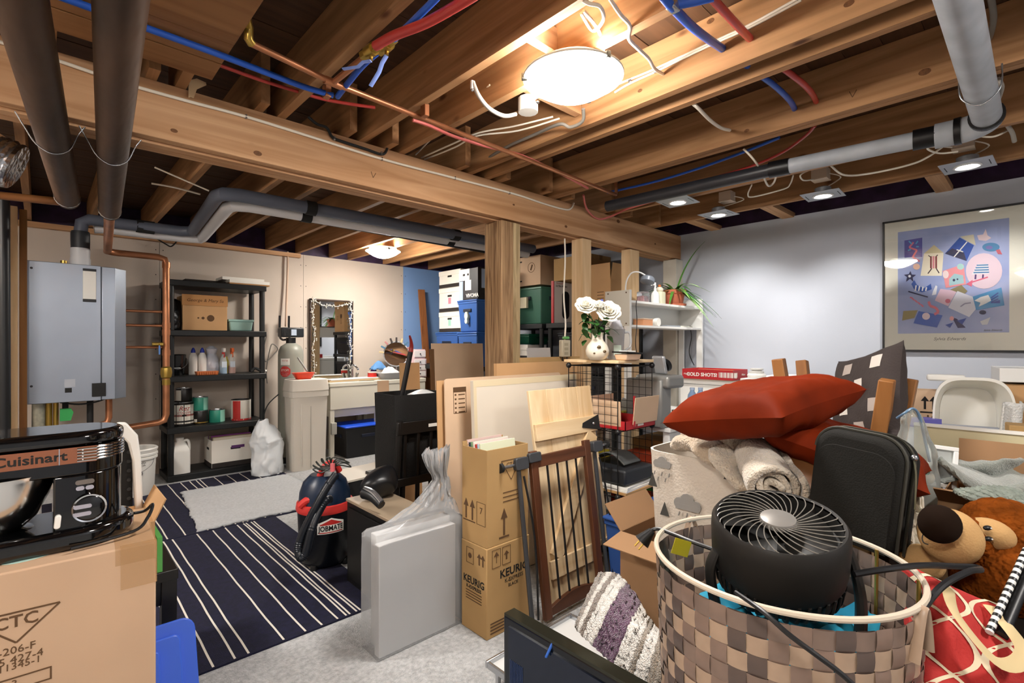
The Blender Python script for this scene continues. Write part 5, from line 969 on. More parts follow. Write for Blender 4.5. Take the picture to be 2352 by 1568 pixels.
# dark cabinet with things on it
t = thing('low_cabinet', 'dark low cabinet with a tan top beside the vacuum', 'cabinet', (1.4, 2.3, 0)); DK = mk('cabinet_dark', '#0f0e0d', .4)
MB().box(1.2, 1.42, 2.06, 2.575, 0, .435).build('cabinet_body', DK, t, w=True, bev=.003); MB().box(1.195, 1.425, 2.055, 2.58, .435, .45).build('cabinet_top', mk('cab_top', '#9c8a74', .5), t, w=True, bev=.002); MB().box(1.19, 1.2, 2.09, 2.54, .04, .41).build('door', DK, t, w=True, bev=.002)
o = furlump(MB().sph((1.33, 2.46, .525), (.10, .09, .075), 30, 18)).build('helmet_bag', mk('bag_dark', '#101114', .35, bump=.4, bs=14)); tag(o, 'round black bag on the dark cabinet', 'bag')  # the bag itself is near-black
t = thing('flashlight', 'silver and black lamp lying at the cabinet edge', 'flashlight', P(850, 1140, 2.5)); a, b = P(838, 1132, 2.5), P(876, 1160, 2.42); MB().tube([a, a+(b-a)*.5+Vector((0,0,.012)), b], lambda q: .03*(1-.3*q), 14, k=4).build('lamp_body', BLACKP, t, w=True); MB().tube([a+Vector((0,0,.018)), a+(b-a)*.5+Vector((0,0,.03)), b+Vector((0,0,.012))], .016, 10, k=4).build('silver_cap', STEEL, t, w=True)
t = thing('white_board', 'white panel lying behind the vacuum', 'panel', (1.5, 3.1, .3)); MB(Matrix.Translation((1.3, 2.95, .42)) @ Matrix.Rotation(.1, 4, 'Z')).box(0, .5, 0, .3, 0, .012).build('panel_face', mk('panel_cream', '#d8cfc0', .5), t, w=True); MB().box(1.32, 1.78, 2.97, 3.2, 0, .418).build('panel_support', BLACKM, t, w=True)
# ---------------------------------------------------------------- white panel in plastic wrap
x, y, a, b = fit(870, 2.022, 834, 1060); hz = .49
t = thing('wrapped_panel', 'white boxed panel in a clear plastic bag tied at the top', 'panel', (x+a/2, y+b/2, 0))
MB().box(x+.004, x+a-.03, y+.004, y+b*.34, .004, hz-.03).build('panel_body', mk('panel_lightgrey', '#f0f0f0', .5), t, w=True, bev=.004); MB().box(x+.03, x+a-.01, y+b*.55, y+b-.01, .004, hz-.012).build('panel_body', mk('panel_lightgrey', '#c8c8c8', .5), t, w=True, bev=.004)
PW = clear('clear_wrap', '#fafafa', .10, .28, .35, 16, '#e4e6e8')
m = MB(); tip = Vector((x+a*.86, y+b*.4, .80))
def wrapf(u, v):
    s_ = 4*u % 4; k = int(s_); f = s_-k; c = [(x-.006, y-.006), (x+a+.006, y-.006), (x+a+.006, y+b+.006), (x-.006, y+b+.006)]; p0, p1 = c[k % 4], c[(k+1) % 4]
    q = Vector((p0[0]+(p1[0]-p0[0])*f, p0[1]+(p1[1]-p0[1])*f, 0))
    if v < .5: q.z = hz*v*2+.003; g = noise.noise(Vector((q.x*18+q.z*6, q.y*18, q.z*5)))*.006; return q+Vector((g*.4, -abs(g), 0))
    w_ = (v-.5)*2; base = q.copy(); base.z = hz+.004
    if w_ < .78: k2 = w_/.78; e = k2**.75; q = base.lerp(tip-Vector((0,0,.13)), e*.86); q.z = base.z+(tip.z-.13-base.z)*(k2**1.6)
    else: k2 = (w_-.78)/.22; q = base.lerp(tip, .86); q = q+(base-tip)*.03*0; q.z = tip.z-.13+.13*k2; q += (Vector((base.x-tip.x, base.y-tip.y, 0)))*.12*k2
    g = noise.noise(Vector((u*26, w_*5, 2)))*.035*min(1, w_*2.2); return q+Vector((g, g*.5, g*.7))
m.grid(96, 44, wrapf, cu=True); m.build('plastic_wrap', PW, t, w=True, smooth=80)
# ---------------------------------------------------------------- coffee maker cartons with magazines
x, y, a, b = fit(1118, 2.158, 1060, 1216); z1 = .394
t = carton('carton', 'kraft coffee maker carton on the floor below the magazine carton', 'box', (x, y, 0), (a, b, z1), 0, CARDD, 'coffee maker cartons', tape=False)
text('KEURIG', .045, on_left(-.0008, b*.5, .225), INK, t, bold=.001, sx=.95); text('K-EXPRESS', .022, on_left(-.0008, b*.5, .195), INK, t, bold=.0004)
text('KEURIG', .05, on_front(a*.62, -.0008, .26), INK, t, bold=.001); text('K-EXPRESS', .024, on_front(a*.62, -.0008, .225), INK, t); text('BLACK', .02, on_front(a*.6, -.0008, .20), INK, t)
for k in range(4): decal(rect(-.055, 0, .055, .004), on_left(-.0008, b*.5, .175-.012*k), INKB, t, 'print'); decal(rect(0, 0, .11, .006), on_front(.02, -.0008, .06-.014*k), INKB, t, 'print')
decal(frame(-.05, -.03, .0, .05, .002)+frame(.01, -.03, .06, .05, .002)+[[(-.04,.02),(-.01,.02),(-.025,.04)], line(-.025,-.01,-.025,.02,.003)]+arrow(.035, -.01, .04, .03), on_front(.08, -.0008, .33), INKB, t, 'handling_marks')
decal(frame(-.06, -.02, -.01, .05, .002)+[ring(-.035,.015,.012)]+arrow(.03, -.01, .05, .03)+arrow(.055, -.01, .05, .03), on_left(-.0008, b*.45, .32), INKB, t, 'handling_marks')
h2 = .816-z1
t = carton('carton', 'open kraft carton holding magazines on top of another carton', 'box', (x+.004, y+.004, z1+.002), (a-.01, b-.005, h2), 0, CARDD, 'coffee maker cartons', open_='b', ang=(0, 0, 3, 0), flapw=.1)
decal(arrow(-.055, -.04, .09, .035)+arrow(-.01, -.04, .09, .035)+[rect(-.075,-.05,.01,-.045)]+frame(.02, -.05, .08, .05, .002), on_left(-.0008, b*.5, h2*.33), INKB, t, 'handling_marks'); text('7', .04, on_left(-.0008, b*.5-.05, h2*.36), INKB, t)
xq = a*.55; decal([line(xq-.06, .06, xq+.06, .06, .003), line(xq-.06, .06, xq, -.03, .003), line(xq+.06, .06, xq, -.03, .003)], on_front(0, -.0008, h2*.72), INKB, t); text('CTC', .03, on_front(xq, -.0008, h2*.72+.037), INKB, t)
decal(arrow(.10, 0, .12, .04)+[rect(.07,-.012,.13,-.004)], on_front(0, -.0008, h2*.08), INKB, t, 'arrow_mark')
for k in range(3): decal(rect(xq-.05, 0, xq+.05, .004), on_front(0, -.0008, h2*.52-.02*k), INKB, t, 'print')
for k in range(7):
    c_ = ('#d8dcc0', '#b7c9d8', '#c23a34', '#e2ddd0', '#7da07a', '#3a4450', '#d7b9b0')[k]; T = Matrix.Translation((x+.014+k*.003, y+.016+k*.019, z1+.01)) @ Matrix.Rotation(math.radians(-6), 4, 'X')
    o = MB(T).box(0, a-.05, 0, .007, 0, h2+.015-.004*(k % 3)).build('magazine', mk('mag_%d' % k, c_, .4)); tag(o, ('pale green', 'pale blue', 'red', 'cream', 'green', 'dark', 'pink')[k]+' magazine standing in the kraft carton', 'magazine', 'magazines in the carton')
# ---------------------------------------------------------------- pine gate
t = thing('pine_gate', 'pine plank gate with black strap hinges leaning by the cube shelf', 'gate', (2.04, 1.63, 0)); lean = math.atan2(.17, 1.04); T = Matrix.Translation((1.79, 1.63, .0)) @ Matrix.Rotation(-lean, 4, 'X') @ RX; Wg = .50
for k in range(4): MB(T).prism(rect(k*Wg/4+.0012, 0, (k+1)*Wg/4-.0012, 1.055), 0, .016).build('plank', PINE, t, w=True, bev=.0015)
MB(T).prism(rect(.005, .80, Wg-.005, .885), .0165, .034).build('rail', PINEX, t, w=True, bev=.002); MB(T).prism(rect(.005, .14, Wg-.005, .225), .0165, .034).build('rail', PINEX, t, w=True, bev=.002)
MB(T).prism(line(.05, .235, Wg-.05, .79, .085), .0165, .034).build('brace', PINEX, t, w=True, bev=.002)
for y_ in (.842, .182):
    h_ = MB(T).prism([(Wg-.14, y_-.012), (Wg-.13, y_+.012), (Wg+.012, y_+.045), (Wg+.012, y_-.04)], .0345, .039).build('strap_hinge', BLACKM, t, w=True)
    MB(T).lathe([(0,.043),(.006,.042),(.008,.039)], (Wg-.04, y_, 0), n=10).build('bolt', STEEL, h_, w=True)
# ---------------------------------------------------------------- baby gate
t = thing('baby_gate', 'brown wooden safety gate with black rods and grey mounts', 'gate', (1.9, 1.57, 0)); lean = math.atan2(.10, .74); T = Matrix.Translation((1.665, 1.565, .0)) @ Matrix.Rotation(-lean, 4, 'X') @ RX; GM = mk('mount_grey_plastic', '#3c3e42', .4)
for x_ in (.0, .40): MB(T).prism(rect(x_, .02, x_+.045, .78), 0, .024).build('post', WALNUT, t, w=True, bev=.003)
MB(T).prism([(.045, .70), (.40, .70), (.40, .755), (.045, .755)], .002, .022).build('top_rail', wood('dark_rail', '#4a2c1c', '#613a26', 'X', knots=False, rough=.4), t, w=True, bev=.003)
MB(T).prism([(.045, .03)]+[(.045+.355*i/8, .065+.03*math.sin(math.pi*i/8)) for i in range(9)]+[(.40, .03)], .002, .022).build('bottom_rail', wood('dark_rail', '#4a2c1c', '#613a26', 'X', knots=False, rough=.4), t, w=True, bev=.002)
for k in range(4): x_ = .115+k*.0715; MB(T).cyl((x_, .07, .012), (x_, .71, .012), .0055, n=8).build('rod', BLACKP, t, w=True)
for x_ in (-.075, .49): MB(T).tube([(x_, .02, .01), (x_, .72, .01)], .011, 8).build('side_bar', GM, t, w=True); MB(T).tube([(x_+.02, .05, .03), (x_+.03, .40, .045), (x_+.012, .68, .03)], .005, 8, k=4).build('spring_rod', BLACKP, t, w=True)
for x_, s_ in ((-.075, -1), (.49, 1)):
    for y_ in (.735,): MB(T).prism(rr(x_-.03, y_-.025, x_+.05, y_+.03, .012), -.01, .034).build('latch', GM, t, w=True, bev=.003); MB(T).cyl((x_, y_, .012), (x_+s_*.10, y_+.0, .012), .0075, n=10).build('screw_arm', STEEL, t, w=True); MB(T).cyl((x_+s_*.10, y_, .012), (x_+s_*.115, y_, .012), .021, n=18).build('rubber_pad', BLACKM, t, w=True)
MB(T).prism(rr(-.02, .73, .06, .775, .01), -.008, .036).build('lock_housing', GM, t, w=True, bev=.004)
# ---------------------------------------------------------------- wire cube tower
X0, Y0, S = 2.315, 1.613, .352; LV = [.073, .433, .793, 1.153]
t = thing('cube_shelf', 'black wire cube shelf tower with a pine board on top', 'shelf', (X0+S/2, Y0+S/2, 0)); WB = mk('wire_black', '#101011', .4)
def wpanel(o_, du, dv, n=8):
    m = MB(); o_ = Vector(o_); du = Vector(du); dv = Vector(dv)
    for i in range(n+1): m.cyl(o_+du*(i/n), o_+du*(i/n)+dv, .0016 if 0 < i < n else .003, n=5); m.cyl(o_+dv*(i/n), o_+dv*(i/n)+du, .0016 if 0 < i < n else .003, n=5)
    o2 = m.build('wire_panel', WB, t, w=True); o2['kind'] = 'stuff'
for z_ in LV: wpanel((X0, Y0, z_), (S,0,0), (0,S,0))
for z_, z2 in zip(LV[:-1], LV[1:]):
    wpanel((X0, Y0, z_), (0,S,0), (0,0,z2-z_)); wpanel((X0+S, Y0, z_), (0,S,0), (0,0,z2-z_)); wpanel((X0, Y0+S, z_), (S,0,0), (0,0,z2-z_))
for z_ in LV:
    for x_ in (X0, X0+S):
        for y_ in (Y0, Y0+S): MB().sph((x_, y_, z_), .017, 12, 8).build('connector', BLACKP, t, w=True)
for x_ in (X0, X0+S):
    for y_ in (Y0, Y0+S): MB().cyl((x_, y_, 0), (x_, y_, LV[0]), .012, n=10).build('foot', BLACKP, t, w=True)
o = MB().box(X0-.01, X0+S+.0, Y0-.012, Y0+S+.03, 1.172, 1.188).build('pine_board', PINEX, bev=.002); tag(o, 'pine board lying on the wire cube tower', 'board'); zt = 1.189
# carton in red tray (upper cube)
zc2 = .80; t = thing('drink_tray', 'red printed drink tray with tan carton flaps in the upper cube', 'tray', (X0+.19, Y0+.18, zc2)); xx0, xx1, yy0, yy1 = X0+.03, X0+S-.015, Y0-.03, Y0+S-.04
for q in ((xx0, xx1, yy0, yy0+.004, .09), (xx0, xx1, yy1-.004, yy1, .09), (xx0, xx0+.004, yy0, yy1, .09), (xx1-.004, xx1, yy0, yy1, .09)): MB().box(q[0], q[1], q[2], q[3], zc2, zc2+.05).build('tray_wall', REDC, t, w=True)
MB().box(xx0, xx1, yy0, yy1, zc2-.0, zc2+.003).build('tray_bottom', REDC, t, w=True)
MB(Matrix.Translation((xx0+.06, yy0-.01, zc2+.03)) @ Matrix.Rotation(math.radians(6), 4, 'X')).box(0, .25, 0, .004, 0, .15).build('carton_flap', CARDP, t, w=True); MB(Matrix.Translation((xx0+.0, yy0+.03, zc2+.02)) @ Matrix.Rotation(math.radians(-3), 4, 'Y')).box(0, .004, 0, .2, 0, .14).build('carton_flap', CARDP, t, w=True)
MB().box(xx0+.05, xx1-.02, yy1-.06, yy1-.056, zc2+.01, zc2+.17).build('carton_flap', CARDP, t, w=True); MB().box(xx0+.065, xx0+.08, yy0-.012, yy0-.008, zc2+.02, zc2+.19).build('red_strip', REDC, t, w=True)
text('80', .03, on_front(xx0+.09, yy0-.001, zc2+.025), PAPER, t, w=True); decal(rect(0, 0, .06, .02), on_front(xx0+.12, yy0-.001, zc2+.015), PAPER, t, 'barcode', w=True)
# black desk tray and papers (lower cube)
zl = .443; t = thing('desk_tray', 'black curved desk tray on white papers in the lower cube', 'tray', (X0+.17, Y0+.15, zl))
for k in range(3): MB(Matrix.Translation((X0+.02+.008*k, Y0-.04, zl+.002+k*.014)) @ Matrix.Rotation(.05*k, 4, 'Z')).box(0, .28, 0, .3, 0, .012).build('paper_stack', PAPER if k else mk('board_tan', '#b98f5c', .8), t, w=True)
MB().box(X0+.03, X0+.31, Y0-.03, Y0+.27, zl+.05, zl+.135).build('tray_body', mk('tray_charcoal', '#26282c', .45), t, w=True, bev=.012)
m = MB(); m.grid(14, 10, lambda u, v: Vector((X0+.09+.17*u, Y0+.02+.22*v, zl+.15+.055*math.sin(v*math.pi)**1.0*(1-.2*u)))); m.build('curved_rest', mk('tray_grey', '#5b5d5c', .45), t, w=True, solid=.008)
o = MB().box(X0+.12, X0+.34, Y0+.30, Y0+.335, .60, .76).build('yellow_box', mk('box_yellow', '#d9c436', .5), bev=.002); tag(o, 'yellow cardboard folder behind the black desk tray', 'folder'); o.location.z = .445
p = P(1410, 1145, 2.5)
tote('storage_bin', 'blue lidded bin in front of the wire cubes on the floor', (2.15, 1.27, 0), (.50, .32, .38), 0, mk('bin_blue2', '#34589c', .4))
t = carton('carton', 'orange and green printed carton beside the wire cubes', 'box', (2.72, 1.60, 0), (.3, .35, .56), 0, mk('print_orange', '#d2502a', .5), 'printed cartons', tape=False); MB().box(-.001, .301, -.001, .351, .38, .52).build('green_band', mk('print_green', '#3f8f3a', .5), t); decal([frame(.03, .40, .075, .47, .004)[i] for i in range(4)]+[frame(.085, .40, .13, .47, .004)[i] for i in range(4)], on_front(0, -.0018, 0), PAPER, t, 'marks')
# ---------------------------------------------------------------- on the pine board: vase, roses, pitcher, tub
vb = P(1372, 832, 2.86); vb.z = zt; t = thing('vase', 'cream round bellied vase with painted flowers on the pine board', 'vase', vb); VC = mk('vase_cream', '#ded6c4', .15)
MB().lathe([(0,0),(.038,.0),(.045,.004),(.064,.03),(.067,.055),(.057,.085),(.036,.11),(.032,.125),(.034,.145),(.038,.157),(.033,.152),(.028,.125)], n=36).build('vase_body', VC, t)
for u_, z_, s_ in ((-2.35, .075, 1.1), (-1.85, .05, 1.0), (-2.75, .04, .6)):
    a_ = u_; rv = .0655-.25*(z_-.055)**2*14; c = Vector((rv*math.cos(a_), rv*math.sin(a_), z_)); MB().sph(c, (.011*s_, .011*s_, .008*s_), 8, 6).build('painted_flower', mk('flower_olive', '#5d4a2e', .4), t)
def rose(c, r, lab, tilt):
    t = thing('rose', lab, 'rose', c, group='white roses'); RW = mk('rose_white', '#efeadb', .6); rr2 = random.Random(int(r*1e4)+7)
    for ly in range(5):
        n_ = (3, 4, 5, 6, 7)[ly]; rad = r*(.12+.2*ly); op = .25+.26*ly
        for k in range(n_):
            a_ = 2*math.pi*(k+.4*ly)/n_+rr2.uniform(-.15, .15); T = Matrix.Rotation(tilt, 4, Vector((RGT.x, RGT.y, 0))) @ Matrix.Rotation(a_, 4, 'Z')
            def pf(u, v, rad=rad, op=op):
                w_ = (u-.5)*2; ww = r*(.38+.12*ly)*math.sin(math.pi*(.15+.75*v)); h_ = r*(1.0-.1*ly)*v; out = rad*(.35+.65*v**.8)+r*.16*op*max(0, v-.6)*2.5-.3*ww*w_*w_
                return Vector((out, w_*ww, h_-r*.3-.18*r*op*max(0, v-.65)*2+.04*r*math.sin(w_*5+ly)*v))
            m = MB(T); m.grid(7, 6, pf); m.build('petal', RW, t, solid=.0012)
    return t
def stem(a, b, t_): MB().tube([a, (a+b)*.5+Vector((.005, 0, .01)), b], .003, 6, k=4).build('stem', mk('stem_green', '#3f6a2c', .6), t_, w=True)
for (u, v, r, lab, ti) in ((1346, 702, .058, 'left white rose in the vase', .9), (1397, 716, .066, 'right larger white rose in the vase', 1.0), (1376, 700, .04, 'small white rose behind the two large ones', .5)):
    c = P(u, v, 2.82); rs = rose(c, r, lab, ti); stem(vb+Vector((0,0,.15)), c-Vector((0,0,.02)), rs)
rr2 = random.Random(12); t = thing('foliage_spray', 'dark green leaves around the rose stems', 'foliage', vb+Vector((0,0,.15)))
for k in range(40):
    c = P(rr2.uniform(1340, 1402), rr2.uniform(725, 782), rr2.uniform(2.80, 2.90)); d_ = Vector((rr2.uniform(-1,1), rr2.uniform(-1,1), rr2.uniform(-.8,.5))).normalized(); sd = d_.cross(Vector((rr2.uniform(-.4,.4), rr2.uniform(-.4,.4), 1))).normalized(); L_ = rr2.uniform(.045, .08)
    m = MB(); m.grid(5, 7, lambda u, v: c+d_*(L_*v)+sd*((u-.5)*.036*math.sin(math.pi*min(1, v*.97+.02)))+Vector((0,0,.012*math.sin(math.pi*v)-.01*(u-.5)**2))); m.build('leaf', mk('leaf_dark', '#27521e', .45, var=.3, vs=20), t, w=True)
t = thing('blue_blossom', 'small blue flowers between the roses', 'flower', P(1375, 702, 2.78))
for k in range(9): c = P(1378+rr2.uniform(-12, 14), 696+rr2.uniform(-10, 16), 2.87); MB().sph(c, .009, 7, 5).build('blossom', mk('blossom_blue', '#4a5fc0', .6), t, w=True)
pb = P(1414, 826, 3.0); pb.z = zt; t = thing('pitcher', 'translucent grey plastic pitcher behind the vase', 'pitcher', pb)
MB().lathe([(0,0),(.042,0),(.045,.005),(.054,.17),(.056,.18),(.053,.18),(.043,.01),(0,.006)], n=30).build('pitcher_body', mk('pitcher_grey', '#a9aaac', .2), t); MB().tube([RGT*.05+Vector((0,0,.16)), RGT*.085+Vector((0,0,.155)), RGT*.088+Vector((0,0,.08)), RGT*.05+Vector((0,0,.05))], .007, 10, k=5).build('handle', mk('pitcher_grey', '#a9aaac', .2), t)
m = MB(); m.grid(16, 8, lambda u, v: Vector((.05*math.cos(2*math.pi*u)*(1-.5*v), .05*math.sin(2*math.pi*u)*(1-.5*v), .175+.06*v+.02*noise.noise(Vector((u*9, v*4, 0))))), cu=True); m.build('plastic_liner', mk('liner', '#dfe2e8', .3), t); MB(Matrix.Translation((0,0,.055)) @ Matrix.Rotation(YAW-math.pi/2, 4, 'Z') @ on_front(-.0, -.05, 0)).prism(rect(-.022, -.03, .022, .03), 0, .003).build('label_print', mk('label_mint', '#cfe0d4', .5), t)
pb = P(1442, 826, 2.84); pb.z = zt; t = thing('food_container', 'peach plastic tub with loose black lid on the pine board', 'container', pb, math.radians(-8)); MB().frus(-.055, .055, -.04, .04, 0, .035, .008).build('tub', mk('tub_peach', '#dcbb9e', .35), t, bev=.006); MB(Matrix.Rotation(.06, 4, 'Y')).box(-.075, .075, -.055, .055, .038, .046).build('lid', BLACKP, t, bev=.003); MB().box(-.04, .03, -.03, .03, .047, .054).build('paper', PAPER, t)
# power strip on its hanging cord
t = thing('power_strip', 'beige power strip hanging on a cord beside the stud', 'power strip', P(1297, 800, 3.55)); MB().tube([P(1297, 548, 3.7), P(1298, 600, 3.68), P(1295, 680, 3.62), P(1299, 740, 3.58), P(1297, 780, 3.55)], .006, 8, k=5).build('cord', CABLE, t, w=True)
a = P(1297, 800, 3.55); T = Matrix.Translation(a) @ Matrix.Rotation(YAW-math.pi/2+.5, 4, 'Z'); MB(T).box(-.037, .037, -.02, .02, -.06, .06).build('strip_body', mk('strip_beige', '#b8ad95', .5), t, w=True, bev=.006)
for k in range(3): MB(T).box(-.016, .016, -.0215, -.0195, -.045+k*.032, -.025+k*.032).build('socket', mk('socket_beige', '#9f957e', .5), t, w=True)
m = MB(T); m.tube([(-.02,0,-.06),(-.015,0,-.085),(.015,0,-.085),(.02,0,-.06)], .004, 8, k=4); m.build('cord_loop', BLACKP, t, w=True); MB(T).box(-.01,.03,-.02,.02,.065,.085).build('green_tab', mk('tab_green', '#5fa05a', .5), t, w=True, bev=.006)
# ---------------------------------------------------------------- framed poster on the grey wall
t = thing('framed_poster', 'large framed poster of kites on blue with a wide cream mat', 'picture', (XG-.02, .45, 1.23))
yl, yr_, zt_, zb_ = PX(2027, 700, XG-.02).y, .065, 2.185, 1.228
def PT(u, v):                       # photo position on the poster -> local (x to the right = -Y, y up)
    q = PX(u, v, XG-.02); return (yl-q.y, q.z)
T = Matrix.Translation((XG-.02, yl, 0)) @ RY; W_ = yl-yr_
MB(T).prism(rect(0, zb_, W_, zt_), -.018, -.008).build('backing', BLACKM, t, w=True)
MB(T).prism(rect(.004, zb_+.004, W_-.004, zt_-.004), -.008, -.006).build('mat_board', mk('mat_cream', '#eceadc', .7), t, w=True)
for q in ((0, zb_, W_, zb_+.012), (0, zt_-.012, W_, zt_), (0, zb_, .012, zt_), (W_-.012, zb_, W_, zt_)): MB(T).prism(rect(*q), -.018, .006).build('frame_bar', BLACKP, t, w=True, bev=.001)
x0, zt2_ = PT(2062, 530)[0], PT(2062, 533)[1]; x1, zb2_ = PT(2318, 762)[0], PT(2318, 763)[1]
MB(T).prism(rect(x0, zb2_, x1, zt2_), -.006, -.0055).build('print_sheet', mk('print_blue', '#8f9fd0', .6, col2='#aeb8de', vs=5), t, w=True)
kl = [0]
def pc(pts, col, nm='painted_shape'):
    kl[0] += 1; h = -.0055+.00006*kl[0]; return MB(T).prism([PT(*p) for p in pts], h-.0002, h).build(nm, mk('paint_'+col[1:], col, .6), t, smooth=0, w=True)
def pe(u, v, ru, rv, col): pc([(u+ru*math.cos(i*math.pi/12), v+rv*math.sin(i*math.pi/12)) for i in range(24)], col)
def pl(u0, v0, u1, v1, w_, col):
    dx, dy = u1-u0, v1-v0; l = math.hypot(dx, dy); nx, ny = -dy/l*w_/2, dx/l*w_/2; pc([(u0+nx, v0+ny), (u0-nx, v0-ny), (u1-nx, v1-ny), (u1+nx, v1+ny)], col)
pc([(2077,552),(2118,545),(2118,590),(2077,592)], '#5a5aa8')
for a_ in ((2098,556,2088,568),(2088,568,2106,574),(2106,574,2096,590),(2096,590,2112,600)): pl(*a_, 4, '#e0788a')
for a_ in ((2087,553,2094,560),(2108,553,2103,560),(2110,566,2104,566),(2085,575,2092,572)): pl(*a_, 3, '#5fb0d8')
pc([(2122,582),(2145,562),(2167,580),(2163,633),(2114,633)], '#efe6cf'); pc([(2122,582),(2145,562),(2167,580)], '#cfc49c')
for uu in (2138, 2150): pl(uu, 588, uu, 616, 4, '#7a2a30')
pl(2144, 588, 2144, 616, 5, '#d98a92'); pl(2140, 616, 2131, 628, 2.5, '#3a2a34'); pl(2150, 616, 2157, 627, 2.5, '#3a2a34'); pl(2137, 590, 2132, 586, 2, '#3a2a34'); pl(2150, 588, 2154, 585, 2, '#3a2a34')
pc([(2205,543),(2236,538),(2241,563),(2222,554)], '#d4cdb4'); pc([(2204,545),(2237,563),(2220,599),(2170,582)], '#2450a8'); pc([(2170,582),(2187,570),(2214,580),(2220,599)], '#2a2f52'); pl(2221, 555, 2191, 590, 2.5, '#eeeeea'); pl(2197, 573, 2212, 578, 2.5, '#eeeeea')
pc([(2244,540),(2258,538),(2264,525),(2268,540),(2277,546),(2264,553),(2248,551)], '#e6cfd4'); pe(2276, 567, 20, 10, '#4a86b4'); pe(2272, 568, 8, 4, '#7a6fb0'); pc([(2287,574),(2296,572),(2302,584),(2292,583)], '#c65f70')
pe(2260, 622, 42, 41, '#e3cbd8'); pc([(2246,606),(2269,606),(2272,628),(2232,630)], '#e6e4e8')
for k in range(4): pl(2243-k*2.4, 609+k*5.6, 2270+k*.6, 608+k*5.6, 3, '#4a7fae')
for uu in (2241, 2258): pl(uu, 630, uu-1, 641, 4, '#4a3470')
pl(2269, 636, 2228, 649, 3, '#d8607e'); pc([(2219,652),(2234,642),(2232,658)], '#d8607e')
pc([(2165,622),(2213,606),(2219,653),(2172,661)], '#e8949a'); pc([(2180,640),(2192,628),(2212,632),(2214,650),(2180,656)], '#9fc4cc'); pe(2206, 612, 8, 7, '#a8d2cc'); pe(2172, 630, 7, 9, '#efd8d8'); pe(2191, 643, 3, 3, '#2a2f52'); pe(2199, 641, 2, 2, '#2a2f52')
pc([(2091,622),(2094,630),(2104,631),(2096,637),(2098,647),(2090,640),(2081,647),(2083,636),(2076,631),(2087,629)], '#232a52'); pe(2089, 634, 3, 3, '#dfe3ee'); pe(2105, 612, 8, 7, '#ecc3ac')
pc([(2093,652),(2100,643),(2106,654),(2122,662),(2138,651),(2140,664),(2118,671),(2100,665)], '#2f57a8')
for k in range(4): pl(2104+k*8, 655+k*1.5, 2102+k*8, 668, 3, '#eeeeee')
pl(2086, 669, 2131, 682, 3, '#232a52'); pc([(2149,655),(2153,657),(2150,676),(2140,678),(2143,668)], '#e8eaf2')
for k in range(18): pl(2090+(k*7) % 29, 682+(k*5) % 21, 2093+(k*7) % 29, 684+(k*5) % 21, 3, '#d8708a')
pc([(2160,663),(2198,668),(2178,703),(2147,690)], '#e3c2d4'); pe(2177, 691, 6, 5, '#d8708a'); pc([(2182,665),(2208,654),(2222,668),(2214,676)], '#8f8560')
pc([(2199,668),(2236,682),(2241,710),(2226,728),(2178,706)], '#dddfee'); pl(2206, 704, 2216, 697, 3, '#9a98b8'); pl(2216, 697, 2230, 695, 3, '#9a98b8')
pc([(2234,681),(2300,660),(2307,701),(2242,712)], '#3f96d0'); pc([(2238,690),(2252,682),(2270,677),(2277,690),(2264,697),(2248,704),(2252,695)], '#eef0f2')
for k in range(3): pl(2276, 684+k*5, 2293, 672+k*7, 3, '#2450a8')
pc([(2274,696),(2297,688),(2297,696)], '#2450a8'); pe(2257, 717, 8, 5, '#232a52'); pc([(2251,738),(2275,728),(2268,745),(2256,746)], '#cfd4dc')
pc([(2075,714),(2108,712),(2100,730),(2072,736)], '#9a8c5c'); pc([(2110,714),(2165,724),(2152,752),(2098,742)], '#3f63bc')
for a_ in ((2133,692,2136,702),(2136,702,2150,707),(2150,707,2156,716),(2156,716,2146,722)): pl(*a_, 6, '#e07a8c')
pe(2127, 726, 9, 8, '#e8d4dc'); pc([(2186,728),(2198,732),(2218,752),(2200,753)], '#252c60'); pc([(2171,746),(2190,740),(2182,752)], '#3050a8'); pc([(2198,736),(2220,730),(2210,745)], '#3050a8'); pe(2186, 731, 5, 5, '#e3a0a8')
q = PT(2180, 778); text('Sylvia Edwards', .030, T @ Matrix.Translation((q[0], q[1], -.0058)), mk('pencil', '#6a6a62', .8), t, w=True, shear=.35, sx=.95, name='signature'); q = PT(2280, 758); text('Sylvia Edwards', .015, T @ Matrix.Translation((q[0], q[1], -.0015)), INK, t, w=True, shear=.4, name='signature')
MB(T).prism(rect(.01, zb_+.01, W_-.01, zt_-.01), .002, .003).build('glass_pane', clear('pane_glass'), t, w=True)
# ---------------------------------------------------------------- white hutch desk by the studs
HW = mk('melamine_white', '#e6e5e1', .45); HX0, HX1, HY0, HY1 = 3.30, 4.50, 2.19, 2.42
t = thing('hutch', 'white shelf hutch with a potted plant on top', 'shelf', (3.9, 2.3, 0))
for x_ in (HX0, HX1-.02): MB().box(x_, x_+.02, HY0, HY1, 1.42, 1.70).build('side_panel', mk('side_cream', '#cdc8bb', .6) if x_ == HX0 else HW, t, w=True, bev=.001); MB().box(x_, x_+.02, HY0, HY0+.05, 0, 1.42).build('leg', HW, t, w=True, bev=.001); MB().box(x_, x_+.02, HY1-.05, HY1, 0, 1.42).build('leg', HW, t, w=True, bev=.001)
MB().box(HX0-.002, HX0+.022, HY0-.004, HY0, 0, 1.70).build('edge_strip', HW, t, w=True); MB().box(HX1-.022, HX1+.002, HY0-.004, HY0, 0, 1.66).build('edge_strip', HW, t, w=True)
for z_ in (1.43, 1.62): MB().box(HX0+.02, HX1-.02, HY0, HY1, z_-.018, z_).build('shelf_board', HW, t, w=True, bev=.001)
MB().box(HX0+.02, HX1-.02, HY1-.008, HY1, 1.43, 1.62).build('back_panel', HW, t, w=True)
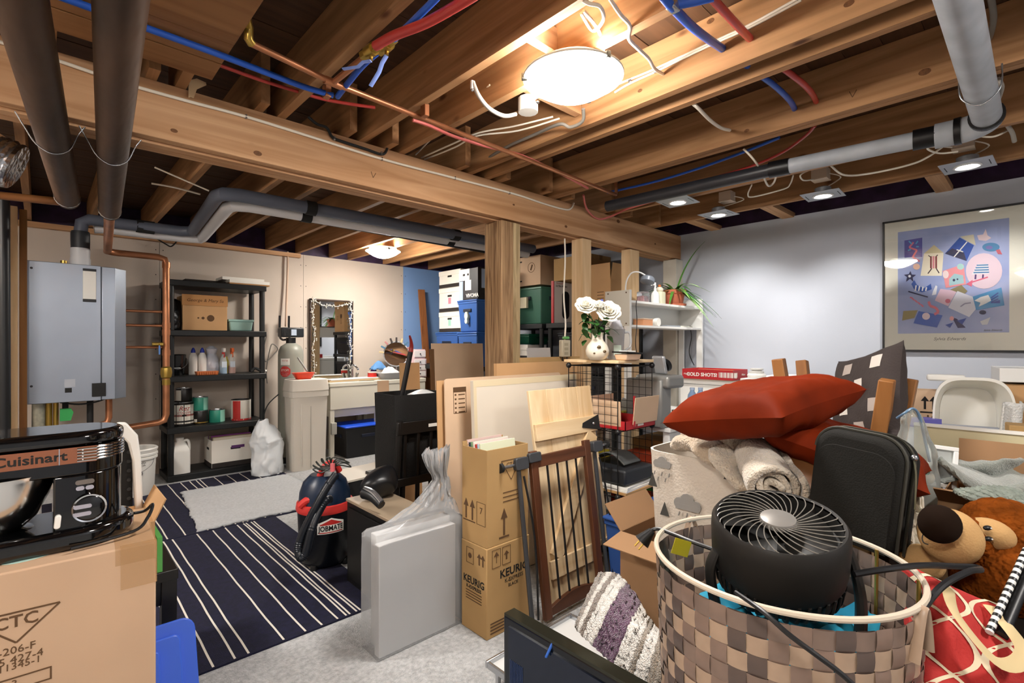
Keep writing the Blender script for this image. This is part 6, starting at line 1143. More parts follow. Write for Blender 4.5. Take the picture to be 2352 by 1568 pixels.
for q in ((HX0-.001, 2.22, 1.68), (HX0-.001, 2.39, 1.68), (HX0-.001, 2.22, 1.44), (HX0-.001, 2.39, 1.44)): MB().cyl(q, (q[0]-.002, q[1], q[2]), .006, n=10).build('screw_cap', INKB, t, w=True)
zh_ = 1.621
def hp(u, y=2.30): q = PY(u, 800, y); return q.x
# desk lamp
t = thing('desk_lamp', 'white gooseneck desk lamp with grey head behind the hutch', 'lamp', (hp(1437, 2.36), 2.36, zh_)); c0 = Vector((hp(1437, 2.36), 2.36, zh_))
MB().lathe([(0,0),(.05,0),(.05,.012),(0,.016)], c0, n=20).build('lamp_base', WHITE, t, w=True); MB().tube([c0, PY(1437, 660, 2.36), PY(1441, 640, 2.35), PY(1452, 626, 2.32), PY(1468, 625, 2.28), PY(1482, 632, 2.25)], .006, 8, k=5).build('gooseneck', WHITE, t, w=True)
a = PY(1488, 640, 2.24); MB(Matrix.Translation(a) @ Matrix.Rotation(.35, 4, 'Y')).lathe([(0,.016),(.045,.014),(.058,.0),(.058,-.03),(.05,-.035),(0,-.035)], n=26).build('lamp_head', mk('lamp_grey', '#6d737c', .35), t, w=True)
# jars on the hutch
x_ = hp(1470); t = thing('glass_jar', 'clear square jar with pink candies on the hutch', 'jar', (x_, 2.27, zh_)); MB().box(-.045,.045,-.035,.035,0,.09).build('jar_glass', clear('jar_clear', '#f4f4f4', .05, .12), t, bev=.006); MB().box(-.04,.04,-.03,.03,.003,.055).build('candies', mk('candy_pink', '#df8f96', .5, var=.4, vs=40), t, bev=.008)
x_ = hp(1495); t = thing('spray_bottle', 'small white plant mister on the hutch', 'bottle', (x_, 2.26, zh_), group='spray bottles'); MB().lathe([(0,0),(.035,.002),(.036,.07),(.03,.09),(.012,.11),(.012,.13)], n=20).build('bottle_body', mk('mister_white', '#d9dcd9', .25), t); MB().tube([(0,0,.13),(0,0,.18)], .008, 8).build('pump', WHITE, t); MB().tube([(.01,0,.15),(-.05,0,.165),(-.06,0,.15)], .007, 8, k=3).build('nozzle', WHITE, t)
x_ = hp(1510); t = thing('glass_jar', 'jar with yellow contents and ornament lid on the hutch', 'jar', (x_, 2.28, zh_)); MB().lathe([(0,0),(.04,0),(.042,.01),(.042,.1),(.036,.11),(0,.11)], n=22, sq=(5,1,1)).build('jar_glass', mk('jar_pale', '#d6d2b4', .15), t); MB().sph((0,0,.128), (.034,.034,.026), 14, 8).build('lid', mk('lid_ivory', '#d8d0bb', .4), t); MB().sph((.0,0,.16), .014, 10, 8).build('ornament', mk('ornament_rust', '#b4632e', .5), t)
# potted spider plant
pp = PY(1549, 697, 2.30); pp.z = zh_; t = thing('potted_plant', 'spider plant in a terracotta pot on the white hutch', 'plant', pp); TC = mk('terracotta', '#b8674a', .75, var=.08, vs=10)
MB().lathe([(0,0),(.10,0),(.105,.02),(.098,.022),(.09,.01),(0,.008)], n=30).build('saucer', TC, t); MB().lathe([(0,.012),(.072,.012),(.09,.11),(.1,.112),(.102,.145),(.093,.147),(.086,.13),(0,.128)], n=30).build('pot', TC, t)
rl = random.Random(4); LG = [mk('leaf_mid', '#4f8a37', .45, var=.25, vs=14), mk('leaf_pale', '#8fb46a', .45), mk('leaf_deep', '#2d5a24', .45)]
for k in range(46):
    a_ = rl.uniform(0, 2*math.pi); L_ = rl.uniform(.16, .32); up = rl.uniform(.25, 1.1); 
    if k < 9: a_ = -YAW+math.pi/2*0+rl.uniform(-.5, .5)-.7; L_ = rl.uniform(.26, .40); up = rl.uniform(.1, .5)
    if k == 9: a_ = -.5; up = 2.6; L_ = .30
    dr = Vector((math.cos(a_), math.sin(a_), 0)); sd = Vector((-dr.y, dr.x, 0)); b_ = Vector((0,0,.13))+dr*.02
    def lf(u, v): 
        s_ = L_*v; return b_+dr*(s_*(.55+.45*v))+Vector((0,0,s_*up*.75-s_*s_*(2.6 if up < 2 else 1.2)))+sd*((u-.5)*.030*(1-v**3)+.0)+Vector((0,0,.004*abs(u-.5)))
    MB().grid(3, 9, lf).build('leaf', LG[k % 3], t, smooth=80)
# mid shelf things
x_ = hp(1467); t = thing('orange_box', 'peach coloured box on the middle hutch shelf', 'box', (x_, 2.25, 1.431)); MB().box(-.07,.07,-.04,.06,0,.05).build('box_body', mk('box_peach', '#d6976c', .6), t, bev=.003); MB().box(-.072,.072,-.042,.062,.05,.058).build('lid', mk('lid_peach', '#ddc0a6', .6), t)
x_ = hp(1494); o = MB().cyl((x_, 2.22, 1.47), (x_, 2.32, 1.47), .034, n=20).build('paper_roll', PAPER); tag(o, 'white paper roll on the middle hutch shelf', 'roll'); o.location.z = 1.4312
for k, (u, w_, lab, cl) in enumerate(((1530, .22, 'grey magazine flat on the middle hutch shelf', '#8f949a'), (1558, .24, 'white booklet flat on the middle hutch shelf', '#d8d6c8'))):
    x_ = hp(u); o = MB(Matrix.Translation((x_, 2.30, 1.4312)) @ Matrix.Rotation(.1*k-.05, 4, 'Z')).box(-w_/2, w_/2, -.08, .08, 0, .012).build('magazine', mk('flatmag_%d' % k, cl, .5)); tag(o, lab, 'magazine')
obj_tube('lamp_cord', [PY(1462, 690, 2.185), PY(1461, 705, 2.18), PY(1463, 740, 2.18), PY(1460, 790, 2.18), PY(1466, 830, 2.18)], .003, BLACKP, 'thin black lamp cord with switch hanging in front of the hutch', 'cord', k=5)
obj_tube('lamp_cord', [PY(1585, 748, 2.3), PY(1588, 775, 2.3), PY(1583, 810, 2.3), PY(1594, 838, 2.3)], .004, BLACKP, 'black cord hanging at the right of the hutch', 'cord', k=5)
# ---------------------------------------------------------------- desk, coffee maker, cabinets
t = thing('white_desk', 'white desk holding the grey coffee maker', 'desk', (3.3, 1.85, 0)); MB().box(2.81, 3.88, 1.573, 2.16, .735, .76).build('desk_top', HW, t, w=True, bev=.003)
for x_ in (2.83, 3.82):
    for y_ in (1.59, 2.10): MB().box(x_, x_+.045, y_, y_+.045, 0, .735).build('leg', HW, t, w=True, bev=.002)
MB().box(2.84, 3.85, 1.60, 1.62, .66, .735).build('apron', HW, t, w=True)
t = carton('carton', 'yellow brown carton under the white desk', 'box', (3.06, 1.66, .0), (.4, .35, .62), 0, CARDD, 'printed cartons')
cb = P(1532, 965, 3.12); cb.z = .761; t = thing('coffee_maker', 'grey pod coffee maker with its lid open', 'coffee maker', cb, math.radians(-4)); CM = mk('coffee_grey', '#8f8f8c', .35, .3)
MB().box(-.075, .035, -.01, .26, 0, .30).build('water_tower', CM, t, bev=.012); MB().box(-.06, .12, -.05, .2, .245, .325).build('brew_head', CM, t, bev=.02, seg=3); MB().lathe([(0,0),(.06,0),(.06,.02),(0,.022)], (.07, .02, 0), n=24).build('drip_tray', BLACKP, t); MB().box(.02, .11, .06, .2, 0, .25).build('column', mk('coffee_dark', '#55565a', .4), t, bev=.01)
m = MB(Matrix.Translation((.03, .06, .33)) @ Matrix.Rotation(-.3, 4, 'Y')); m.box(-.012, .012, -.045, .045, 0, .12); m.build('open_lid', mk('coffee_lid', '#b9bcc0', .25, .5), t, bev=.011); MB(Matrix.Translation((.05, .06, .375)) @ Matrix.Rotation(1.27, 4, 'Y')).lathe([(.0,.0),(.04,.0),(.044,.03),(.03,.035),(0,.035)], n=24).build('pod_holder', BLACKP, t)
cb = P(1558, 950, 3.22); cb.z = .761; t = thing('mug', 'white mug with brown print under the coffee maker', 'mug', cb); MB().lathe([(0,0),(.036,0),(.04,.004),(.041,.095),(.038,.095),(.036,.01),(0,.008)], n=26).build('mug_body', mk('mug_white', '#e2dccf', .25, col2='#8a6a48', vs=18), t); MB().tube([RGT*.04+Vector((0,0,.08)), RGT*.07+Vector((0,0,.075)), RGT*.07+Vector((0,0,.03)), RGT*.04+Vector((0,0,.02))], .006, 8, k=5).build('handle', WHITEP, t)
for u, lab in ((1590, 'left of the two blue tinted water bottles'), (1609, 'right of the two blue tinted water bottles')):
    cb = P(u, 950, 3.35); cb.z = .761; t = thing('water_bottle', lab, 'bottle', cb, group='water bottles'); MB().lathe([(0,0),(.03,.0),(.032,.01),(.030,.06),(.032,.065),(.032,.13),(.029,.135),(.032,.14),(.028,.18),(.014,.205),(.014,.215)], n=20).build('bottle_body', mk('bottle_blue', '#7fa4d0', .12, alpha=.7), t); MB().cyl((0,0,.213), (0,0,.228), .016, n=14).build('cap', mk('cap_paleblue', '#b4c6e0', .3), t); MB().lathe([(.0325,.075),(.0325,.12)], n=20).build('label_band', mk('band_pale', '#9ab8dc', .4), t)
x, y, a, b = fit(1684, 3.84, 1562, 1790)
t = thing('cabinet', 'white cabinet by the grey wall under the red tray', 'cabinet', (x+.2, y+b/2, 0)); MB().box(x, XG-.03, y, y+b, 0, .955).build('cabinet_body', HW, t, w=True, bev=.003); MB().box(x-.008, XG-.03, y-.008, y+b+.008, .958, 1.0).build('cabinet_top', HW, t, w=True, bev=.004); MB().box(x-.016, x-.001, y+.01, y+b-.01, .50, .94).build('drawer', HW, t, w=True, bev=.003)
x, y, a, b = fit(1683, 3.80, 1567, 1717)
t = thing('drink_tray', 'flat red tray with white lettering on the white cabinet', 'tray', (x, y, 1.002)); hh = .078
for q in ((0, a, 0, .004), (0, a, b-.004, b), (0, .004, .004, b-.004), (a-.004, a, .004, b-.004)): MB().box(*q, 0, hh).build('tray_wall', REDC, t)
MB().box(.004, a-.004, .004, b-.004, 0, .004).build('tray_bottom', CARD, t); MB().box(.006, a-.006, .006, b-.006, hh-.02, hh-.012).build('card_insert', CARD, t)
text('COLD SHOTS!', .038, on_left(-.0008, b*.60, hh*.45), PAPER, t, bold=.0012, sx=1.05); text('Molson', .020, on_left(-.0008, b*.90, hh*.48), PAPER, t, shear=.3); decal([rect(b*.12+.009*i, -.02, b*.12+.009*i+(.003+.002*(i % 3)), .02) for i in range(16)], on_left(-.0008, b*.38, hh*.5), PAPER, t, 'barcode'); text('Molson', .022, on_front(a*.7, -.0008, hh*.5), PAPER, t, shear=.3); decal([rect(.03+.008*i, -.018, .034+.008*i, .018) for i in range(7)], on_front(0, -.0008, hh*.5), PAPER, t, 'barcode')
x, y, a, b = fit(1752, 3.55, 1700, 1800); t = thing('drawer_unit', 'white drawer unit right of the red tray', 'cabinet', (x+.2, y+b/2, 0)); MB().box(x, XG-.04, y, y+b, 0, 1.03).build('unit_body', HW, t, w=True, bev=.003); MB().box(x-.012, x-.001, y+.01, y+b-.01, .75, 1.0).build('drawer', HW, t, w=True, bev=.003)
t = thing('white_jar', 'small white lidded jar on the white drawer unit', 'jar', (x+.12, y+b*.55, 1.031)); MB().lathe([(0,0),(.06,0),(.065,.02),(.055,.035),(0,.036)], n=24).build('jar_body', WHITEP, t); MB().lathe([(.05,.036),(.05,.05),(.03,.055),(.045,.06),(.045,.07),(0,.072)], n=24).build('lid', WHITEP, t)
cb = Vector((2.88, 1.95, .761)); t = thing('letter_tray', 'yellow tray with white papers on the desk behind the wire cubes', 'tray', cb, math.radians(-6)); MB().frus(-.06, .06, -.04, .06, 0, .075, .01).build('tray_body', mk('tray_yellow', '#d6c95a', .5), t, bev=.004)
for k in range(3): MB(Matrix.Rotation(.25*k-.2, 4, 'Y')).box(-.045, .04, -.02+.02*k, -.018+.02*k, .03, .13+.01*k).build('paper', PAPER, t)
# ---------------------------------------------------------------- right-hand pile
def Rcam(yaw=0, pitch=0, roll=0):
    """frame facing the viewer: local x to the right, y away, z up; then tilts"""
    return Matrix.Rotation(YAW-math.pi/2+yaw, 4, 'Z') @ Matrix.Rotation(pitch, 4, 'X') @ Matrix.Rotation(roll, 4, 'Y')
def pillow_fn(w, h, th, seed=0, wr=.012):
    def f(s, q, side):
        k = 1-.10*(1-q*q)*abs(s)**3; k2 = 1-.10*(1-s*s)*abs(q)**3
        z = th*((1-s**4)*(1-q**4))**.55 if abs(s) < 1 and abs(q) < 1 else 0
        n_ = noise.noise(Vector((s*2.2+seed, q*2.2, seed*.7)))*wr+noise.noise(Vector((s*6+seed, q*5, 3)))*wr*.45
        return Vector((s*w/2*k, q*h/2*k2, side*(z+n_*min(1, z/th*1.5))))
    return f
def pillow(name, lab, T, w, h, th, mat, seed=0, wr=.012, n=34, grp=None, piping=None):
    t = thing(name, lab, 'pillow', T.translation, group=grp, rot=T.to_3x3()); f = pillow_fn(w, h, th, seed, wr)
    m = MB()
    for sd in (1, -1): m.grid(n, n, lambda u, v: f(2*u-1, 2*v-1, sd))
    m.build('pillow_body', mat, t, smooth=80); return t, f
RUST = mk('velvet_rust', '#6c2107', .7, var=.25, vs=5, bump=.1, bs=30, spec=.1)
# ---- supports under the pile
carton('carton', 'tan carton under the cloud print bin', 'box', (1.74, .47, 0), (.50, .50, .50), 0, CARD, 'cartons under the pile')
o = MB().box(1.22, 1.94, -.75, .17, 0, .68).build('trunk', mk('trunk_black', '#12110f', .45), bev=.006); tag(o, 'black trunk under the teddy bear', 'trunk')
carton('carton', 'carton under the black lunch bag', 'box', (1.42, .30, 0), (.30, .30, .72), math.radians(6), CARDD, 'cartons under the pile')
# ---- brown carton left of the woven basket
t = carton('carton', 'brown carton with half open flaps left of the woven basket', 'box', (1.85, .985, 0), (.34, .29, .46), 0, mk('card_brown', '#9c7856', .85, var=.06, vs=4), 'cartons under the pile', open_='flbr', ang=(75, 100, 40, 20), flapw=.45)
# ---- paper bag handle
o = MB().tube([PY(1508, 1160, 1.12), PY(1515, 1140, 1.12), PY(1545, 1134, 1.12), PY(1590, 1150, 1.10), PY(1622, 1165, 1.08)], .009, 8, k=6, flat=.35).build('bag_handle', mk('kraft_paper', '#b8946a', .8)); tag(o, 'tan paper bag handle curling over the brown carton', 'handle')
# ---- cloud print fabric bin
FC = mk('bin_cream_fabric', '#d6ccbf', .9, bump=.2, bs=120); bx, by, bsx, bsy, bz0, bz1 = 1.70, .50, .44, .56, .502, .875
t = thing('fabric_bin', 'cream fabric bin printed with clouds and rain', 'bin', (bx+bsx/2, by+bsy/2, bz0))
m = MB(); m.lathe([(0,0),(.94,0),(.97,.02),(1.0,.2),(1.02,bz1-bz0-.03),(1.03,bz1-bz0),(1.0,bz1-bz0),(.98,.2),(.93,.02),(0,.015)], n=56, sq=(7, bsx/2, bsy/2)); m.build('fabric_wall', FC, t)
GR = mk('print_grey', '#8d8a86', .9); GD = mk('print_charcoal', '#45433f', .9)
def cl(x_, z_, s_): return [ring(x_-.03*s_, z_, .022*s_, 12), ring(x_, z_+.012*s_, .028*s_, 12), ring(x_+.032*s_, z_, .02*s_, 12), rect(x_-.045*s_, z_-.02*s_, x_+.045*s_, z_)]
def on_bin(polys, mat, nm, yy, zz): return decal(polys, Matrix.Translation((-bsx/2*1.025-.002, yy, zz)) @ RY, mat, t, nm, t=.003)
for yy, zz, s_ in ((.10, .20, 1.0), (-.12, .25, .9), (.2, .33, .7)):
    on_bin(cl(0, 0, s_), GR, 'cloud_print', yy, zz); on_bin([line(-.03+.015*k, -.03-.02*(k % 2), -.034+.015*k, -.045-.02*(k % 2), .003) for k in range(5)], GR, 'rain_print', yy, zz)
for yy, zz in ((.19, .16), (.0, .15), (-.05, .34), (-.19, .18), (.24, .26)): on_bin([[(-.018,-.02),(.018,-.02),(.0,.03)]], GD, 'tree_print', yy, zz)
for yy, zz in ((.03, .07), (-.14, .10)): on_bin([line(0, .05, .045*math.cos(a_), .05-.06*math.sin(a_)-.02, .002) for a_ in [math.pi*i/8 for i in range(9)]], GD, 'fan_print', yy, zz)
# towels in the bin
TW = mk('towel_beige', '#b9a791', 1.0, var=.1, vs=20, bump=.8, bs=140, sheen=.5); TW2 = mk('towel_pale', '#cbbfae', 1.0, var=.1, vs=20, bump=.8, bs=140, sheen=.5)
def roll(name, lab, c, ax, R, L_, mat, turns=3.2, seed=0):
    ax = Vector(ax).normalized(); a_ = ax.orthogonal().normalized(); b_ = ax.cross(a_); m = MB(); N = 90
    def f(u, v):
        th = turns*2*math.pi*u; r_ = R*(.12+.88*u); g = noise.noise(Vector((th*.6, v*3, seed)))*.010
        return Vector(c)+ax*((v-.5)*L_+.012*math.sin(th*1.3))+a_*((r_+g)*math.cos(th))+b_*((r_+g)*.8*math.sin(th))
    m.grid(N, 14, f); return tag(m.build(name, mat, solid=R*.2, smooth=80), lab, 'towel', 'towels in the cloud bin')
roll('towel', 'rolled beige towel with its spiral end showing', P(1760, 1082, 1.50), (-.80, -.50, -.15), .085, .24, TW2, seed=1)
def fold(name, lab, pts, w, th, mat, seed):
    pts = crm(pts, 8); m = MB(); n_ = len(pts)
    def f(u, v):
        i = min(n_-1, int(round(v*(n_-1)))); p = pts[i]; d_ = pts[min(i+1, n_-1)]-pts[max(i-1, 0)]; d_.normalize(); sd = d_.cross(Vector((0,0,1))).normalized(); up = sd.cross(d_); a_ = 2*math.pi*u; g = noise.noise(Vector((u*5, v*7, seed)))*.02
        e = math.sin(math.pi*(.12+.76*v))**.4; return p+sd*(math.cos(a_)*(w/2+g)*e)+up*(math.sin(a_)*(th/2+g*.7)*e)
    m.grid(28, n_, f, cu=True); return tag(m.build(name, mat, smooth=80), lab, 'towel', 'towels in the cloud bin')
fold('towel', 'folded tan towel at the left of the cloud bin', [P(1562, 1020, 1.90), P(1600, 1015, 1.80), P(1650, 1045, 1.72), P(1700, 1085, 1.66)], .13, .07, TW, 2)
fold('towel', 'bent tan towel leaning over the first one', [P(1590, 985, 1.92), P(1610, 1005, 1.84), P(1655, 1030, 1.78), P(1690, 1055, 1.74)], .12, .06, TW, 3)
fold('towel', 'pale fluffy towel corner hanging over the bin rim', [P(1655, 1030, 1.66), P(1672, 1070, 1.60), P(1700, 1110, 1.57), P(1712, 1122, 1.57)], .10, .045, TW2, 4)
fold('towel', 'pale towel under the rust pillow', [P(1640, 1005, 1.85), P(1720, 1030, 1.75), P(1800, 1050, 1.65), P(1850, 1085, 1.6)], .16, .08, TW, 5)
fold('blanket', 'brown satin blanket bunched under the second pillow', [P(1780, 1050, 1.70), P(1830, 1070, 1.6), P(1870, 1100, 1.52), P(1900, 1130, 1.48)], .2, .14, mk('satin_brown', '#7d5230', .4), 6)
# ---- pillows
T = Matrix.Translation(P(1745, 934, 1.62)) @ Matrix.Rotation(math.radians(-11), 4, Vector((FWD.x, FWD.y, 0))) @ Matrix.Rotation(math.radians(-5), 4, Vector((RGT.x, RGT.y, 0))) @ Rcam(math.radians(30)).to_3x3().to_4x4()
pillow('pillow', 'plump rust velvet pillow on top of the pile', T, .46, .44, .08, RUST, 1, .014, grp='rust velvet pillows')
T = Matrix.Translation(P(1945, 1035, 1.55)) @ Matrix.Rotation(math.radians(14), 4, Vector((FWD.x, FWD.y, 0))) @ Matrix.Rotation(math.radians(8), 4, Vector((RGT.x, RGT.y, 0))) @ Rcam(math.radians(50)).to_3x3().to_4x4()
pillow('pillow', 'second rust velvet pillow sloping down to the right', T, .43, .42, .07, RUST, 5, .014, grp='rust velvet pillows')
T = Matrix.Translation(P(1992, 915, 2.0)) @ Rcam(math.radians(-93), 0, 0) @ Matrix.Rotation(math.radians(80), 4, 'X') @ Matrix.Rotation(math.radians(14), 4, 'Z')
t, f = pillow('pillow', 'dark brown cushion with pale squares standing behind the rust pillows', T, .39, .39, .06, mk('cushion_brown', '#3a3230', .85, bump=.2, bs=140), 9, .008)
for i in range(4):
    for j in range(4):
        if (i+j) % 2: continue
        s0, q0 = -.82+i*.44, -.82+j*.44
        for sd in (1,): MB().grid(6, 6, lambda u, v: f(s0+.26*u, q0+.26*v, sd)+Vector((0,0,.0018*sd))).build('square_patch', mk('patch_taupe', '#a89c94', .85) if (i*2+j) % 3 else mk('patch_pale', '#cfc8c0', .85), t)
# ---- upturned stool
t = thing('upturned_stool', 'upturned wooden stool with its legs in the air', 'stool', (2.4, .57, .72)); tops = [P(2038, 872, 1.8), P(2092, 870, 1.96), P(1788, 824, 2.2), P(1842, 828, 2.4)]; ctr = sum(tops, Vector())/4
for q in tops:
    b_ = Vector((q.x+(ctr.x-q.x)*.28, q.y+(ctr.y-q.y)*.28, .76)); ax = (q-b_).normalized(); 
    m = MB(); n_ = Vector((ax.y, -ax.x, 0)).normalized(); xa = Vector((1,0,0)); xa = (xa-ax*xa.dot(ax)).normalized(); ya = ax.cross(xa)
    vs = [c+xa*(sx*r)+ya*(sy*r) for c, r in ((b_, .028), (q, .023)) for sx, sy in ((-1,-1),(1,-1),(1,1),(-1,1))]; m.add(vs, [(3,2,1,0),(4,5,6,7),(0,1,5,4),(1,2,6,5),(2,3,7,6),(3,0,4,7)]); m.build('leg', OAK, t, w=True, bev=.004)
MB().box(2.22, 2.62, .40, .78, .72, .76).build('seat', OAK, t, w=True, bev=.008)
o = MB().box(2.2, 2.66, .38, .82, 0, .718).build('crate_under', mk('crate_dark', '#3d3128', .8), bev=.004); tag(o, 'dark crate under the upturned stool', 'crate')
# ---- black lunch bag
q = P(1938, 1242, 1.26); T = Matrix.Translation(q) @ Rcam(math.radians(-60), math.radians(-5), math.radians(4)); t = thing('lunch_bag', 'black soft lunch bag with zipper in front of the pillows', 'bag', q, rot=T.to_3x3()); LB = mk('nylon_black', '#1a1916', .8, bump=.12, bs=260, spec=.3)
def bag_prof(w_, h_, r_, n=8): return [(-w_/2, 0), (w_/2, 0)]+[(w_/2-r_+r_*math.cos(a_), h_-r_+r_*math.sin(a_)) for a_ in [math.pi/2*i/n for i in range(n+1)]]+[(-w_/2+r_+r_*math.cos(a_), h_-r_+r_*math.sin(a_)) for a_ in [math.pi/2+math.pi/2*i/n for i in range(n+1)]]
MB(RX).prism(bag_prof(.205, .275, .06), -.11, 0).build('bag_body', LB, t, bev=.02, seg=4); MB(RX).prism(bag_prof(.185, .235, .05), 0, .003).build('front_pocket', LB, t, bev=.0025)
pz = [(x_, -.0, z_) for x_, z_ in bag_prof(.21, .278, .06)[1:]]; MB(Matrix.Translation((0,.02,0))).tube([Vector(p_) for p_ in pz], .004, 6).build('piping', mk('piping_black', '#3a3932', .6), t); MB(Matrix.Translation((0,.055,0))).tube([Vector((p_[0]*1.01, p_[1], p_[2]*1.005)) for p_ in pz], .0035, 6).build('zipper', mk('zip_dark', '#45443c', .35, .6), t)
MB().tube([(.104,.05,.235),(.112,.05,.2),(.118,.045,.15),(.12,.045,.12)], .004, 6, k=4, flat=.5).build('zip_pull', mk('zip_olive', '#5e5c48', .4), t); MB().sph((.105,.05,.238), .008, 8, 6).build('zip_slider', STEEL, t)
# ---- clear toy bag
q = P(2095, 1060, 1.62); t = thing('toy_bag', 'clear plastic bag of toys with a blue zip edge', 'bag', P(2100, 1175, 1.6))
def tb(u, v):
    a_ = 2*math.pi*u; w_ = (.075*(1-v)**.6+.012)*(1.0 if v > .05 else .8); c = P(2098-6*v, 1178-238*v, 1.62); g = noise.noise(Vector((u*9, v*6, 5)))*.012; return c+RGT*(math.cos(a_)*(w_+g)+.012*math.sin(v*3))+FWD*(math.sin(a_)*(w_*.7+g))
MB().grid(40, 26, tb, cu=True).build('plastic_film', clear('film_clear', '#eef2f0', .08, .25, .5, 22, '#dfe4de'), t, w=True, smooth=80)
MB().tube([P(2060, 960, 1.62), P(2078, 948, 1.6), P(2096, 938, 1.6), P(2110, 952, 1.6), P(2122, 1000, 1.6), P(2135, 1060, 1.6)], .004, 8, k=5).build('zip_edge', mk('zip_blue', '#5f7f9c', .3), t, w=True)
rt = random.Random(8)
for k in range(14): c = P(2098+rt.uniform(-32, 32), 1150-rt.uniform(0, 110), 1.62+rt.uniform(-.03, .03)); MB().sph(c, rt.uniform(.014, .024), 8, 6).build('toy', mk('toy_%d' % (k % 5), ('#c9b9a4', '#9a6a58', '#d8d2c4', '#58a06e', '#b8a894')[k % 5], .5), t, w=True)
# ---- cream panel table with things behind
t = thing('changing_table', 'cream panelled table top along the right edge', 'table', (2.9, -.1, 0)); CP = mk('panel_olivecream', '#cfc5a0', .5)
MB().box(2.55, 2.57, -.6, .36, .82, .955).build('edge_panel', CP, t, w=True, bev=.002); MB().box(2.545, 2.575, -.6, .36, .955, .965).build('edge_cap', PAPER, t, w=True); MB().box(2.57, 3.4, -.6, .36, .84, .86).build('table_top', CP, t, w=True)
for x_ in (2.57, 3.33):
    for y_ in (-.58, .28): MB().box(x_, x_+.06, y_, y_+.06, 0, .84).build('leg', CP, t, w=True)
# white arched seat
q = P(2236, 1005, 2.45); q.z = .862; t = thing('booster_seat', 'white arched plastic child seat standing on the table', 'seat', q); T = Rcam(math.radians(-34)); SW = mk('seat_white', '#ecebe6', .35); w_, h_ = .155, .255
def arch(u, k=1.0): a_ = math.pi*(1-u); c_, s_ = math.cos(a_), math.sin(a_); return (w_*k*math.copysign(abs(c_)**.55, c_), h_*k*abs(s_)**.62)
m = MB(T)
def seat(u, v):
    if v < .5: x_, z_ = arch(u); return Vector((x_*(1-.12*(1-v*2)), .17*(1-v*2), z_*(1-.06*(1-v*2))))
    x_, z_ = arch(u, 1-.11*min(1, (v-.5)*4)); k = max(0, (v-.625)/.375); return Vector((x_*(1-.2*k), .16*k, z_*(1-.14*k)))
m.grid(41, 25, seat); m.build('seat_shell', SW, t, smooth=60)
m = MB(T); n = 31; pts = [arch(i/(n-1), .89) for i in range(n)]; m.add([(x_*.8, .155, z_*.86) for x_, z_ in pts]+[(0, .155, 0)], [(i, i+1, n) for i in range(n-1)]); m.build('seat_back', SW, t)
MB(T).prism([(-.02, .05), (-.17, .05), (-.17, .10), (-.02, .10)], h_*.9, h_*1.03).build('top_lip', SW, t, bev=.01)
# open carton with arrows
q = P(2086, 985, 2.72); q.z = .862; t = carton('carton', 'pale open carton with two black arrows beside the white seat', 'box', q, (.19, .14, .17), YAW-math.pi/2-.62, CARDP, 'printed cartons', open_='l', ang=(0, 5, 0, 0), flapw=.12)
decal(arrow(.07, .07, .07, .035)+arrow(.105, .07, .07, .035)+[rect(.05, .05, .13, .058)], on_front(0, -.0008, 0), INK, t, 'arrow_marks'); text('10', .05, on_front(.095, -.0008, .02), INKB, t, bold=.001)
o = MB(Matrix.Translation(P(2138, 978, 2.5)) @ Rcam(.1)).box(-.06, .06, 0, .08, -.03, .012).build('purple_folder', mk('folder_purple', '#6a68c4', .4)); tag(o, 'violet blue folder in front of the arrow carton', 'folder'); o.location.z = .862
# white lidded box and carton at the right edge
q = P(2306, 1010, 2.5); q.z = .862; rz_ = YAW-math.pi/2-math.radians(38)
t = carton('carton', 'tan carton with white lid at the right edge of the picture', 'box', q, (.34, .25, .22), rz_, CARD, 'printed cartons', tape=False); MB().box(-.02, .36, -.03, .27, .23, .30).build('white_lid', WHITE, t, bev=.004); MB(on_front(.12, -.001, .12)).prism(rr(-.05, -.025, .05, .025, .01), 0, .001).build('hand_hole', INK, t)
o = MB(Matrix.Translation(P(2325, 960, 2.3)) @ Rcam(.2)).grid(16, 14, lambda u, v: Vector(((u-.5)*.13+.02*v, .02*math.sin(u*8), (v-.5)*.14+.012*noise.noise(Vector((u*5, v*5, 2)))))).build('bubble_wrap', mk('wrap_white', '#d5d5d3', .4, bump=.6, bs=120), solid=.006); tag(o, 'white bubble wrap piece before the right edge carton', 'wrap')
q = P(2318, 1012, 2.15); q.z = .862; t = carton('carton', 'small kraft carton low at the right edge', 'box', q, (.2, .12, .07), rz_, CARDD, 'printed cartons', tape=False); text('ECO', .02, on_front(.07, -.001, .04), INKB, t)
# ---- open carton with blanket
q = Vector((1.955, -.42, .36)); t = carton('carton', 'open brown carton under the grey blanket', 'box', q, (.50, .64, .455), 0, mk('card_brown', '#9c7856', .85, var=.06, vs=4), 'cartons under the pile', open_='flr', ang=(100, 62, 0, 12), flapw=.24)
o = MB().box(1.96, 2.44, -.40, .2, 0, .355).build('crate_under', mk('crate_dark', '#3d3128', .8)); tag(o, 'dark crate below the open brown carton', 'crate')
MB(Matrix.Translation((2.28, .05, .82)) @ Matrix.Rotation(.4, 4, 'Z') @ Matrix.Rotation(math.radians(-55), 4, 'X')).box(0, .004, -.07, .07, 0, .14)
o = MB(Matrix.Translation(P(2205, 1050, 1.95)) @ Rcam(.2, -.25, .78)).box(-.055, .055, 0, .004, -.055, .055).build('card_square', CARDP); tag(o, 'pale square of card standing cornerwise behind the blanket', 'card')
o = MB(Matrix.Translation(P(2312, 1040, 1.95)) @ Rcam(.25, -.1, .06)).box(-.09, .16, 0, .004, -.05, .085).build('card_flap', CARD); tag(o, 'tan card standing behind the grey blanket at the right', 'card')
BK = mk('blanket_grey', '#8a8f88', .95, var=.18, vs=9, bump=.5, bs=160, sheen=.5)
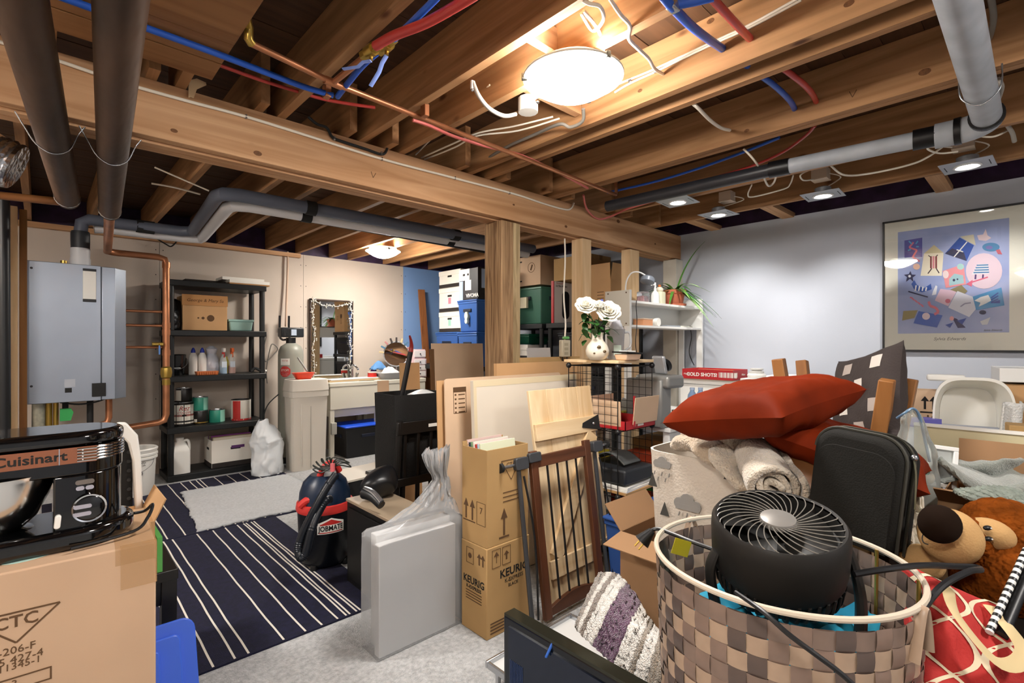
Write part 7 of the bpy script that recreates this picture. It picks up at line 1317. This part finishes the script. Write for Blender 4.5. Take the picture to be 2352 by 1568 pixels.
def blk(u, v):
    uu = 2158+230*u; top = 1048+18*u+8*math.sin(u*6); bot = 1062+115*min(1, u*1.6)**1.1-18*max(0, u-.7); vv = top+(bot-top)*v; d_ = 1.80-.20*v-.04*math.sin(v*9+u*3)-.06*u; p = P(uu, vv, d_); return p+Vector((0,0,.02*noise.noise(Vector((u*5, v*3, 1)))))
o = MB().grid(44, 26, blk).build('blanket', BK, solid=.014, smooth=80); tag(o, 'grey green felt blanket thrown over the open carton', 'blanket')
o = MB().tube([P(2250, 1128, 1.62), P(2300, 1130, 1.58), P(2352, 1124, 1.55), P(2400, 1118, 1.52)], .022, 12, k=6).build('blanket_fold', BK); tag(o, 'rolled hem of the grey blanket along the carton', 'blanket')
o = MB().tube([P(2150, 1092, 1.74), P(2162, 1086, 1.72), P(2190, 1090, 1.72), P(2196, 1098, 1.7), P(2165, 1104, 1.7)], .006, 8, k=6, flat=2.2).build('blanket_strap', BK); tag(o, 'dark loop of the grey blanket at its left end', 'strap')
q = P(2160, 1070, 1.72); t = thing('photo_frame', 'white photo frame tucked beside the toy bag', 'frame', q); T = Matrix.Translation(q) @ Rcam(-.3, -.12, .1) @ RX
for r_ in frame(-.04, -.07, .045, .07, .014): MB(T).prism(r_, 0, .012).build('frame_bar', WHITE, t, w=True, bev=.002)
MB(T).prism(rect(-.028, -.058, .033, .058), .001, .004).build('photo', mk('photo_grey', '#b4b8b6', .3), t, w=True)
# knit hat
KN = mk('knit_grey', '#7d857c', 1, var=.2, vs=30, bump=.6, bs=120); q = P(2310, 1160, 1.29); t = thing('knit_hat', 'chunky grey knitted hat above the teddy bear', 'hat', q)
for k in range(11):
    a_ = (k-5)*.15; c = q+RGT*(.013*(k-5)*1.15); m = MB(); m.tube([c+Vector((0,0,-.03))-FWD*.03, c-FWD*.045+Vector((0,0,.0)), c-FWD*.02+Vector((0,0,.03-.0007*(k-5)**2)), c+FWD*.03+Vector((0,0,.035-.0008*(k-5)**2)), c+FWD*.06+Vector((0,0,.02))], lambda s_: .0085+.0016*math.sin(s_*70), 7, k=10); m.build('knit_rib', KN, t, w=True)
# ---------------------------------------------------------------- teddy bear lying on its side
FUR = mk('fur_brown', '#70380f', 1, var=.4, vs=22, bump=1.0, bs=90, spec=.05); FT = mk('plush_tan', '#ba9464', .95, var=.06, vs=8, bump=.15, bs=200, spec=.1); FD = mk('plush_dark', '#1d120b', .9, spec=.1)
q = P(2240, 1340, 1.18); t = thing('teddy_bear', 'big brown teddy bear with tan muzzle lying on its side', 'toy', q)
def furry(m, c, r, n=36, nn=24, amp=.004):
    c = Vector(c); vs0 = len(m.v); m.sph(c, r, n, nn)
    for i in range(vs0, len(m.v)): d_ = (m.v[i]-c); m.v[i] = m.v[i]+d_.normalized()*amp*noise.noise(m.v[i]*70)
    return m
hd = P(2306, 1240, 1.235); m = MB(); furry(m, hd, (.105, .10, .10)); furry(m, P(2330, 1330, 1.18), (.12, .12, .10)); furry(m, P(2420, 1300, 1.2), (.14, .12, .12)); furry(m, P(2260, 1205, 1.27), (.055, .05, .028)); furry(m, P(2228, 1245, 1.21), (.06, .055, .06)); furry(m, P(2290, 1300, 1.26), (.09, .09, .08)); m.build('fur_body', FUR, t, w=True, smooth=80)
sn = P(2182, 1232, 1.12); R_ = Rcam(.25, 0, .12).to_3x3(); m = MB(Matrix.Translation(sn) @ R_.to_4x4()); m.sph((0,0,0), (.054, .060, .061), 32, 20); m.build('muzzle', FT, t, w=True, smooth=80)
m = MB(Matrix.Translation(P(2272, 1226, 1.188)) @ R_.to_4x4()); m.sph((0,0,0), (.040, .05, .036), 24, 16); m.build('face_patch', FT, t, w=True, smooth=80)
m = MB(Matrix.Translation(P(2158, 1203, 1.072)) @ Rcam(.1, 0, .35)); m.sph((0,0,0), (.042, .034, .04), 22, 14); m.build('nose', FD, t, w=True, smooth=80)
for u, v in ((2268, 1212), (2270, 1237)):
    c = P(u, v, 1.139); e_ = MB(Matrix.Translation(c) @ Rcam(.2)); e_.sph((0,0,0), (.0105, .006, .0055), 14, 10); eo = e_.build('eye', BLACKP, t, w=True); MB().sph(c-FWD*.006+RGT*.003+Vector((0,0,.001)), .0018, 8, 6).build('eye_glint', WHITE, eo, w=True)
MB().tube([P(2122, 1222, 1.09), P(2118, 1235, 1.085), P(2122, 1246, 1.075), P(2132, 1250, 1.07)], .0012, 6, k=4).build('mouth_line', INK, t, w=True)
m = MB(); m.sph(P(2118, 1290, 1.2), (.045, .045, .04), 18, 12); m.build('paw', FT, t, w=True, smooth=80)
o = MB().grid(26, 20, lambda u, v: P(2042+80*u, 1150+115*v, 1.30-.05*v)+Vector((0,0,.05*noise.noise(Vector((u*7, v*7, 3)))))+FWD*(.03*noise.noise(Vector((u*6, v*6, 9))))).build('crumpled_cloth', mk('cloth_offwhite', '#cfc6b4', .9), solid=.004, smooth=50); tag(o, 'crumpled off-white cloth between lunch bag and bear', 'cloth')
o = MB().tube([P(2070, 1110, 1.42), P(2100, 1165, 1.34), P(2118, 1190, 1.3)], .006, 8).build('wooden_stick', PINE); tag(o, 'thin pale wooden stick by the toy bag', 'stick')
# ---------------------------------------------------------------- woven basket
cB = Vector((1.092, .374, 0)); RB, ZB, ZR = .236, .26, .86; NC, ROWH = 46, .0335; NR = int((ZR-ZB)/ROWH)
t = thing('woven_basket', 'large round woven strap basket holding a fan', 'basket', (cB.x, cB.y, ZB))
def Rz(z): return RB*(.90+.10*(z-ZB)/(ZR-ZB))
WV = [mk('strap_taupe', '#7f6a5e', .38, var=.08, vs=30), mk('strap_brown', '#584a44', .38, var=.08, vs=30)]; WH = [mk('strap_tan', '#a58d78', .38, var=.08, vs=30), mk('strap_mauve', '#7a675c', .38, var=.08, vs=30)]
for i in range(NC):
    a0, a1 = 2*math.pi*(i+.03)/NC, 2*math.pi*(i+.97)/NC; m = MB(); nv = NR*4+1
    def vf(u, v):
        z = ZB+NR*ROWH*v; j = NR*v; ph = math.cos(math.pi*j-math.pi*.5+math.pi*i)*1.0; a_ = a0+(a1-a0)*u; r_ = Rz(z)+.0022*math.sin(math.pi*j+math.pi*i); return cB+Vector((r_*math.cos(a_), r_*math.sin(a_), z))
    m.grid(3, nv, vf); m.build('upright_strap', WV[(i*7 % 5) % 2], t, w=True, flip=False)
for j in range(NR):
    z0, z1 = ZB+ROWH*(j+.03), ZB+ROWH*(j+.97); m = MB()
    def hf(u, v):
        z = z0+(z1-z0)*v; k = u*NC; a_ = 2*math.pi*u; r_ = Rz(z)-.0022*math.sin(math.pi*(j+.5)+math.pi*math.floor(k))*math.sin(math.pi*(k-math.floor(k)))**.5; return cB+Vector((r_*math.cos(a_), r_*math.sin(a_), z))
    m.grid(NC*4, 3, hf, cu=True); m.build('hoop_strap', WH[j % 3 == 1], t, w=True, flip=False)
MB().tube([cB+Vector((Rz(ZR)*math.cos(a_), Rz(ZR)*math.sin(a_), ZR-.012)) for a_ in [2*math.pi*i/72 for i in range(72)]], .0055, 8, closed=True).build('rim_cord', mk('rim_pale', '#c9bba8', .5), t, w=True)
MB().lathe([(0,ZB),(Rz(ZB),ZB),(Rz(ZB),ZB+.01),(0,ZB+.01)], cB, n=40).build('basket_bottom', WV[0], t, w=True)
for a_ in (math.radians(-100), math.radians(70)): MB().tube([cB+Vector((Rz(.8)*1.03*math.cos(a_+k*.05), Rz(.8)*1.03*math.sin(a_+k*.05), .80+.05*math.cos(k*.9))) for k in (-2.5,-1.2,0,1.2,2.5)], .009, 8, k=5, flat=.35).build('strap_handle', WH[0], t, w=True)
for a_ in [math.radians(k) for k in (-70, -35, -5, 25)]: MB().cyl(cB+Vector(((Rz(.6)-.006)*math.cos(a_), (Rz(.6)-.006)*math.sin(a_), ZB)), cB+Vector(((Rz(ZR)-.006)*math.cos(a_), (Rz(ZR)-.006)*math.sin(a_), ZR-.012)), .0035, n=8).build('stiffener_rod', BRASS, t, w=True)
o = MB().box(.9, 1.3, .15, .55, 0, ZB-.002).build('crate_under', mk('crate_dark', '#3d3128', .8)); tag(o, 'dark crate under the woven basket', 'crate')
o = MB().grid(30, 30, lambda u, v: cB+Vector(((u-.5)*.31, (v-.5)*.31, .72+.05*noise.noise(Vector((u*4, v*4, 2)))+.03*noise.noise(Vector((u*9, v*9, 5)))))).build('teal_cloth', mk('cloth_teal', '#1f8fae', .75), smooth=80); tag(o, 'teal blue cloth lying in the woven basket', 'cloth')
# ---------------------------------------------------------------- fan
q = P(1787, 1196, .965); T = Matrix.Translation(q) @ Matrix.Rotation(math.radians(12), 4, Vector((RGT.x, RGT.y, 0))) @ Matrix.Rotation(math.radians(-5), 4, Vector((FWD.x, FWD.y, 0))) @ Rcam().to_3x3().to_4x4()
t = thing('desk_fan', 'round charcoal desk fan lying face up in the woven basket', 'fan', q, rot=T.to_3x3()); FN = mk('fan_charcoal', '#211f1d', .5, spec=.3); R = .119
MB().lathe([(R*.90,.002),(R*.95,.004),(R,-.004),(R*1.01,-.02),(R*1.0,-.07),(R*.97,-.095),(R*.93,-.105)], n=56).build('fan_shroud', FN, t)
MB().lathe([(R*.93,-.1),(R*.86,-.135),(R*.6,-.155),(0,-.16)], n=40).build('rear_cap', mk('fan_black', '#151413', .5), t)
for k in range(40): a_ = 2*math.pi*k/40; MB(Matrix.Rotation(a_, 4, 'Z')).tube([(R*.95,0,-.1), (R*.89,0,-.135), (R*.62,0,-.158)], .003, 6, k=4).build('rear_rib', FN, t)
MB().lathe([(R*.9,-.002),(R*.88,-.03),(R*.5,-.05),(0,-.05)], n=40).build('duct', mk('fan_inner', '#0c0b0a', .7), t)
MB().lathe([(0,.012),(R*.16,.011),(R*.26,.007),(R*.28,.001),(R*.27,-.004),(0,-.004)], n=32).build('hub', mk('fan_hub', '#8d8a86', .35, .3), t)
rib0 = None
for k in range(32):
    a_ = 2*math.pi*k/32
    if rib0 is None: rib0 = MB().tube([(R*.26,0,.003), (R*.42,R*.10,.006), (R*.60,R*.28,.007), (R*.70,R*.50,.005), (R*.69,R*.60,.002)], .0010, 6, k=5).build('grille_rib', mk('fan_rib', '#7a766f', .3), t)
    else: c = rib0.copy(); COL.objects.link(c); c.rotation_euler = (0, 0, a_)
for k in range(5): a_ = 2*math.pi*k/5; MB(Matrix.Rotation(a_, 4, 'Z')).grid(6, 8, lambda u, v: Vector((R*(.25+.58*v)*math.cos((u-.5)*.9), R*(.25+.58*v)*math.sin((u-.5)*.9), -.022+.02*(u-.5)))).build('blade', mk('fan_blade', '#1a1917', .4), t)
for s_ in (1,): MB().tube([(s_*R*1.0,-.01,-.055), (s_*R*1.10,-.02,-.075), (s_*R*1.12,-.05,-.15), (s_*R*1.02,-.07,-.235)], lambda k: .012+.012*k, 10, k=6, flat=.5).build('stand_arm', FN, t)
MB().tube([(-R*1.0,0,-.055), (-R*1.1,0,-.1), (-R*.98,0,-.2)], lambda k: .012+.01*k, 10, k=6, flat=.5).build('stand_arm', FN, t)
cordm = BLACKP
MB().tube([P(1962, 1318, .90), P(2040, 1306, .90), P(2120, 1298, .92), P(2190, 1300, .95), P(2238, 1302, .97), P(2252, 1308, .95), P(2225, 1312, .92), P(2165, 1345, .88), P(2120, 1400, .86), P(2095, 1460, .84), P(2080, 1520, .83), P(2062, 1590, .82)], .0058, 8, k=8).build('power_cord', cordm, t, w=True)
MB().tube([P(1690, 1360, .80), P(1750, 1402, .74), P(1810, 1455, .70), P(1870, 1500, .68), P(1930, 1545, .67), P(1990, 1600, .66)], .0036, 8, k=6).build('power_cord', cordm, t, w=True)
MB().tube([P(1640, 1262, 1.05), P(1590, 1244, 1.10), P(1545, 1226, 1.14), P(1510, 1214, 1.17), P(1490, 1222, 1.17)], .0045, 8, k=6).build('power_cord', cordm, t, w=True)
a, b = P(1498, 1218, 1.17), P(1474, 1244, 1.17); MB().cyl(a, b, .008, .019, n=12).build('plug', cordm, t, w=True)
for o_ in (-1, 1): d_ = (b-a).normalized(); s_ = d_.cross(FWD).normalized()*(.006*o_); MB().cyl(b+s_, b+s_+d_*.018, .0022, n=6).build('prong', BRASS, t, w=True)
MB(Matrix.Translation(P(1567, 1252, 1.09)) @ Rcam(.3, 0, .35)).box(-.022, .022, 0, .001, -.022, .012).build('warning_tag', mk('tag_yellow', '#cbbd2c', .5), t, w=True)
# ---------------------------------------------------------------- red tote bag
q = P(2195, 1560, .86); T = Matrix.Translation(P(2215, 1520, .92)) @ Rcam(math.radians(8)) @ Matrix.Rotation(math.radians(52), 4, 'X') @ Matrix.Rotation(math.radians(-28), 4, 'Z'); t = thing('tote_bag', 'red fabric tote bag with cream lattice pattern and straps', 'bag', q, rot=T.to_3x3()); T2 = TM[t.name]
t.location = T.translation; TM[t.name] = T; f = pillow_fn(.21, .30, .035, 3, .012)
m = MB(); [m.grid(30, 36, lambda u, v: f(2*u-1, 2*v-1, sd)) for sd in (1, -1)]; m.build('bag_body', mk('tote_red', '#b02a26', .8, bump=.15, bs=200), t, smooth=80)
TCR = mk('tote_cream', '#ddcfb0', .8)
def latt(c_, amp, ph):
    m = MB(); n_ = 40; m.grid(n_, 2, lambda u, v: f(max(-.98, min(.98, c_+amp*math.sin(2*math.pi*(1.5*u)+ph)+(v-.5)*.10)), -.96+1.92*u, 1)+Vector((0,0,.0016))); return m.build('lattice_print', TCR, t, smooth=80)
for c_ in (-.5, .5):
    for ph in (0, math.pi): latt(c_, .46, ph)
STR = mk('strap_canvas', '#c9b488', .85)
MB().tube([f(-.35,.8,1)+Vector((0,0,.004)), f(-.5,.3,1)+Vector((-.01,0,.03)), f(-.1,-.1,1)+Vector((0,0,.05)), f(.45,.2,1)+Vector((0,0,.035)), f(.4,.8,1)+Vector((0,0,.004))], .013, 8, k=8, flat=.15).build('strap', STR, t, smooth=80)
# ---- zebra striped pole
a, b = P(2358, 1262, 1.02), P(2272, 1452, .92); t = thing('striped_pole', 'black and white striped pole leaning at the right edge', 'pole', b); MB().cyl(a, b, .0062, n=12).build('pole_core', mk('pole_white', '#d8d8d4', .4), t, w=True)
for k in range(14): c = a+(b-a)*((k+.5)/14); d_ = (b-a).normalized(); MB().cyl(c-d_*.0035+RGT*.0, c+d_*.0035, .0066, n=12).build('black_stripe', BLACKP, t, w=True)
MB().cyl(a+RGT*.02-Vector((0,0,.006)), b+RGT*.022-Vector((0,0,.006)), .010, n=12).build('dark_tube', BLACKP, t, w=True)
# ---------------------------------------------------------------- bath mat, tv, tray
t = thing('bath_mat', 'fluffy purple and white striped bath mat slumped on the floor pile', 'mat', P(1440, 1500, 1.5))
UP = crm([P(1378, 1318, 1.85), P(1420, 1322, 1.80), P(1458, 1366, 1.72), P(1500, 1436, 1.60), P(1548, 1476, 1.50), P(1600, 1500, 1.42)], 12); LO = crm([P(1322, 1440, 1.66), P(1340, 1460, 1.62), P(1390, 1510, 1.54), P(1455, 1560, 1.46), P(1540, 1615, 1.36), P(1600, 1650, 1.30)], 12)
def cmat(s_, w_):
    i = s_*(len(UP)-1); a, b = UP[int(i)], LO[int(i)]; p = a.lerp(b, w_); bul = math.sin(math.pi*w_)*.05; e = math.sin(math.pi*min(1, s_*2.2+.18)/2)
    g = noise.noise(p*150)*.005+noise.noise(p*45)*.004; return p+(-FWD*.7+Vector((0,0,1)))*(bul*e)+Vector((g, g, g))
bands = [(0,.10,'#8d8276'),(.10,.15,'#ded8cf'),(.15,.21,'#7a6c60'),(.21,.30,'#e2dcd4'),(.30,.47,'#5f3d58'),(.47,.58,'#e0dad2'),(.58,.615,'#8d8070'),(.615,.68,'#e0dad2'),(.68,.77,'#8f8272'),(.77,.85,'#ddd6d0'),(.85,1.0,'#cdc2cc')]
for k, (s0, s1, c_) in enumerate(bands):
    n_ = max(4, int((s1-s0)*110)); MB().grid(70, n_, lambda u, v: cmat(min(.999, s0+(s1-s0)*v), u)).build('pile_band', mk('mat_'+c_[1:], c_, 1, var=.2, vs=60, bump=1, bs=260, sheen=.5), t, w=True, solid=.014, smooth=80)
t = thing('television', 'black flat screen leaning edge-on in the foreground', 'television', (1.0, .75, 0)); TVB = mk('tv_black', '#0d1118', .22)
MB().box(.98, 1.012, .30, 1.084, .02, .50).build('bezel', TVB, t, w=True, bev=.012, seg=3); MB().box(.976, .981, .33, 1.055, .06, .47).build('screen', mk('tv_screen', '#101a2c', .1), t, w=True); MB().box(1.012, 1.045, .42, .98, .1, .42).build('back_shell', BLACKP, t, w=True, bev=.012); MB().box(.975, 1.014, .30, 1.07, .496, .504).build('glossy_edge', mk('tv_edge', '#3a3a30', .1, .6), t, w=True)
for k in range(9): MB().box(.9745, .976, .995+k*.006, .998+k*.006, .08, .38).build('speaker_slot', mk('slot_blue', '#24365c', .4), t, w=True)
t = thing('serving_tray', 'silver rimmed glass tray on the floor behind the television', 'tray', (1.4, 1.2, .0))
for q in ((1.18, 1.66, 1.0, 1.012), (1.18, 1.66, 1.388, 1.40), (1.18, 1.192, 1.012, 1.388), (1.648, 1.66, 1.012, 1.388)): MB().box(*q, .10, .125).build('rim', STEEL, t, w=True, bev=.003)
MB().box(1.192, 1.648, 1.012, 1.388, .104, .108).build('glass_plate', mk('tray_white', '#d2d2d0', .2), t, w=True)
for x_ in (1.2, 1.62):
    for y_ in (1.03, 1.35): MB().cyl((x_, y_, 0), (x_, y_, .10), .01, n=8).build('foot', STEEL, t, w=True)
o = MB(Matrix.Translation(P(1262, 1492, 1.32)) @ Rcam(.3, 0, .5)).box(-.004, .004, -.003, .003, -.022, .022).build('toothbrush', mk('brush_blue', '#3a6fd0', .35), bev=.003); tag(o, 'small blue and white plastic stick on the screen edge', 'stick')
